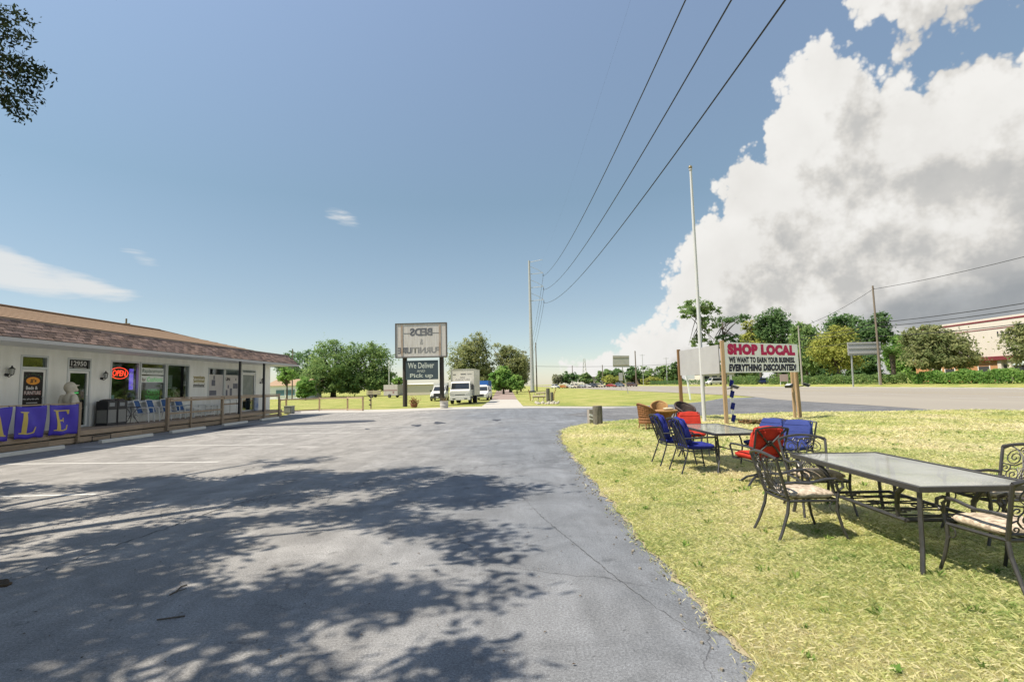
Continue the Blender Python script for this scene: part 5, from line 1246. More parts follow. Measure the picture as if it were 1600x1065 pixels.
text('FURNITURE', PX(690)-PX(624), PZ(543)-PZ(552.5), M_ghost2, cab, (PX(624), yf, PZ(552.5)), (1, 0, 0), (0, 0, 1), bold=.04, mirror=True)
text('URE', PX(645)-PX(624), PZ(543)-PZ(552.5), M_ghost, cab, (PX(624), yf-.002, PZ(552.5)), (1, 0, 0), (0, 0, 1), bold=.04, mirror=True)
e = MB(); e.b2(PX(633), PX(643), yf-.012, yf-.004, PZ(521.5), PZ(520.7)); e.b2(PX(678), PX(689), yf-.012, yf-.004, PZ(521.5), PZ(520.7)); e.build('rule', M_ghost, cab)
M_slate = mat('slate_board', (.055, .085, .095), .6, (.045, .06, .08), scale=1, amt=.9)
e = MB(); e.b2(PX(636), PX(686), PYY-.5, PYY-.42, PZ(593), PZ(563.5)); lb = e.build('lower_board', M_slate, t)
M_ptxt = mat('cream_print', (.60, .64, .58), .7)
text('We Deliver', PX(680)-PX(639.5), PZ(566.5)-PZ(575.5), M_ptxt, lb, (PX(639.5), PYY-.503, PZ(575.5)), (1, 0, 0), (0, 0, 1), bold=.012)
text('AND', PX(666)-PX(653), PZ(578)-PZ(581.5), M_ptxt, lb, (PX(653), PYY-.503, PZ(581.5)), (1, 0, 0), (0, 0, 1)); text('Pick up', PX(678)-PX(642.5), PZ(583)-PZ(591), M_ptxt, lb, (PX(642.5), PYY-.503, PZ(591.5)), (1, 0, 0), (0, 0, 1), bold=.02)
# planter and red shrub at its foot
p = P(694, 637.5); t = thing('round_planter', 'pale round concrete planter with dry stems by the sign pole', 'planter', (p.x, p.y, 0))
e = MB(); e.lathe([(.30, 0), (.33, .03), (.34, .20), (.37, .25), (.34, .30), (.35, .50), (.38, .55), (.36, .58), (.31, .56), (.30, .5)], 16); e.build('pot', M_conc, t)
e = MB()
for q in range(26): a = random.random()*6.28; r_ = random.random()*.25; e.tube([(r_*math.cos(a), r_*math.sin(a), .5), (r_*1.5*math.cos(a), r_*1.5*math.sin(a), .7+random.random()*.25)], .008, 4)
e.build('stems', mat('dry_stem', (.25, .18, .09), .9), t)
p = P(647, 636); t = thing('red_shrub', 'small reddish leafed shrub in a clay pot on the grass by the sign', 'shrub', (p.x, p.y, 0))
e = MB(); e.lathe([(.20, 0), (.27, .02), (.33, .25), (.35, .26), (.33, .3), (.29, .28)], 12); e.build('pot', mat('clay', (.28, .12, .07), .9), t)
r = np.random.default_rng(5); n = 300; cen = np.stack([r.normal(0, .22, n), r.normal(0, .22, n), .3+np.abs(r.normal(.2, .16, n))], 1); d_ = r.normal(0, 1, (n, 2, 3)); d_ /= np.linalg.norm(d_, axis=2, keepdims=True)
V = np.stack([cen-d_[:, 0]*.09, cen-d_[:, 1]*.03, cen+d_[:, 0]*.09, cen+d_[:, 1]*.03], 1).reshape(-1, 3); link('foliage', npmesh('foliage', V, 4), leaf_mat('red_leaf', (.16, .05, .03), (.24, .10, .05)), t)
# split rail fence at the end of the lot
t = thing('rail_fence', 'low sun-bleached wooden rail fence across the end of the lot', 'fence', (P(510, 640).x, P(510, 640).y, 0), world=True)
fp = [P(*q) for q in ((437, 646), (447, 644), (499, 641.5), (543, 641.0), (567, 641.5), (579.5, 638))]; FH = 1.15
for i_, p in enumerate(fp): e = MB(); e.bar((p.x, p.y, -.05), (p.x, p.y, FH), .11, .11); e.build('post', M_wood2 if i_ != 5 else M_wood, t)
for i_ in range(len(fp)-2):
    for z_, h_ in ((FH-.10, .11), (.10, .10)):
        if z_ < .2 and i_ > 3: continue
        e = MB(); a, b = fp[i_], fp[i_+1]; e.bar((a.x, a.y-.08, z_), (b.x, b.y-.08, z_), .04, h_); e.build('rail', M_wood, t)
for z_ in (.35, .75, 1.05): e = MB(); a = fp[5]; e.bar((a.x-.15, a.y-.06, z_), (a.x+.05, a.y-.06, z_), .05, .1); e.build('hinge', M_dark, t)
e = MB(); p = P(452, 646); e.b2(p.x-.28, p.x+.28, p.y-.3, p.y+.3, 0, .55); e.b2(p.x-.31, p.x+.31, p.y-.33, p.y+.33, .55, .60); e.b2(p.x-.2, p.x+.2, p.y-.32, p.y-.30, .1, .45)
tag(e.build('utility_box', mat('box_grey', (.25, .26, .24), .7)), 'small grey utility cabinet at the end of the deck', 'cabinet')

# stumps -------------------------------------------------------------
M_stump = mat('stump_bark', (.17, .16, .13), .95, (.08, .075, .06), scale=6, amt=1.2, bump=.8, bscale=14, stretch=(3, 3, .6))
def stump(p, r_, h_, label, tilt=0.0):
    t = thing('timber_bollard', label, 'bollard', p)
    e = MB(); n = 16; prof_ = [(1.04, -.05), (1.0, .1), (.97, .5), (1.0, .9), (.96, 1.0)]
    o_ = len(e.v)
    for rr, zz in prof_:
        for j in range(n):
            a = 6.283*j/n; k_ = r_*rr*(1+.05*math.sin(5*a)+.03*math.sin(9*a+zz*3)); e.v.append((k_*math.cos(a)+tilt*zz*h_, k_*math.sin(a), zz*h_))
    for i_ in range(len(prof_)-1):
        for j in range(n): e.f.append((i_*n+j, i_*n+(j+1) % n, (i_+1)*n+(j+1) % n, (i_+1)*n+j))
    e.build('log', M_stump, t)
    e = MB(); e.lathe([(r_*.93, h_-.02), (r_*.90, h_+.012), (r_*.3, h_+.018)], 16, (tilt*h_, 0, 0)); e.build('cut_top', mat('cut_wood', (.24, .2, .15), .9, scale=20, amt=1), t)
    return t
p = P(934.5, 664); stump((p.x, p.y, LZ(p.x, p.y)-.02), .20, .78, 'thick dark timber bollard at the tip of the near lawn')
p = P(924, 661.5); t = thing('timber_block', 'pale grey squared timber stub strapped beside the dark bollard', 'bollard', (p.x, p.y, LZ(p.x, p.y)-.02), R(12))
e = MB(); e.b2(-.13, .13, -.13, .13, 0, .62); e.build('block', mat('grey_timber', (.36, .33, .28), .9, (.24, .21, .18), scale=5, amt=1.2, stretch=(4, 4, .8)), t); e = MB(); e.box((0, -.138, .36), (.27, .012, .09), M=Matrix.Rotation(.35, 3, 'Y')); e.box((0, -.138, .20), (.27, .012, .06), M=Matrix.Rotation(.3, 3, 'Y')); e.build('strap', M_white, t)
p = P(856.5, 626.5); stump((p.x, p.y, 0), .20, 1.35, 'tall grey timber bollard on the far lawn across the drive'); p = P(862.5, 627); stump((p.x, p.y, 0), .16, .95, 'short dark timber bollard next to the tall grey one on the far lawn')
p = P(842, 625.5); t = thing('log_seat', 'pale rustic log bench with branch arms beside the far bollards', 'bench', (p.x, p.y, 0))
M_pale = mat('pale_log', (.44, .39, .28), .9, (.30, .26, .18), scale=5, amt=1.1)
e = MB(); e.tube([(-.7, 0, .45), (.75, 0, .45)], .13, 8); e.build('seat_log', M_pale, t); e = MB(); e.tube([(-.3, .2, .8), (.8, .2, .85)], .1, 8); e.build('back_log', M_pale, t)
for x_ in (-.6, .0, .6): e = MB(); e.tube([(x_-.1, -.1, 0), (x_, .1, .45), (x_+.1, .2, .85)], .06, 6); e.build('prop', M_pale, t)
e = MB(); e.tube([(-.95, .1, 0), (-.98, .1, .7), (-1.15, .1, 1.25)], .05, 6); e.build('branch_arm', M_wick, t); e = MB(); e.tube([(1.7, .1, 0), (1.72, .1, .7), (1.95, .1, 1.25)], .045, 6); e.build('branch_arm', M_wick, t)
rk = MB()
for q in range(60): c = P(random.uniform(836, 873), random.uniform(627.5, 631)); s_ = random.uniform(.05, .14); rk.ball((c.x, c.y, .0), (s_*1.3, s_*1.6, s_), 7, 5)
o = stuff(rk.build('edging_stones', mat('pale_stone', (.42, .39, .32), .9, (.3, .28, .22), rand=.25))); tag(o, 'scatter of pale stones around the far timber bollards', 'stones')
fl = MB()
for q in range(130): x_ = random.uniform(8.6, 10.2); y_ = 19.4+random.uniform(-.35, .5); s_ = random.uniform(.03, .09); fl.ball((x_, y_, LZ(x_, y_)+random.uniform(.02, .18)), (s_, s_, s_*.7), 6, 4)
o = stuff(fl.build('weed_patch', leaf_mat('weed_leaf', (.06, .08, .03), (.26, .14, .08)))); tag(o, 'patch of low weeds and reddish flowers at the foot of the sign', 'weeds')

# ================================================================== VEHICLES (all face -Y in local space)
def wheel(t, x, y, r_=.36, w_=.24):
    e = MB(); Mx = Matrix.Rotation(R(90), 3, 'Y'); e.lathe([(r_*.62, -w_/2), (r_*.95, -w_/2), (r_, -w_*.3), (r_, w_*.3), (r_*.95, w_/2), (r_*.62, w_/2)], 18, (x, y, r_), Mx); wh = e.build('wheel', M_tyre, t)
    e = MB(); e.lathe([(r_*.60, -w_*.4), (r_*.62, -w_*.52), (r_*.2, -w_*.45), (r_*.2, w_*.45), (r_*.62, w_*.52), (r_*.60, w_*.4)], 14, (x, y, r_), Mx); e.build('rim', M_rim, wh)

def loft(mb, secs):
    """secs: list of (y, [(x,z)...]) closed rings, symmetric already"""
    o = len(mb.v); n = len(secs[0][1])
    for y_, ring in secs: mb.v += [(x_, y_, z_) for x_, z_ in ring]
    for i_ in range(len(secs)-1):
        for j in range(n): mb.f.append((o+i_*n+j, o+i_*n+(j+1) % n, o+(i_+1)*n+(j+1) % n, o+(i_+1)*n+j))
    mb.f.append(tuple(o+j for j in reversed(range(n)))); mb.f.append(tuple(o+(len(secs)-1)*n+j for j in range(n)))
    return mb
def ring(w_, z0, z1, tuck=.9):
    h = z1-z0; return [(-w_*tuck, z0), (-w_, z0+h*.25), (-w_, z0+h*.7), (-w_*.93, z1-.02), (-w_*.8, z1), (w_*.8, z1), (w_*.93, z1-.02), (w_, z0+h*.7), (w_, z0+h*.25), (w_*tuck, z0)]

def car(label, m, loc, rz, kind='sedan', group=None, cat='car', name='parked_car'):
    t = thing(name, label, cat, loc, rz, group)
    L_, Wd, bh, rh = {'sedan': (4.6, .89, .95, 1.45), 'suv': (4.7, .93, 1.10, 1.78), 'van': (5.4, 1.0, 1.25, 2.3), 'pickup': (5.6, 1.0, 1.20, 1.92)}[kind]
    h = L_/2; e = MB()
    loft(e, [(-h, ring(Wd*.82, .42, .62)), (-h+.12, ring(Wd*.95, .30, bh*.80)), (-h+.6, ring(Wd, .28, bh*.88)), (-h+1.35, ring(Wd, .28, bh)), (0, ring(Wd, .28, bh+.03)), (h-1.0, ring(Wd, .28, bh+.03)), (h-.15, ring(Wd*.95, .30, bh*.97)), (h, ring(Wd*.85, .42, bh*.8))])
    e.build('body', m, t)
    c = {'sedan': (-.75, -.15, 1.0, 1.65), 'suv': (-.95, -.35, 1.95, 2.25), 'van': (-1.75, -1.05, 2.5, 2.65), 'pickup': (-.95, -.3, .75, 1.0)}[kind]
    def cab(mb, gr, off):
        b = bh+.0; mb.v += []
        return loft(mb, [(c[0]-gr, ring(Wd*.90+off, b-.02, b+.04)), (c[1]-gr, ring(Wd*.78+off, b-.02, rh-.02+gr)), ((c[1]+c[2])/2, ring(Wd*.79+off, b-.02, rh+.02+gr)), (c[2]+gr, ring(Wd*.77+off, b-.02, rh-.03+gr)), (c[3]+gr, ring(Wd*.86+off, b-.02, b+.06))])
    cab(MB(), 0, 0).build('cabin', m, t)
    g_ = MB()
    zt = rh-.14; zb = bh+.10
    # windscreen, side and rear glass laid 1 cm proud of the cabin
    g_.add([(-Wd*.78, c[0]+.06-.03, zb-.02), (Wd*.78, c[0]+.06-.03, zb-.02), (Wd*.66, c[1]-.075, zt+.05), (-Wd*.66, c[1]-.075, zt+.05)], [(0, 1, 2, 3)])
    for s_ in (-1, 1): g_.add([(s_*(Wd*.905), c[1]-.18, zb), (s_*(Wd*.905), c[2]+.1, zb), (s_*(Wd*.80), c[2]-.05, zt), (s_*(Wd*.80), c[1]+.1, zt)], [(0, 1, 2, 3)])
    g_.build('glass', M_vglass, t)
    if kind == 'pickup':
        e = MB(); e.b2(-Wd, -Wd+.08, 1.0, h-.05, bh, bh+.22); e.b2(Wd-.08, Wd, 1.0, h-.05, bh, bh+.22); e.b2(-Wd+.08, Wd-.08, h-.13, h-.05, bh, bh+.22); e.build('bed_side', m, t)
    for s_ in (-1, 1):
        e = MB(); e.b2(s_*Wd*.55, s_*Wd*.85, -h-.012, -h+.1, .60, .74); e.build('headlight', M_lamp, t)
        wheel(t, s_*(Wd-.12), -h+.9); wheel(t, s_*(Wd-.12), h-.95)
        e = MB(); e.b2(s_*(Wd+.02), s_*(Wd+.2), c[1]-.5, c[1]-.38, bh+.02, bh+.2); e.build('mirror', M_dark, t)
    e = MB(); e.b2(-Wd*.5, Wd*.5, -h-.015, -h+.1, .48, .78 if kind != 'pickup' else .98); e.build('grille', M_dark, t)
    if kind == 'pickup': e = MB(); e.b2(-Wd*.95, Wd*.95, -h-.09, -h+.05, .36, .56); e.build('bumper', M_dark, t); e = MB(); e.b2(-.2, .12, -h-.1, -h-.092, .42, .53); e.build('number_plate', M_white, t)
    return t

# delivery box truck
tx = P(718, 633); TY = 52.0; TXc = (717-800)/800*TY
t = thing('box_truck', 'cream white delivery box truck facing us beside the pylon sign', 'truck', (TXc, TY, 0), R(-4))
e = MB(); loft(e, [(0, ring(1.02, .75, 1.32, .96)), (.06, ring(1.08, .62, 1.42, .96)), (.18, ring(1.08, .55, 1.5)), (.40, ring(1.06, .55, 2.12)), (.55, ring(1.03, .55, 2.28)), (1.7, ring(1.03, .55, 2.30))]); e.build('cab', M_bwhite, t)
e = MB(); e.add([(-.93, .165, 1.46), (.93, .165, 1.46), (.88, .385, 2.12), (-.88, .385, 2.12)], [(0, 1, 2, 3)]); e.build('windscreen', M_vglass, t)
for s_ in (-1, 1):
    e = MB(); e.add([(s_*1.075, .35, 1.45), (s_*1.075, 1.3, 1.45), (s_*1.045, 1.3, 2.05), (s_*1.055, .5, 2.05)], [(0, 1, 2, 3)]); e.build('side_window', M_vglass, t)
    e = MB(); e.prism([(.55, .0), (1.02, .05), (1.05, .32), (.62, .18)], (0, .03, .88), (s_, 0, 0), (0, 0, 1), (0, -.05, 0)); e.build('headlight', M_lamp, t)
    e = MB(); e.b2(s_*1.18, s_*1.38, .15, .22, 1.45, 1.95); e.tube([(s_*1.05, .3, 1.9), (s_*1.25, .2, 1.9)], .02, 5); e.build('mirror', M_dark, t)
    wheel(t, s_*.92, .75, .40, .26); wheel(t, s_*.90, 4.3, .40, .42)
e = MB(); e.b2(-1.05, 1.05, -.08, .10, .42, .72); e.build('bumper', M_bwhite, t)
e = MB(); e.b2(-.75, -.45, -.09, -.078, .50, .60); e.b2(.45, .75, -.09, -.078, .50, .60); e.build('fog_light', M_dark, t)
e = MB(); e.b2(-.5, .5, -.015, .03, .92, .99); e.b2(-.8, -.62, -.015, .03, .92, .99); e.b2(.62, .8, -.015, .03, .92, .99); e.build('grille_slot', M_dark, t)
e = MB(); e.b2(-.85, .85, .2, 5.9, .5, .68); e.build('chassis', M_dark, t)
e = MB(); e.b2(-1.20, 1.20, 1.75, 6.2, .85, 3.55); box_ = e.build('cargo_box', mat('box_cream', (.60, .58, .52), .55, (.53, .51, .46), scale=1.2, amt=1, coat=.2), t)
e = MB()
for a, b, c_, d_ in ((-1.22, 1.22, 3.53, 3.60), (-1.22, 1.22, .80, .86)): e.b2(a, b, 1.72, 6.23, c_, d_)
for s_ in (-1, 1): e.b2(s_*1.215-.03, s_*1.215+.03, 1.70, 1.80, .86, 3.53)
e.build('box_trim', mat('box_trim', (.48, .48, .44), .5), t)
text('BEDS', .50, .13, mat('faint_print', (.30, .29, .27), .7), box_, (-.25, 1.745, 2.66), (1, 0, 0), (0, 0, 1), bold=.03); text('FURNITURE', 1.5, .16, MATS['faint_print'], box_, (-.75, 1.745, 2.42), (1, 0, 0), (0, 0, 1), bold=.01)
e = MB(); e.b2(-1.0, -.7, 1.735, 1.748, 3.0, 3.06); e.b2(-.2, .35, 1.735, 1.748, 3.02, 3.09); e.b2(.5, .95, 1.735, 1.748, 3.04, 3.07); e.build('marker_light', M_dark, t)

pk = car('white pickup truck with black grille facing us behind the sign pole', M_bwhite, ((681-800)/800*66, 66+2.8, 0), R(2), 'pickup', cat='pickup', name='pickup_truck')
e = MB(); e.b2(-.95, .95, 1.05, 2.7, 1.45, 2.35); e.build('camper_shell', M_bwhite, pk)
car('white suv parked just behind the box truck on its right', M_bwhite, ((750-800)/800*62, 66, 0), R(-6), 'suv', cat='suv', name='suv')
# blue box truck far behind
BY = 92; bx_ = (751-800)/800*BY
t = thing('blue_truck', 'distant blue box truck parked behind the white one', 'truck', (bx_, BY, 0), R(-5)); M_btr = mat('blue_truck_paint', (.02, .12, .42), .5)
e = MB(); e.b2(-1.0, 1.0, 1.6, 6, .8, 2.75); e.build('cargo_box', M_btr, t); e = MB(); loft(e, [(0, ring(.9, .5, 1.2)), (.2, ring(.95, .45, 1.35)), (.5, ring(.92, .45, 1.95)), (1.55, ring(.92, .45, 2.0))]); e.build('cab', M_bwhite, t)
e = MB(); e.add([(-.8, .27, 1.38), (.8, .27, 1.38), (.75, .47, 1.85), (-.75, .47, 1.85)], [(0, 1, 2, 3)]); e.build('windscreen', M_vglass, t)
for s_ in (-1, 1): wheel(t, s_*.8, .8); wheel(t, s_*.8, 4.6)
# cargo trailer and utility trailer
q = 98.0; t = thing('cargo_trailer', 'weathered grey enclosed cargo trailer on the far grass', 'trailer', ((615-800)/800*q, q, 0), R(62)); M_trl = mat('trailer_grey', (.40, .38, .36), .6, (.3, .28, .27), scale=2, amt=1.1, stretch=(1, 1, .4))
e = MB(); e.b2(-1.05, 1.05, -1.7, 1.7, .45, 2.45); e.build('body', M_trl, t); e = MB(); e.b2(-1.07, -1.05, -1.6, 1.6, 1.3, 1.5); e.b2(-1.07, -1.05, -.9, -.5, .8, 1.2); e.build('lettering', mat('trailer_print', (.25, .16, .16), .7), t)
for s_ in (-1, 1): wheel(t, s_*1.1, .2, .34)
e = MB(); e.bar((-.5, -1.7, .5), (0, -2.8, .45), .08, .08); e.bar((.5, -1.7, .5), (0, -2.8, .45), .08, .08); e.build('hitch', M_dark, t)
q = 104.0; t = thing('utility_trailer', 'low pale slat-sided utility trailer left of the cargo trailer', 'trailer', ((583-800)/800*q, q, 0), R(85))
e = MB(); e.b2(-.9, .9, -1.15, 1.15, .5, .6); e.build('bed', M_dark, t)
for z_ in (.62, .9, 1.18):
    for s_ in (-1, 1): e = MB(); e.b2(s_*.92-.03, s_*.92+.03, -1.15, 1.15, z_, z_+.22); e.build('slat', mat('slat_pale', (.44, .38, .28), .9), t)
for s_ in (-1, 1): wheel(t, s_*1.0, .0, .33)

# ================================================================== POLES AND WIRES
def wires(name, label, spans, rr, group=None):
    t = thing(name, label, 'wire', spans[0][0], world=True, group=group)
    for a, b, sag in spans:
        a = Vector(a); b = Vector(b); n = max(10, int((b-a).length/4))
        e = MB(); e.tube([a.lerp(b, i_/n)-Vector((0, 0, 4*sag*(i_/n)*(1-i_/n))) for i_ in range(n+1)], rr, 4); e.build('span', M_wire, t)
    return t
PB = Vector((4.7, 125, 0))
t = thing('transmission_pole', 'very tall tapered grey steel transmission pole with arms on the right', 'pole', PB)
e = MB(); e.tube([(0, 0, -.5), (0, 0, 12), (0, 0, 24), (0, 0, 32.5)], .5, 12, rs=[.50, .42, .32, .23]); e.build('shaft', M_galv, t)
for i_, z_ in enumerate((29.0, 25.6, 22.3)):
    e = MB(); e.tube([(.3, 0, z_+2.0-i_*.0), (1.9, 0, z_+1.3), (3.4, 0, z_+.35)], .05, 5); e.tube([(.3, 0, z_+.1), (3.4, 0, z_+.35)], .07, 5); e.build('arm', M_galv, t)
    e = MB(); e.lathe([(.04, -.5), (.12, -.45), (.05, -.4), (.12, -.3), (.05, -.25), (.12, -.15), (.05, -.1), (.05, .2)], 8, (3.4, 0, z_)); e.build('insulator', M_dark, t)
e = MB(); e.tube([(.2, 0, 32.1), (3.3, 0, 32.7)], .07, 5); e.build('top_arm', M_galv, t)
e = MB(); e.b2(-.75, .75, -.75, .75, -.05, .35); e.build('footing', mat('foot_dark', (.05, .06, .09), .7), t)
for z_, nm in ((28.5, 'topmost'), (25.1, 'middle'), (21.8, 'lowest')):
    wires('power_line', '%s of the three thick power lines sweeping to the top of the frame' % nm, [((8.1, 125, z_), (8.1, -100, z_), 9.2 if nm == 'lowest' else 9.9), ((8.1, 125, z_), (8.1, 350, z_), 9.0)], .035, 'transmission lines')
wires('ground_wire', 'thin top wire of the transmission pole', [((8.0, 125, 32.6), (8.0, -100, 32.6), 7.0), ((8.0, 125, 32.6), (8.0, 350, 32.6), 7)], .003)

def pole(px, ytop, Y, label, r_=.16, m=M_pole, base=0.0, arm=0.0, name='utility_pole', X=None, group='utility poles'):
    X = (px-800)/800*Y if X is None else X
    zt = 1.75+(602-.024*(px-800)-ytop)*Y/800
    t = thing(name, label, 'pole', (X, Y, base), group=group)
    e = MB(); e.tube([(0, 0, -.3), (0, 0, (zt-base)*.5), (0, 0, zt-base)], r_, 8, rs=[r_, r_*.85, r_*.7]); e.build('shaft', m, t)
    e = MB()
    if arm: e.b2(-arm, arm, -.06, .06, zt-base-.7, zt-base-.56)
    else: e.lathe([(.05, -.6), (.09, -.5), (.05, -.4)], 6, (r_*.8, 0, zt-base))
    e.build('cross_arm' if arm else 'insulator', m, t)
    return Vector((X, Y, zt))
RXP = 61.5
p1 = pole(1372, 445, RXP*800/575, 'weathered wooden utility pole rising behind the blank road sign at right', .19, base=.45)
p2 = pole(1250, 508, RXP*800/450, 'pale leaning utility pole behind the SHOP LOCAL board', .20, mat('pale_pole', (.34, .32, .29), .9), base=.45)
p3 = pole(837, 535, 150, 'slim wooden pole just right of the transmission pole', .2)
p4 = pole(992, 548, 230, 'dark far utility pole right of the tilted road sign', .32); p5 = pole(940, 570, 280, 'far utility pole left of the tilted road sign', .3); pole(1003, 553, 250, 'thin far lamp pole beside the dark far pole', .16, M_galv, arm=1.2)
pole(893, 571, 330, 'small far pole above the parked cars', .3); pole(1040, 558, 260, 'thin far pole above the low building', .2, M_galv, arm=1.5); pole(1087, 558, 240, 'far street light pole behind the blank board', .2, M_galv, arm=1.4)
pole(607, 562, 120, 'thin white pole in front of the oak mass', .09, M_white); pole(456, 545, 105, 'dark slim pole at the corner of the store roof', .14); pole(193, 497, 60, 'top of a utility pole showing above the tan roof', .13, arm=.45)
# lattice tower on the horizon
t = thing('lattice_tower', 'tiny lattice tower on the horizon', 'tower', ((912-800)/800*900, 900, 0))
for a, b in ((-1, -1), (1, -1), (1, 1), (-1, 1)): e = MB(); e.tube([(a*4, b*4, 0), (a*1.2, b*1.2, 46)], .35, 4); e.build('tower_leg', M_galv, t)
e = MB()
for q in range(7): z_ = q*6.2; k_ = 4-2.8*q/7.4; e.tube([(-k_, -k_, z_), (k_*.9, -k_*.9, z_+6)], .22, 4); e.tube([(k_, -k_, z_), (-k_*.9, -k_*.9, z_+6)], .22, 4); e.tube([(-k_, -k_, z_), (k_, -k_, z_)], .22, 4)
e.build('bracing', M_galv, t)
rp = Vector((RXP, 42, p1.z-.4))
for z_, sg, nm in ((-.6, 1.0, 'highest'), (-6.3, .8, 'second'), (-7.0, .8, 'third'), (-8.6, .9, 'lowest')):
    wires('roadside_cable', '%s roadside cable strung along the far kerb from the pole' % nm, [((p1.x, p1.y, p1.z+z_), (RXP, 34, p1.z+z_+.2), sg), ((p1.x, p1.y, p1.z+z_), (p2.x, p2.y, min(p2.z-.5, p1.z+z_)), sg*.6)], .035 if z_ > -1 else .05, 'roadside cables')
wires('cross_cable', 'level cable crossing behind the transmission pole', [((6.5, 150, 7.2), (75, 190, 9.0), .8)], .04)

# ================================================================== ROAD SIGNS
M_sback = mat('sign_back', (.42, .42, .38), .6, (.36, .36, .33), scale=2, amt=.8, metal=.2)
t = thing('tilted_road_sign', 'back of a road sign on a tilted post on the far verge', 'road sign', (19.2, 86, 0))
e = MB(); e.bar((0, 0, -.1), (-1.15, 0, 6.2), .10, .16); e.build('post', M_sback, t); e = MB(); e.box((-1.0, -.1, 5.35), (2.75, .05, 1.95), M=Matrix.Rotation(.03, 3, 'Y')); e.build('panel', M_sback, t)
e = MB(); e.box((-1.0, -.15, 6.0), (2.7, .05, .1)); e.box((-1.0, -.15, 4.7), (2.7, .05, .1)); e.build('brace', mat('brace_tan', (.34, .3, .2), .7), t)
t = thing('small_road_sign', 'small pale road sign below the tilted one', 'road sign', ((968-800)/800*130, 130, 0)); e = MB(); e.bar((0, 0, 0), (0, 0, 4.2), .1, .1); e.build('post', M_sback, t); e = MB(); e.b2(-.5, .5, -.1, -.05, 2.3, 4.3); e.build('panel', M_sback, t)
YS = 60.4*800/552; t = thing('road_sign_back', 'large blank back of a highway sign on two posts across the road', 'road sign', (60.2, YS, .3))
for px in (-2.2, 2.3): e = MB(); e.bar((px-.15, 0, -.3), (px, 0, 7.3), .2, .14); e.build('post', M_galv, t)
e = MB(); e.b2(-2.9, 2.8, -.16, -.1, 5.2, 7.4); e.build('panel', mat('sign_back_pale', (.46, .46, .47), .55, (.40, .40, .41), metal=.15), t)
e = MB(); [e.b2(-2.85, 2.75, -.24, -.165, z_, z_+.09) for z_ in (5.45, 6.3, 7.1)]; e.build('brace', M_sback, t)
t = thing('white_arm_sign', 'leaning white post sign with small board behind the blank board', 'sign', (17.0, 49.5, 0)); e = MB(); e.bar((0, 0, -.1), (-.25, 0, 2.3), .12, .12); e.build('post', M_white, t); e = MB(); e.box((.05, -.05, 2.2), (.9, .08, .5), rz=.1); e.build('panel', M_white, t)
t = thing('yard_sign', 'small pinkish board sign across the road beneath the SHOP LOCAL board', 'sign', (60.5, 60.5*800/422, .4)); e = MB(); e.b2(-.9, .9, -.05, .05, .8, 2.4); e.build('panel', mat('pinkish', (.5, .38, .38), .7), t); [e2.build('post', M_white, t) for e2 in (MB().b2(-.85, -.75, .06, .14, -.4, 2.4), MB().b2(.75, .85, .06, .14, -.4, 2.4))]

# ================================================================== TREES
def leafcloud(seed, ells, leaf, per=26, spread=.55, droop=0.0, flat=1.0):
    r = np.random.default_rng(seed); out = []
    for (cx, cy, cz, rx, ry, rz_, n) in ells:
        k_ = max(4, n//per); d_ = r.normal(0, 1, (k_, 3)); d_ /= np.linalg.norm(d_, axis=1, keepdims=True)
        rad = r.uniform(.45, 1.0, k_)**.6*(1+.12*np.sin(d_[:, 0]*5+seed)+.10*np.sin(d_[:, 2]*7+d_[:, 1]*5))
        cen = np.array([cx, cy, cz])+d_*rad[:, None]*np.array([rx, ry, rz_])
        size = spread*r.uniform(.6, 1.4, k_)*min(rx, rz_)*.45
        lc = np.repeat(cen, per, 0)+r.normal(0, 1, (k_*per, 3))*np.repeat(size, per)[:, None]*np.array([.8, .8, .5])
        if droop: lc[:, 2] -= droop*r.random(len(lc))**2
        out.append(lc)
    c = np.concatenate(out); n = len(c)
    ctr = c.mean(0); outw = c-ctr; outw /= np.linalg.norm(outw, axis=1, keepdims=True)+1e-6
    nrm = outw*.75+np.array([0, 0, .55])+r.normal(0, .55, (n, 3)); nrm /= np.linalg.norm(nrm, axis=1, keepdims=True)
    a = np.cross(nrm, r.normal(0, 1, (n, 3))); a /= np.linalg.norm(a, axis=1, keepdims=True)
    b = np.cross(nrm, a)
    s_ = leaf*r.uniform(.6, 1.35, n)[:, None]
    if droop: a[:, 2] -= 1.2; a /= np.linalg.norm(a, axis=1, keepdims=True)
    return np.stack([c-a*s_, c-b*s_*.5*flat, c+a*s_, c+b*s_*.5*flat], 1).reshape(-1, 3)
def branch_trunk(h, r_, ells, seed, lean=0.0):
    rr = random.Random(seed); e = MB(); top = Vector((lean, 0, h))
    e.tube([(0, 0, -.3), (lean*.3, 0, h*.4), top*1.0], r_, 9, rs=[r_*1.25, r_, r_*.7])
    for (cx, cy, cz, rx, ry, rz_, n) in ells:
        for q in range(4):
            tgt = Vector((cx+rr.uniform(-.7, .7)*rx, cy+rr.uniform(-.7, .7)*ry, cz+rr.uniform(-.5, .6)*rz_)); s0 = top*rr.uniform(.7, 1)
            mid = s0.lerp(tgt, .5)+Vector((rr.uniform(-.3, .3), rr.uniform(-.3, .3), rr.uniform(.1, .5)))
            e.tube([s0, mid, tgt], r_*.4, 5, rs=[r_*.5, r_*.32, r_*.08])
    return e
def tree(name, label, X, Y, base, th, tr_, ells, leaf, m, seed, cat='tree', group=None, lean=0.0, spread=.55, per=26, droop=0.0, bark=None):
    t = thing(name, label, cat, (X, Y, base), group=group)
    branch_trunk(th, tr_, ells, seed, lean).build('trunk', bark or M_bark, t, smooth=True)
    link('crown', npmesh('crown', leafcloud(seed, ells, leaf, per, spread, droop), 4), m, t)
    return t
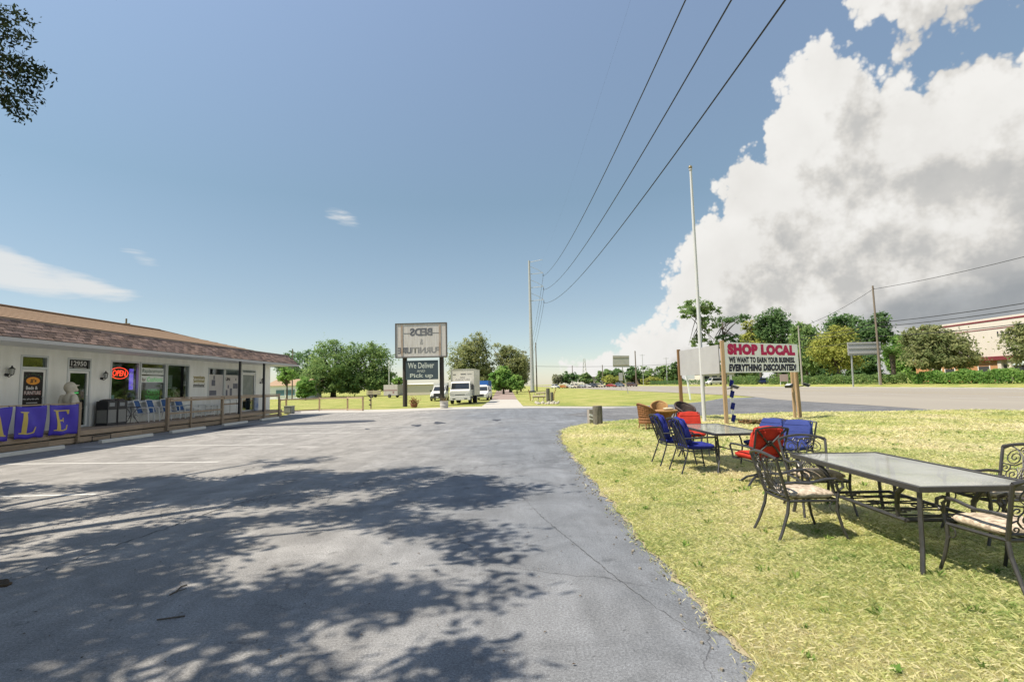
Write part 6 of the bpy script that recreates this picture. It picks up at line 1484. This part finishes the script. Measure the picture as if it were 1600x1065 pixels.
L_dark = leaf_mat('leaf_dark', (.075, .16, .075), (.19, .29, .11), .55); L_mid = leaf_mat('leaf_mid', (.10, .21, .08), (.32, .41, .15), .55); L_olive = leaf_mat('leaf_olive', (.14, .20, .08), (.40, .40, .19), .55)
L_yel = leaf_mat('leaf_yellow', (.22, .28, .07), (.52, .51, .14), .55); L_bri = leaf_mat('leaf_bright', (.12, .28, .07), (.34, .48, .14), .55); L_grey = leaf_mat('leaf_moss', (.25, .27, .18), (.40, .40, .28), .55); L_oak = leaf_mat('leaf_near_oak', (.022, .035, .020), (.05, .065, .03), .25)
G1 = 'oaks beyond the left lawn'
def ptree(name, label, pxc, Y, pytop, pybot, wpx, m, seed, group, X=None, base=0.0, lobes=3, th=.35, leaf=.30, n=5200, skirt=False, **kw):
    """tree whose crown spans pixels pytop..pybot and width wpx at distance Y"""
    k_ = Y/800; X = (pxc-800)*k_ if X is None else X; hor = 602-.024*(pxc-800)
    zt = 1.75+(hor-pytop)*k_-base; zb = max(.3, 1.75+(hor-pybot)*k_-base); rx = wpx*k_/2; rz_ = (zt-zb)/2; cz = (zt+zb)/2
    rr = random.Random(seed); el = [(0, 0, cz, rx*.74, rx*.7, rz_*.82, n//2)]
    for q in range(lobes+2):
        a = rr.uniform(0, 6.28); u = math.cos(a)*rx*.56; v = rr.uniform(-.6, .62)*rz_
        s_ = rr.uniform(.34, .5); el.append((u, math.sin(a)*rx*.5, cz+v, rx*s_, rx*s_, rz_*s_, n//(2*(lobes+2))))
    el.append((rr.uniform(-.2, .2)*rx, 0, zt-rz_*.38, rx*.45, rx*.45, rz_*.38, n//8))
    if skirt:
        for q in range(5): a = q*1.257+rr.random(); el.append((math.cos(a)*rx*.5, math.sin(a)*rx*.5, zb+rz_*.34, rx*.42, rx*.42, rz_*.36, n//9))
    return tree(name, label, X, Y, base, max(zb+.2*rz_, (zt)*th), max(.12, rx*.07), el, leaf, m, seed, group=group, **kw)
ptree('oak_tree', 'large live oak in the middle of the left group, tallest of them', 520, 125, 530, 613, 108, L_mid, 21, G1, skirt=True, n=9000)
ptree('oak_tree', 'large live oak at the right of the left group, beside the sign', 578, 128, 535, 611, 86, L_mid, 22, G1, skirt=True, n=8000)
ptree('oak_tree', 'darker lower oak showing above the end of the store roof', 478, 140, 545, 605, 66, L_dark, 23, G1, skirt=True, n=5000)
ptree('oak_tree', 'small hazy oak behind the corner of the store roof', 447, 150, 548, 590, 44, L_dark, 28, G1, n=3000)
ptree('shrub', 'small bright round shrub in front of the left oaks', 477, 96, 588, 620, 30, L_bri, 24, None, skirt=True, n=2600, leaf=.22)
ptree('small_tree', 'slender small tree between the store end and the oaks', 448, 100, 572, 600, 34, L_bri, 29, None, n=1600, leaf=.22)
G2 = 'trees behind the trucks'
ptree('oak_tree', 'olive brown oak behind the sign and box truck', 737, 130, 519, 602, 78, L_olive, 31, G2, skirt=True, n=8000)
ptree('oak_tree', 'green oak left of the transmission pole with mossy limbs', 796, 136, 538, 604, 62, L_olive, 32, G2, skirt=True, n=6500)
ptree('oak_tree', 'grey mossy oak touching the transmission pole', 812, 150, 546, 606, 36, L_grey, 34, G2, n=3000)
ptree('shrub', 'bright green leafy shrub tree behind the blue truck', 785, 108, 572, 608, 44, L_bri, 33, G2, skirt=True, n=4000, leaf=.28)
ptree('shrub', 'small bright green shrub beside the brick drive', 806, 106, 585, 608, 24, L_bri, 35, G2, skirt=True, n=2000, leaf=.25)
ptree('small_tree', 'small tree peeping out left of the sign pole', 622, 118, 588, 606, 20, L_bri, 36, G2, n=1200, leaf=.25)
# right side, across the highway
G3 = 'trees across the highway'
def pine(label, px, Y, pytop, tufts, seed, base=BERM):
    k_ = Y/800; X = (px-800)*k_; hor = 602-.024*(px-800); el = []
    for (qx, qy, wx, hy, n) in tufts: el.append(((qx-px)*k_, random.uniform(-1, 1), 1.75+(hor-qy)*k_-base, wx*k_/2, wx*k_/2, hy*k_/2, n))
    return tree('pine_tree', label, X, Y, base, 1.75+(hor-pytop-12)*k_-base, .34, el, .42, L_mid if seed % 2 else L_dark, seed, group=G3, spread=.7, lean=.0)
pine('tall slash pine with a flat crown beside the flagpole', 1094, 168, 466, [(1094, 477, 56, 20, 1500), (1078, 490, 30, 14, 500), (1112, 484, 32, 14, 600), (1110, 506, 30, 22, 600), (1098, 528, 22, 14, 300), (1085, 537, 18, 12, 200), (1117, 537, 22, 10, 250)], 41)
pine('dark thinner pine just right of the flat-crowned one', 1131, 172, 492, [(1137, 500, 26, 14, 500), (1158, 498, 24, 16, 450), (1132, 528, 28, 12, 420), (1155, 530, 30, 14, 450), (1120, 540, 20, 10, 250)], 42)
Y_ = lambda px, X: X*800/(px-800)
ptree('oak_tree', 'tall dark green oak behind the right part of the SHOP LOCAL board', 1214, Y_(1214, 76), 478, 560, 66, L_dark, 43, G3, base=BERM, n=7000, leaf=.38)
ptree('oak_tree', 'yellow green oak directly above the SHOP LOCAL board', 1186, Y_(1186, 72), 500, 575, 50, L_yel, 44, G3, base=BERM, n=5000, leaf=.36)
ptree('willow_tree', 'feathery drooping tree right of the SHOP LOCAL board', 1258, Y_(1258, 68), 504, 575, 62, L_mid, 45, G3, base=BERM, n=6500, leaf=.45, droop=2.2)
ptree('oak_tree', 'dark oak with broad crown left of the wooden pole', 1325, Y_(1325, 84), 490, 560, 92, L_dark, 46, G3, base=BERM, n=7500, leaf=.36)
ptree('oak_tree', 'dark oak crown right behind the wooden pole', 1372, Y_(1372, 86), 488, 545, 50, L_dark, 50, G3, base=BERM, n=4000, leaf=.36)
ptree('crape_myrtle', 'yellow green tree behind the blank road sign', 1308, Y_(1308, 66.5), 508, 588, 82, L_yel, 47, G3, base=BERM, n=7500, leaf=.28)
ptree('crape_myrtle', 'wide flowering tree in front of the white commercial building', 1463, Y_(1463, 66.5), 506, 580, 112, L_olive, 48, G3, base=BERM, n=9500, leaf=.26)
ptree('crape_myrtle', 'bushy tree cut by the right edge of the picture', 1604, Y_(1604, 66.5), 498, 575, 72, L_olive, 49, G3, base=BERM, n=5000, leaf=.22)
for px, top, bot, w_, m_, sd, lab in ((1285, 540, 592, 56, 'L_dark', 71, 'low dark tree in the gap behind the drooping tree'), (1345, 545, 592, 60, 'L_dark', 72, 'low dark tree filling behind the wooden pole'), (1410, 520, 590, 52, 'L_bri', 73, 'fresh green tree behind the palm'), (1232, 545, 595, 60, 'L_mid', 74, 'low green tree under the tall dark oak'), (1168, 540, 590, 44, 'L_mid', 75, 'low green tree behind the left of the SHOP LOCAL board')):
    ptree('small_tree', lab, px, Y_(px, 79), top, bot, w_, {'L_dark': L_dark, 'L_bri': L_bri, 'L_mid': L_mid}[m_], sd, G3, base=BERM, n=4200, leaf=.34, skirt=True)
# palm
PYm = Y_(1393, 65.2); t = thing('palm_tree', 'small cabbage palm with shaggy trunk by the wooden pole', 'tree', (65.2, PYm, BERM), group=G3)
e = MB(); e.tube([(0, 0, -.2), (0, 0, 2.5), (0, 0, 5.2)], .35, 9, rs=[.4, .34, .5]); e.build('trunk', M_bark, t)
fr = []; rr = np.random.default_rng(9)
for q in range(100):
    a = rr.uniform(0, 6.28); up = rr.uniform(-.4, 1.5); ln = rr.uniform(1.8, 3.0); prev = None
    for s_ in range(7):
        u = s_/6; p = np.array([math.cos(a)*ln*u, math.sin(a)*ln*u, 5.4+up*ln*u-1.3*u*u]); side = np.array([-math.sin(a), math.cos(a), 0])
        for sg in (-1, 1):
            tip = p+side*sg*.6*(1-.4*u)+np.array([math.cos(a)*.35, math.sin(a)*.35, -.25]); fr += [p, p+np.array([math.cos(a)*.1, math.sin(a)*.1, 0]), tip, tip-side*sg*.06]
link('fronds', npmesh('fronds', np.array(fr), 4), L_bri, t)
# far tree line above the parked cars
G4 = 'far trees along the highway'
for i_, (px, top, w_, m_, nm) in enumerate([(868, 585, 22, L_grey, 'thin grey'), (888, 580, 34, L_dark, 'dark round'), (912, 583, 24, L_mid, 'small mid-green'), (945, 577, 34, L_mid, 'bushy'), (962, 575, 30, L_dark, 'taller dark'), (990, 571, 42, L_dark, 'broad dark'), (1010, 572, 38, L_mid, 'wide green'), (1038, 570, 36, L_mid, 'rounded green'), (1055, 566, 22, L_dark, 'narrow dark'), (1090, 582, 30, L_bri, 'bright low'), (1172, 566, 40, L_dark, 'shaded'), (1140, 560, 50, L_dark, 'low dark'), (955, 586, 40, L_yel, 'yellowish low'), (1020, 588, 40, L_yel, 'low yellow')]):
    ptree('far_tree', '%s far tree on the skyline, %s' % (nm, ['above the left cars', 'over the first cars', 'by the lattice tower', 'left of the tilted sign', 'just left of the tilted sign', 'right of the tilted sign', 'over the low tan building', 'left of the blank board', 'touching the blank board post', 'below the blank board', 'above the left of SHOP LOCAL', 'behind the SHOP LOCAL post', 'behind the red car', 'in front of the tan building'][i_]), px, 290 if i_ != 12 and i_ != 13 else 255, top, 601, w_, m_, 60+i_, G4, n=1300, leaf=.8)
# hedges (each continuous hedge is one plant bed)
def hedge(label, a, b, h_, d_, n, seed, m):
    t = thing('hedge', label, 'hedge', a, group='clipped hedges across the road', world=True); r = np.random.default_rng(seed); a = np.array(a); b = np.array(b); L_ = np.linalg.norm(b-a)
    u = r.random(n); along = a+(b-a)*u[:, None]; nx = np.array([-(b-a)[1], (b-a)[0], 0])/L_
    top = h_*(.86+.10*np.sin(u*L_*1.1+seed)+.06*np.sin(u*L_*2.7)); c = along+nx*r.uniform(-d_/2, d_/2, n)[:, None]; c[:, 2] += r.random(n)**.6*top
    A = r.normal(0, 1, (n, 3)); A /= np.linalg.norm(A, axis=1, keepdims=True); B = np.cross(A, r.normal(0, 1, (n, 3))); B /= np.linalg.norm(B, axis=1, keepdims=True); s_ = r.uniform(.10, .22, n)[:, None]
    link('foliage', npmesh('foliage', np.stack([c-A*s_, c-B*s_*.6, c+A*s_, c+B*s_*.6], 1).reshape(-1, 3), 4), m, t)
    e = MB(); nn = int(L_/1.2)
    for q in range(nn): p = a+(b-a)*((q+.5)/nn); e.tube([p, p+np.array([.1, .05, h_*.6])], .03, 5)
    e.build('stems', M_bark, t)
hedge('long clipped hedge before the white commercial building', (63.4, 60, .42), (63.4, 82, .42), 2.1, 1.3, 9000, 1, L_bri)
hedge('clipped hedge behind the blank road sign', (63.6, 83.5, .42), (63.6, 128, .42), 2.0, 1.3, 9000, 2, L_mid); hedge('round clipped hedge below the right of the SHOP LOCAL board', (63.8, 134, .42), (63.8, 152, .42), 2.6, 1.5, 4000, 3, L_mid)
hedge('dark hedge strip behind the pines', (64, 165, .42), (64, 240, .42), 2.0, 1.6, 4500, 4, L_dark)

# ================================================================== FAR BUILDINGS
t = thing('commercial_building', 'white commercial building with maroon bands and house number across the road', 'building', (78, 82, BERM), world=True)
QX = 76.0; M_pinkw = mat('pale_wall', (.62, .57, .50), .85, (.56, .51, .45), scale=.5, amt=.9); M_maroon = mat('maroon_band', (.20, .035, .045), .7); M_obrick = mat('orange_brick', (.46, .25, .12), .85, (.38, .2, .1), scale=4, amt=1)
e = MB(); e.b2(QX, QX+25, 60, 97.0, 3.9, 10.6); e.b2(QX+.6, QX+25, 60, 97.0, BERM, 3.9); e.build('wall', M_pinkw, t)
e = MB(); e.b2(QX-.06, QX+.02, 60, 97.05, 10.05, 10.30); e.build('maroon_band', M_maroon, t); e = MB(); e.b2(QX-.05, QX+.02, 60, 97.05, 8.8, 8.92); e.build('maroon_band', M_maroon, t)
e = MB(); e.b2(QX-.3, QX+.02, 76.2, 97.0, 3.9, 4.5); e.build('awning_band', M_maroon, t)
e = MB(); e.b2(QX+.2, QX+.61, 80.5, 97.0, BERM, 3.88); e.build('brick_panel', M_obrick, t)
for a, b, z0, z1 in ((82.0, 83.9, .9, 3.0), (88.5, 90.4, .9, 2.8), (91.2, 92.9, .9, 2.9)):
    e = MB(); e.b2(QX+.12, QX+.21, a, b, z0, z1); wn = e.build('window', M_vglass, t); e = MB(); e.b2(QX+.1, QX+.2, a-.12, a, z0, z1+.1); e.b2(QX+.1, QX+.2, b, b+.12, z0, z1+.1); e.build('frame', M_white, wn)
for a, b in ((76.0, 78.4), (72.6, 75.0), (79.0, 79.9)): e = MB(); e.b2(QX+.5, QX+.59, a, b, BERM, 3.1); e.build('window', M_vglass, t)
for a in (75.5, 78.6, 80.2, 72.2): e = MB(); e.b2(QX+.05, QX+.6, a-.3, a+.3, BERM, 3.88); e.build('pillar', M_pinkw, t)
text('12891', 3.2, .78, M_navy, t, (QX-.08, 79.9, 7.6), (0, -1, 0), (0, 0, 1), bold=.01)
o = MB(); o.lathe([(1.6, 0), (1.5, .15), (.6, .6), (.05, .85)], 10, (70.5, 70.2, 2.9)); o.tube([(70.5, 70.2, .3), (70.5, 70.2, 3.0)], .04, 6); tag(o.build('parasol', mat('pale_green_canvas', (.45, .52, .46), .8)), 'pale green parasol in front of the white commercial building', 'parasol')
# low houses
def low_house(name, label, x0, x1, y0, y1, h_, m, roof_m, base=0.0, wins_=(), roof=True):
    t = thing(name, label, 'building', ((x0+x1)/2, (y0+y1)/2, base), world=True)
    e = MB(); e.b2(x0, x1, y0, y1, base, base+h_); e.build('wall', m, t)
    e = MB(); e.prism([(-.4, 0), (y1-y0+.4, 0), ((y1-y0)/2, 1.5 if roof else .2)], (x0-.4, y0, base+h_+.002), (0, 1, 0), (0, 0, 1), (x1-x0+.8, 0, 0)); e.build('roof', roof_m, t)
    for (a, b, z0, z1, gm) in wins_:
        e = MB(); e.b2(a, b, y0-.05, y0+.03, base+z0, base+z1); wn = e.build('window', gm, t); e = MB(); e.b2(a-.1, b+.1, y0-.09, y0-.052, base+z1, base+z1+.1); e.b2(a-.1, b+.1, y0-.09, y0-.052, base+z0-.1, base+z0); e.build('frame', M_white, wn)
    return t
M_teal = mat('teal_glass', (.05, .14, .18), .2, (.09, .2, .24), spec=.6)
k_ = 112/800
low_house('low_shop', 'white low shop with blue windows seen past the end of the store', (415-800)*k_, (470-800)*k_, 112, 124, 2.9, M_white, M_tan, wins_=[((431-800)*k_, (444-800)*k_, .75, 2.0, M_teal), ((446-800)*k_, (460-800)*k_, .75, 2.0, M_teal)])
k_ = 125/800
low_house('white_shed', 'long low white building behind the sign and pickup', (625-800)*k_, (692-800)*k_, 125, 133, 2.6, mat('shed_cream', (.62, .57, .50), .85, (.55, .50, .44)), M_white, roof=False)
k_ = 300/800
low_house('tan_plaza', 'long low tan plaza building behind the far parked cars', (978-800)*k_, (1062-800)*k_, 300, 330, 5.0, mat('plaza_tan', (.40, .30, .22), .85), mat('plaza_roof', (.45, .36, .28), .85), base=BERM, wins_=[((995+i_*11-800)*k_, (1001+i_*11-800)*k_, .8, 3.0, M_vglass) for i_ in range(6)], roof=False)
low_house('pale_kiosk', 'small pale building left of the tilted road sign behind cars', (918-800)*k_, (936-800)*k_, 300, 320, 5.2, mat('kiosk', (.5, .46, .36), .85), MATS['plaza_roof'], base=BERM, wins_=[((921-800)*k_, (925-800)*k_, .8, 2.6, M_vglass), ((928-800)*k_, (932-800)*k_, .8, 2.6, M_vglass)], roof=False)
k_ = 185/800
low_house('store_behind_sign', 'pale shopfront half hidden behind the sign boards across the road', (1095-800)*k_, (1172-800)*k_, 185, 200, 4.0, M_pinkw, MATS['plaza_roof'], base=BERM, wins_=[((1098+i_*12-800)*k_, (1106+i_*12-800)*k_, .6, 3.0, M_vglass) for i_ in range(6)], roof=False)
# parked cars -----------------------------------------------------------
cars = [(866, 'white', 'suv'), (878, 'orange', 'sedan'), (888, 'white', 'sedan'), (897, 'cream', 'suv'), (906, 'silver', 'sedan'), (915, 'white', 'sedan'), (925, 'dark grey', 'suv'), (936, 'beige', 'suv'), (953, 'red', 'sedan'), (966, 'blue grey', 'suv'), (985, 'dark brown', 'suv')]
CP = {'white': (.62, .62, .60), 'orange': (.5, .22, .05), 'cream': (.55, .5, .4), 'silver': (.36, .38, .4), 'dark grey': (.06, .06, .07), 'beige': (.5, .45, .33), 'red': (.36, .04, .03), 'blue grey': (.13, .17, .24), 'dark brown': (.10, .06, .05)}
for i_, (px, c_, kd) in enumerate(cars):
    Yc = 215; rot = 25+14*(i_ % 3)
    side = ['at the left end of the far row', 'with a white one on either side', 'right of the orange car', 'fourth in the far row', 'fifth in the far row', 'left of the dark grey suv', 'in the middle of the far row', 'left of the red sedan', 'in the far row, the only red one', 'behind the tilted sign post', 'at the right end of the far row'][i_]
    car('%s %s parked %s' % (c_, kd, side), mat('paint_'+c_.replace(' ', '_'), CP[c_], .35, coat=.4), ((px-800)/800*Yc, Yc, .1), R(rot), kd, group='cars parked in the far row', cat='car')
Yv = Y_(1110, 62.0); car('white work van with ladder rack parked across the road behind the pole', M_bwhite, (62.5, Yv, .42), R(-70), 'van', cat='van', name='work_van'); 
t_ = thing('ladder', 'folded ladder on the roof of the white work van', 'ladder', (62.5, Yv, .42+2.36), R(-70)); [MB().b2(x_-.03, x_+.03, -2.2, 2.2, 0, .07).build('ladder_rail', M_dark, t_) for x_ in (-.4, .1)]; [MB().b2(-.37, .07, y_-.03, y_+.03, .01, .06).build('rung', M_dark, t_) for y_ in np.arange(-2, 2.1, .5)]
car('dark blue suv parked across the road under the SHOP LOCAL board', mat('paint_navy', (.02, .04, .16), .35, coat=.4), (66.5, Y_(1180, 66), .42), R(-80), 'suv'); car('silver car beside the dark blue suv across the road', mat('paint_silver', CP['silver'], .35, coat=.4), (66.5, Y_(1160, 66), .42), R(-75), 'sedan'); car('blue car glimpsed through the hedge gap left of the road sign', mat('paint_mid_blue', (.05, .10, .35), .35, coat=.4), (67.5, Y_(1307, 67.5), .45), R(-85), 'sedan')

# ================================================================== NEAR OAK (stands left of the camera, shades the lot)
t = thing('shade_oak', 'dark leafy oak whose branch tips hang into the upper left corner', 'tree', (-13.2, 3.2, 0), world=True)
rr = np.random.default_rng(17); KX, KY = -S_DIR.x/S_DIR.z, -S_DIR.y/S_DIR.z      # shadow shift per metre of height
def hole(px, py, rx, ry):
    c_ = P(px, py); return (c_, rx*c_.y/800, abs(P(px, py-ry).y-P(px, py+ry).y)/2)
holes = [hole(*q) for q in [(380, 888, 75, 15), (470, 868, 100, 17), (570, 852, 75, 14), (470, 828, 95, 9), (420, 797, 50, 6), (610, 880, 50, 12), (670, 868, 40, 10), (650, 975, 70, 24), (610, 1000, 40, 10), (85, 774, 90, 6), (65, 789, 70, 5), (110, 822, 100, 11), (30, 875, 45, 16), (560, 1052, 55, 9), (145, 1056, 35, 8), (720, 905, 25, 8), (300, 800, 60, 6), (560, 772, 60, 5), (690, 800, 40, 6)]]
_ey = [-4, 2.0, 3.1, 3.3, 3.7, 4.05, 4.25, 4.8, 5.5, 6.2, 7, 7.8, 9, 9.6, 10.5, 11.5]; _ex = [-.7, -.45, -.5, -.1, -.25, -.5, -.05, .02, .0, -.3, -.61, -.3, .37, -.4, -1.2, -2.3]
def right_edge(sy):   # ragged right border of the crown's shadow as a function of Y
    return np.interp(sy, _ey, _ex)-.12
cl = []
tries = 0
while len(cl) < 2300 and tries < 60000:
    tries += 1
    sx = rr.uniform(-16, 1.2); sy = rr.uniform(-3.5, 11.9)
    if sx > right_edge(sy): continue
    if sy > 11.3-.10*abs(sx+2.5)**1.2+.5*math.sin(sx*2.3): continue
    if any(((sx-h[0].x)/(h[1]+.25))**2+((sy-h[0].y)/(h[2]+.21))**2 < 1 for h in holes): continue
    nz = math.sin(sx*1.9+1.3*math.sin(sy*1.1))*math.sin(sy*2.6+1.7*math.sin(sx*.8))
    if nz > .74 and rr.random() < .7: continue
    zmin = 5.2
    z = zmin+rr.random()*4.5
    x, y = sx-z*KX, sy-z*KY
    if y > 0 and x > -y*1.05:
        q = rr.random()*1.2+.3; z = max(z, (1.75+.80*sy+q)/(1+.80*KY)); x, y = sx-z*KX, sy-z*KY
    cl.append((x, y, z))
def in_frame(c):
    d = c-np.array(EYE); w_ = d @ np.array(_f); px = 800+d @ np.array(CR)/np.maximum(w_, .05)*800; py = 532.5-d @ np.array(CU)/np.maximum(w_, .05)*800
    vis = (w_ > .05) & (px > -12) & (px < 1612) & (py > -12) & (py < 1080)
    return vis, px, py
cl = np.array(cl); per = 90
c = np.repeat(cl, per, 0)+rr.normal(0, 1, (len(cl)*per, 3))*np.array([.22, .20, .20])*np.repeat(rr.uniform(.6, 1.3, len(cl)), per)[:, None]
# hanging sprays of the lowest outer branch, at the far left edge of the crown
sp = []
for (px, py, n_) in [(4, 30, 90), (22, 22, 60), (34, 30, 60), (2, 60, 80), (15, 55, 70), (26, 52, 40), (36, 57, 30), (3, 90, 80), (16, 92, 70), (30, 100, 60), (40, 92, 40), (50, 112, 60), (60, 118, 60), (64, 108, 30), (38, 122, 70), (22, 112, 60), (10, 118, 60), (4, 140, 60), (14, 150, 60), (28, 142, 60), (42, 138, 60), (45, 150, 50), (22, 168, 50), (27, 180, 40), (6, 158, 50), (34, 165, 30), (-15, 20, 80), (-15, 60, 80), (-18, 100, 80), (-15, 140, 80)]:
    Yd = 11.0+rr.uniform(-.5, .5); d = _f+CR*((px-800)/800)+CU*((532.5-py)/800); p = EYE+d*(Yd/d.y)
    sp.append(np.array(p)+rr.normal(0, 1, (n_, 3))*np.array([.10, .16, .085]))
sp = np.concatenate(sp)
vis, px, py = in_frame(c); c = np.concatenate([c[~vis], sp]); n = len(c)
A = rr.normal(0, 1, (n, 3)); A /= np.linalg.norm(A, axis=1, keepdims=True); B = np.cross(A, rr.normal(0, 1, (n, 3))); B /= np.linalg.norm(B, axis=1, keepdims=True)
s_ = np.where(np.arange(n) < n-len(sp), .10, .055)[:, None]*rr.uniform(.7, 1.3, n)[:, None]
link('crown', npmesh('crown', np.stack([c-A*s_, c-B*s_*.42, c+A*s_, c+B*s_*.42], 1).reshape(-1, 3), 4), L_oak, t)
e = MB(); e.tube([(-13.2, 3.2, -.3), (-13.1, 3.2, 1.8), (-12.8, 3.3, 3.8), (-12.5, 3.4, 5.4)], .5, 10, rs=[.62, .48, .42, .36])
for q in rr.choice(len(cl), 60, replace=False):
    tgt = Vector(cl[q]); s0 = Vector((-12.7, 3.3, rr.uniform(3.8, 5.3))); mid = s0.lerp(tgt, .5)+Vector((0, 0, .9)); pts = [s0.lerp(mid, u) if u <= 1 else mid.lerp(tgt, u-1) for u in (0, .5, 1, 1.5, 2)]
    if in_frame(np.array([s0.lerp(mid, u) if u <= 1 else mid.lerp(tgt, u-1) for u in np.linspace(0, 2, 14)]))[0].any(): continue
    e.tube(pts, .1, 5, rs=[.13, .10, .075, .05, .02])
e.build('trunk', M_bark, t, smooth=True)
e = MB(); base_ = Vector((-12.6, 3.4, 5.2)); tip = Vector(sp[200])
dI = lambda px, py, Yd: EYE+(_f+CR*((px-800)/800)+CU*((532.5-py)/800))*(Yd/(_f+CR*((px-800)/800)+CU*((532.5-py)/800)).y)
root_ = dI(-60, 70, 11.0); e.tube([base_, base_.lerp(root_, .5)+Vector((-.8, 0, .8)), root_], .1, 6, rs=[.14, .09, .05])
for px, py in ((30, 28), (36, 57), (60, 112), (45, 145), (26, 178), (10, 150)):
    e.tube([root_, dI((px-60)/2, (py+70)/2-6, 11), dI(px, py, 11)], .01, 4, rs=[.03, .014, .005])
e.build('limb', M_bark, t)
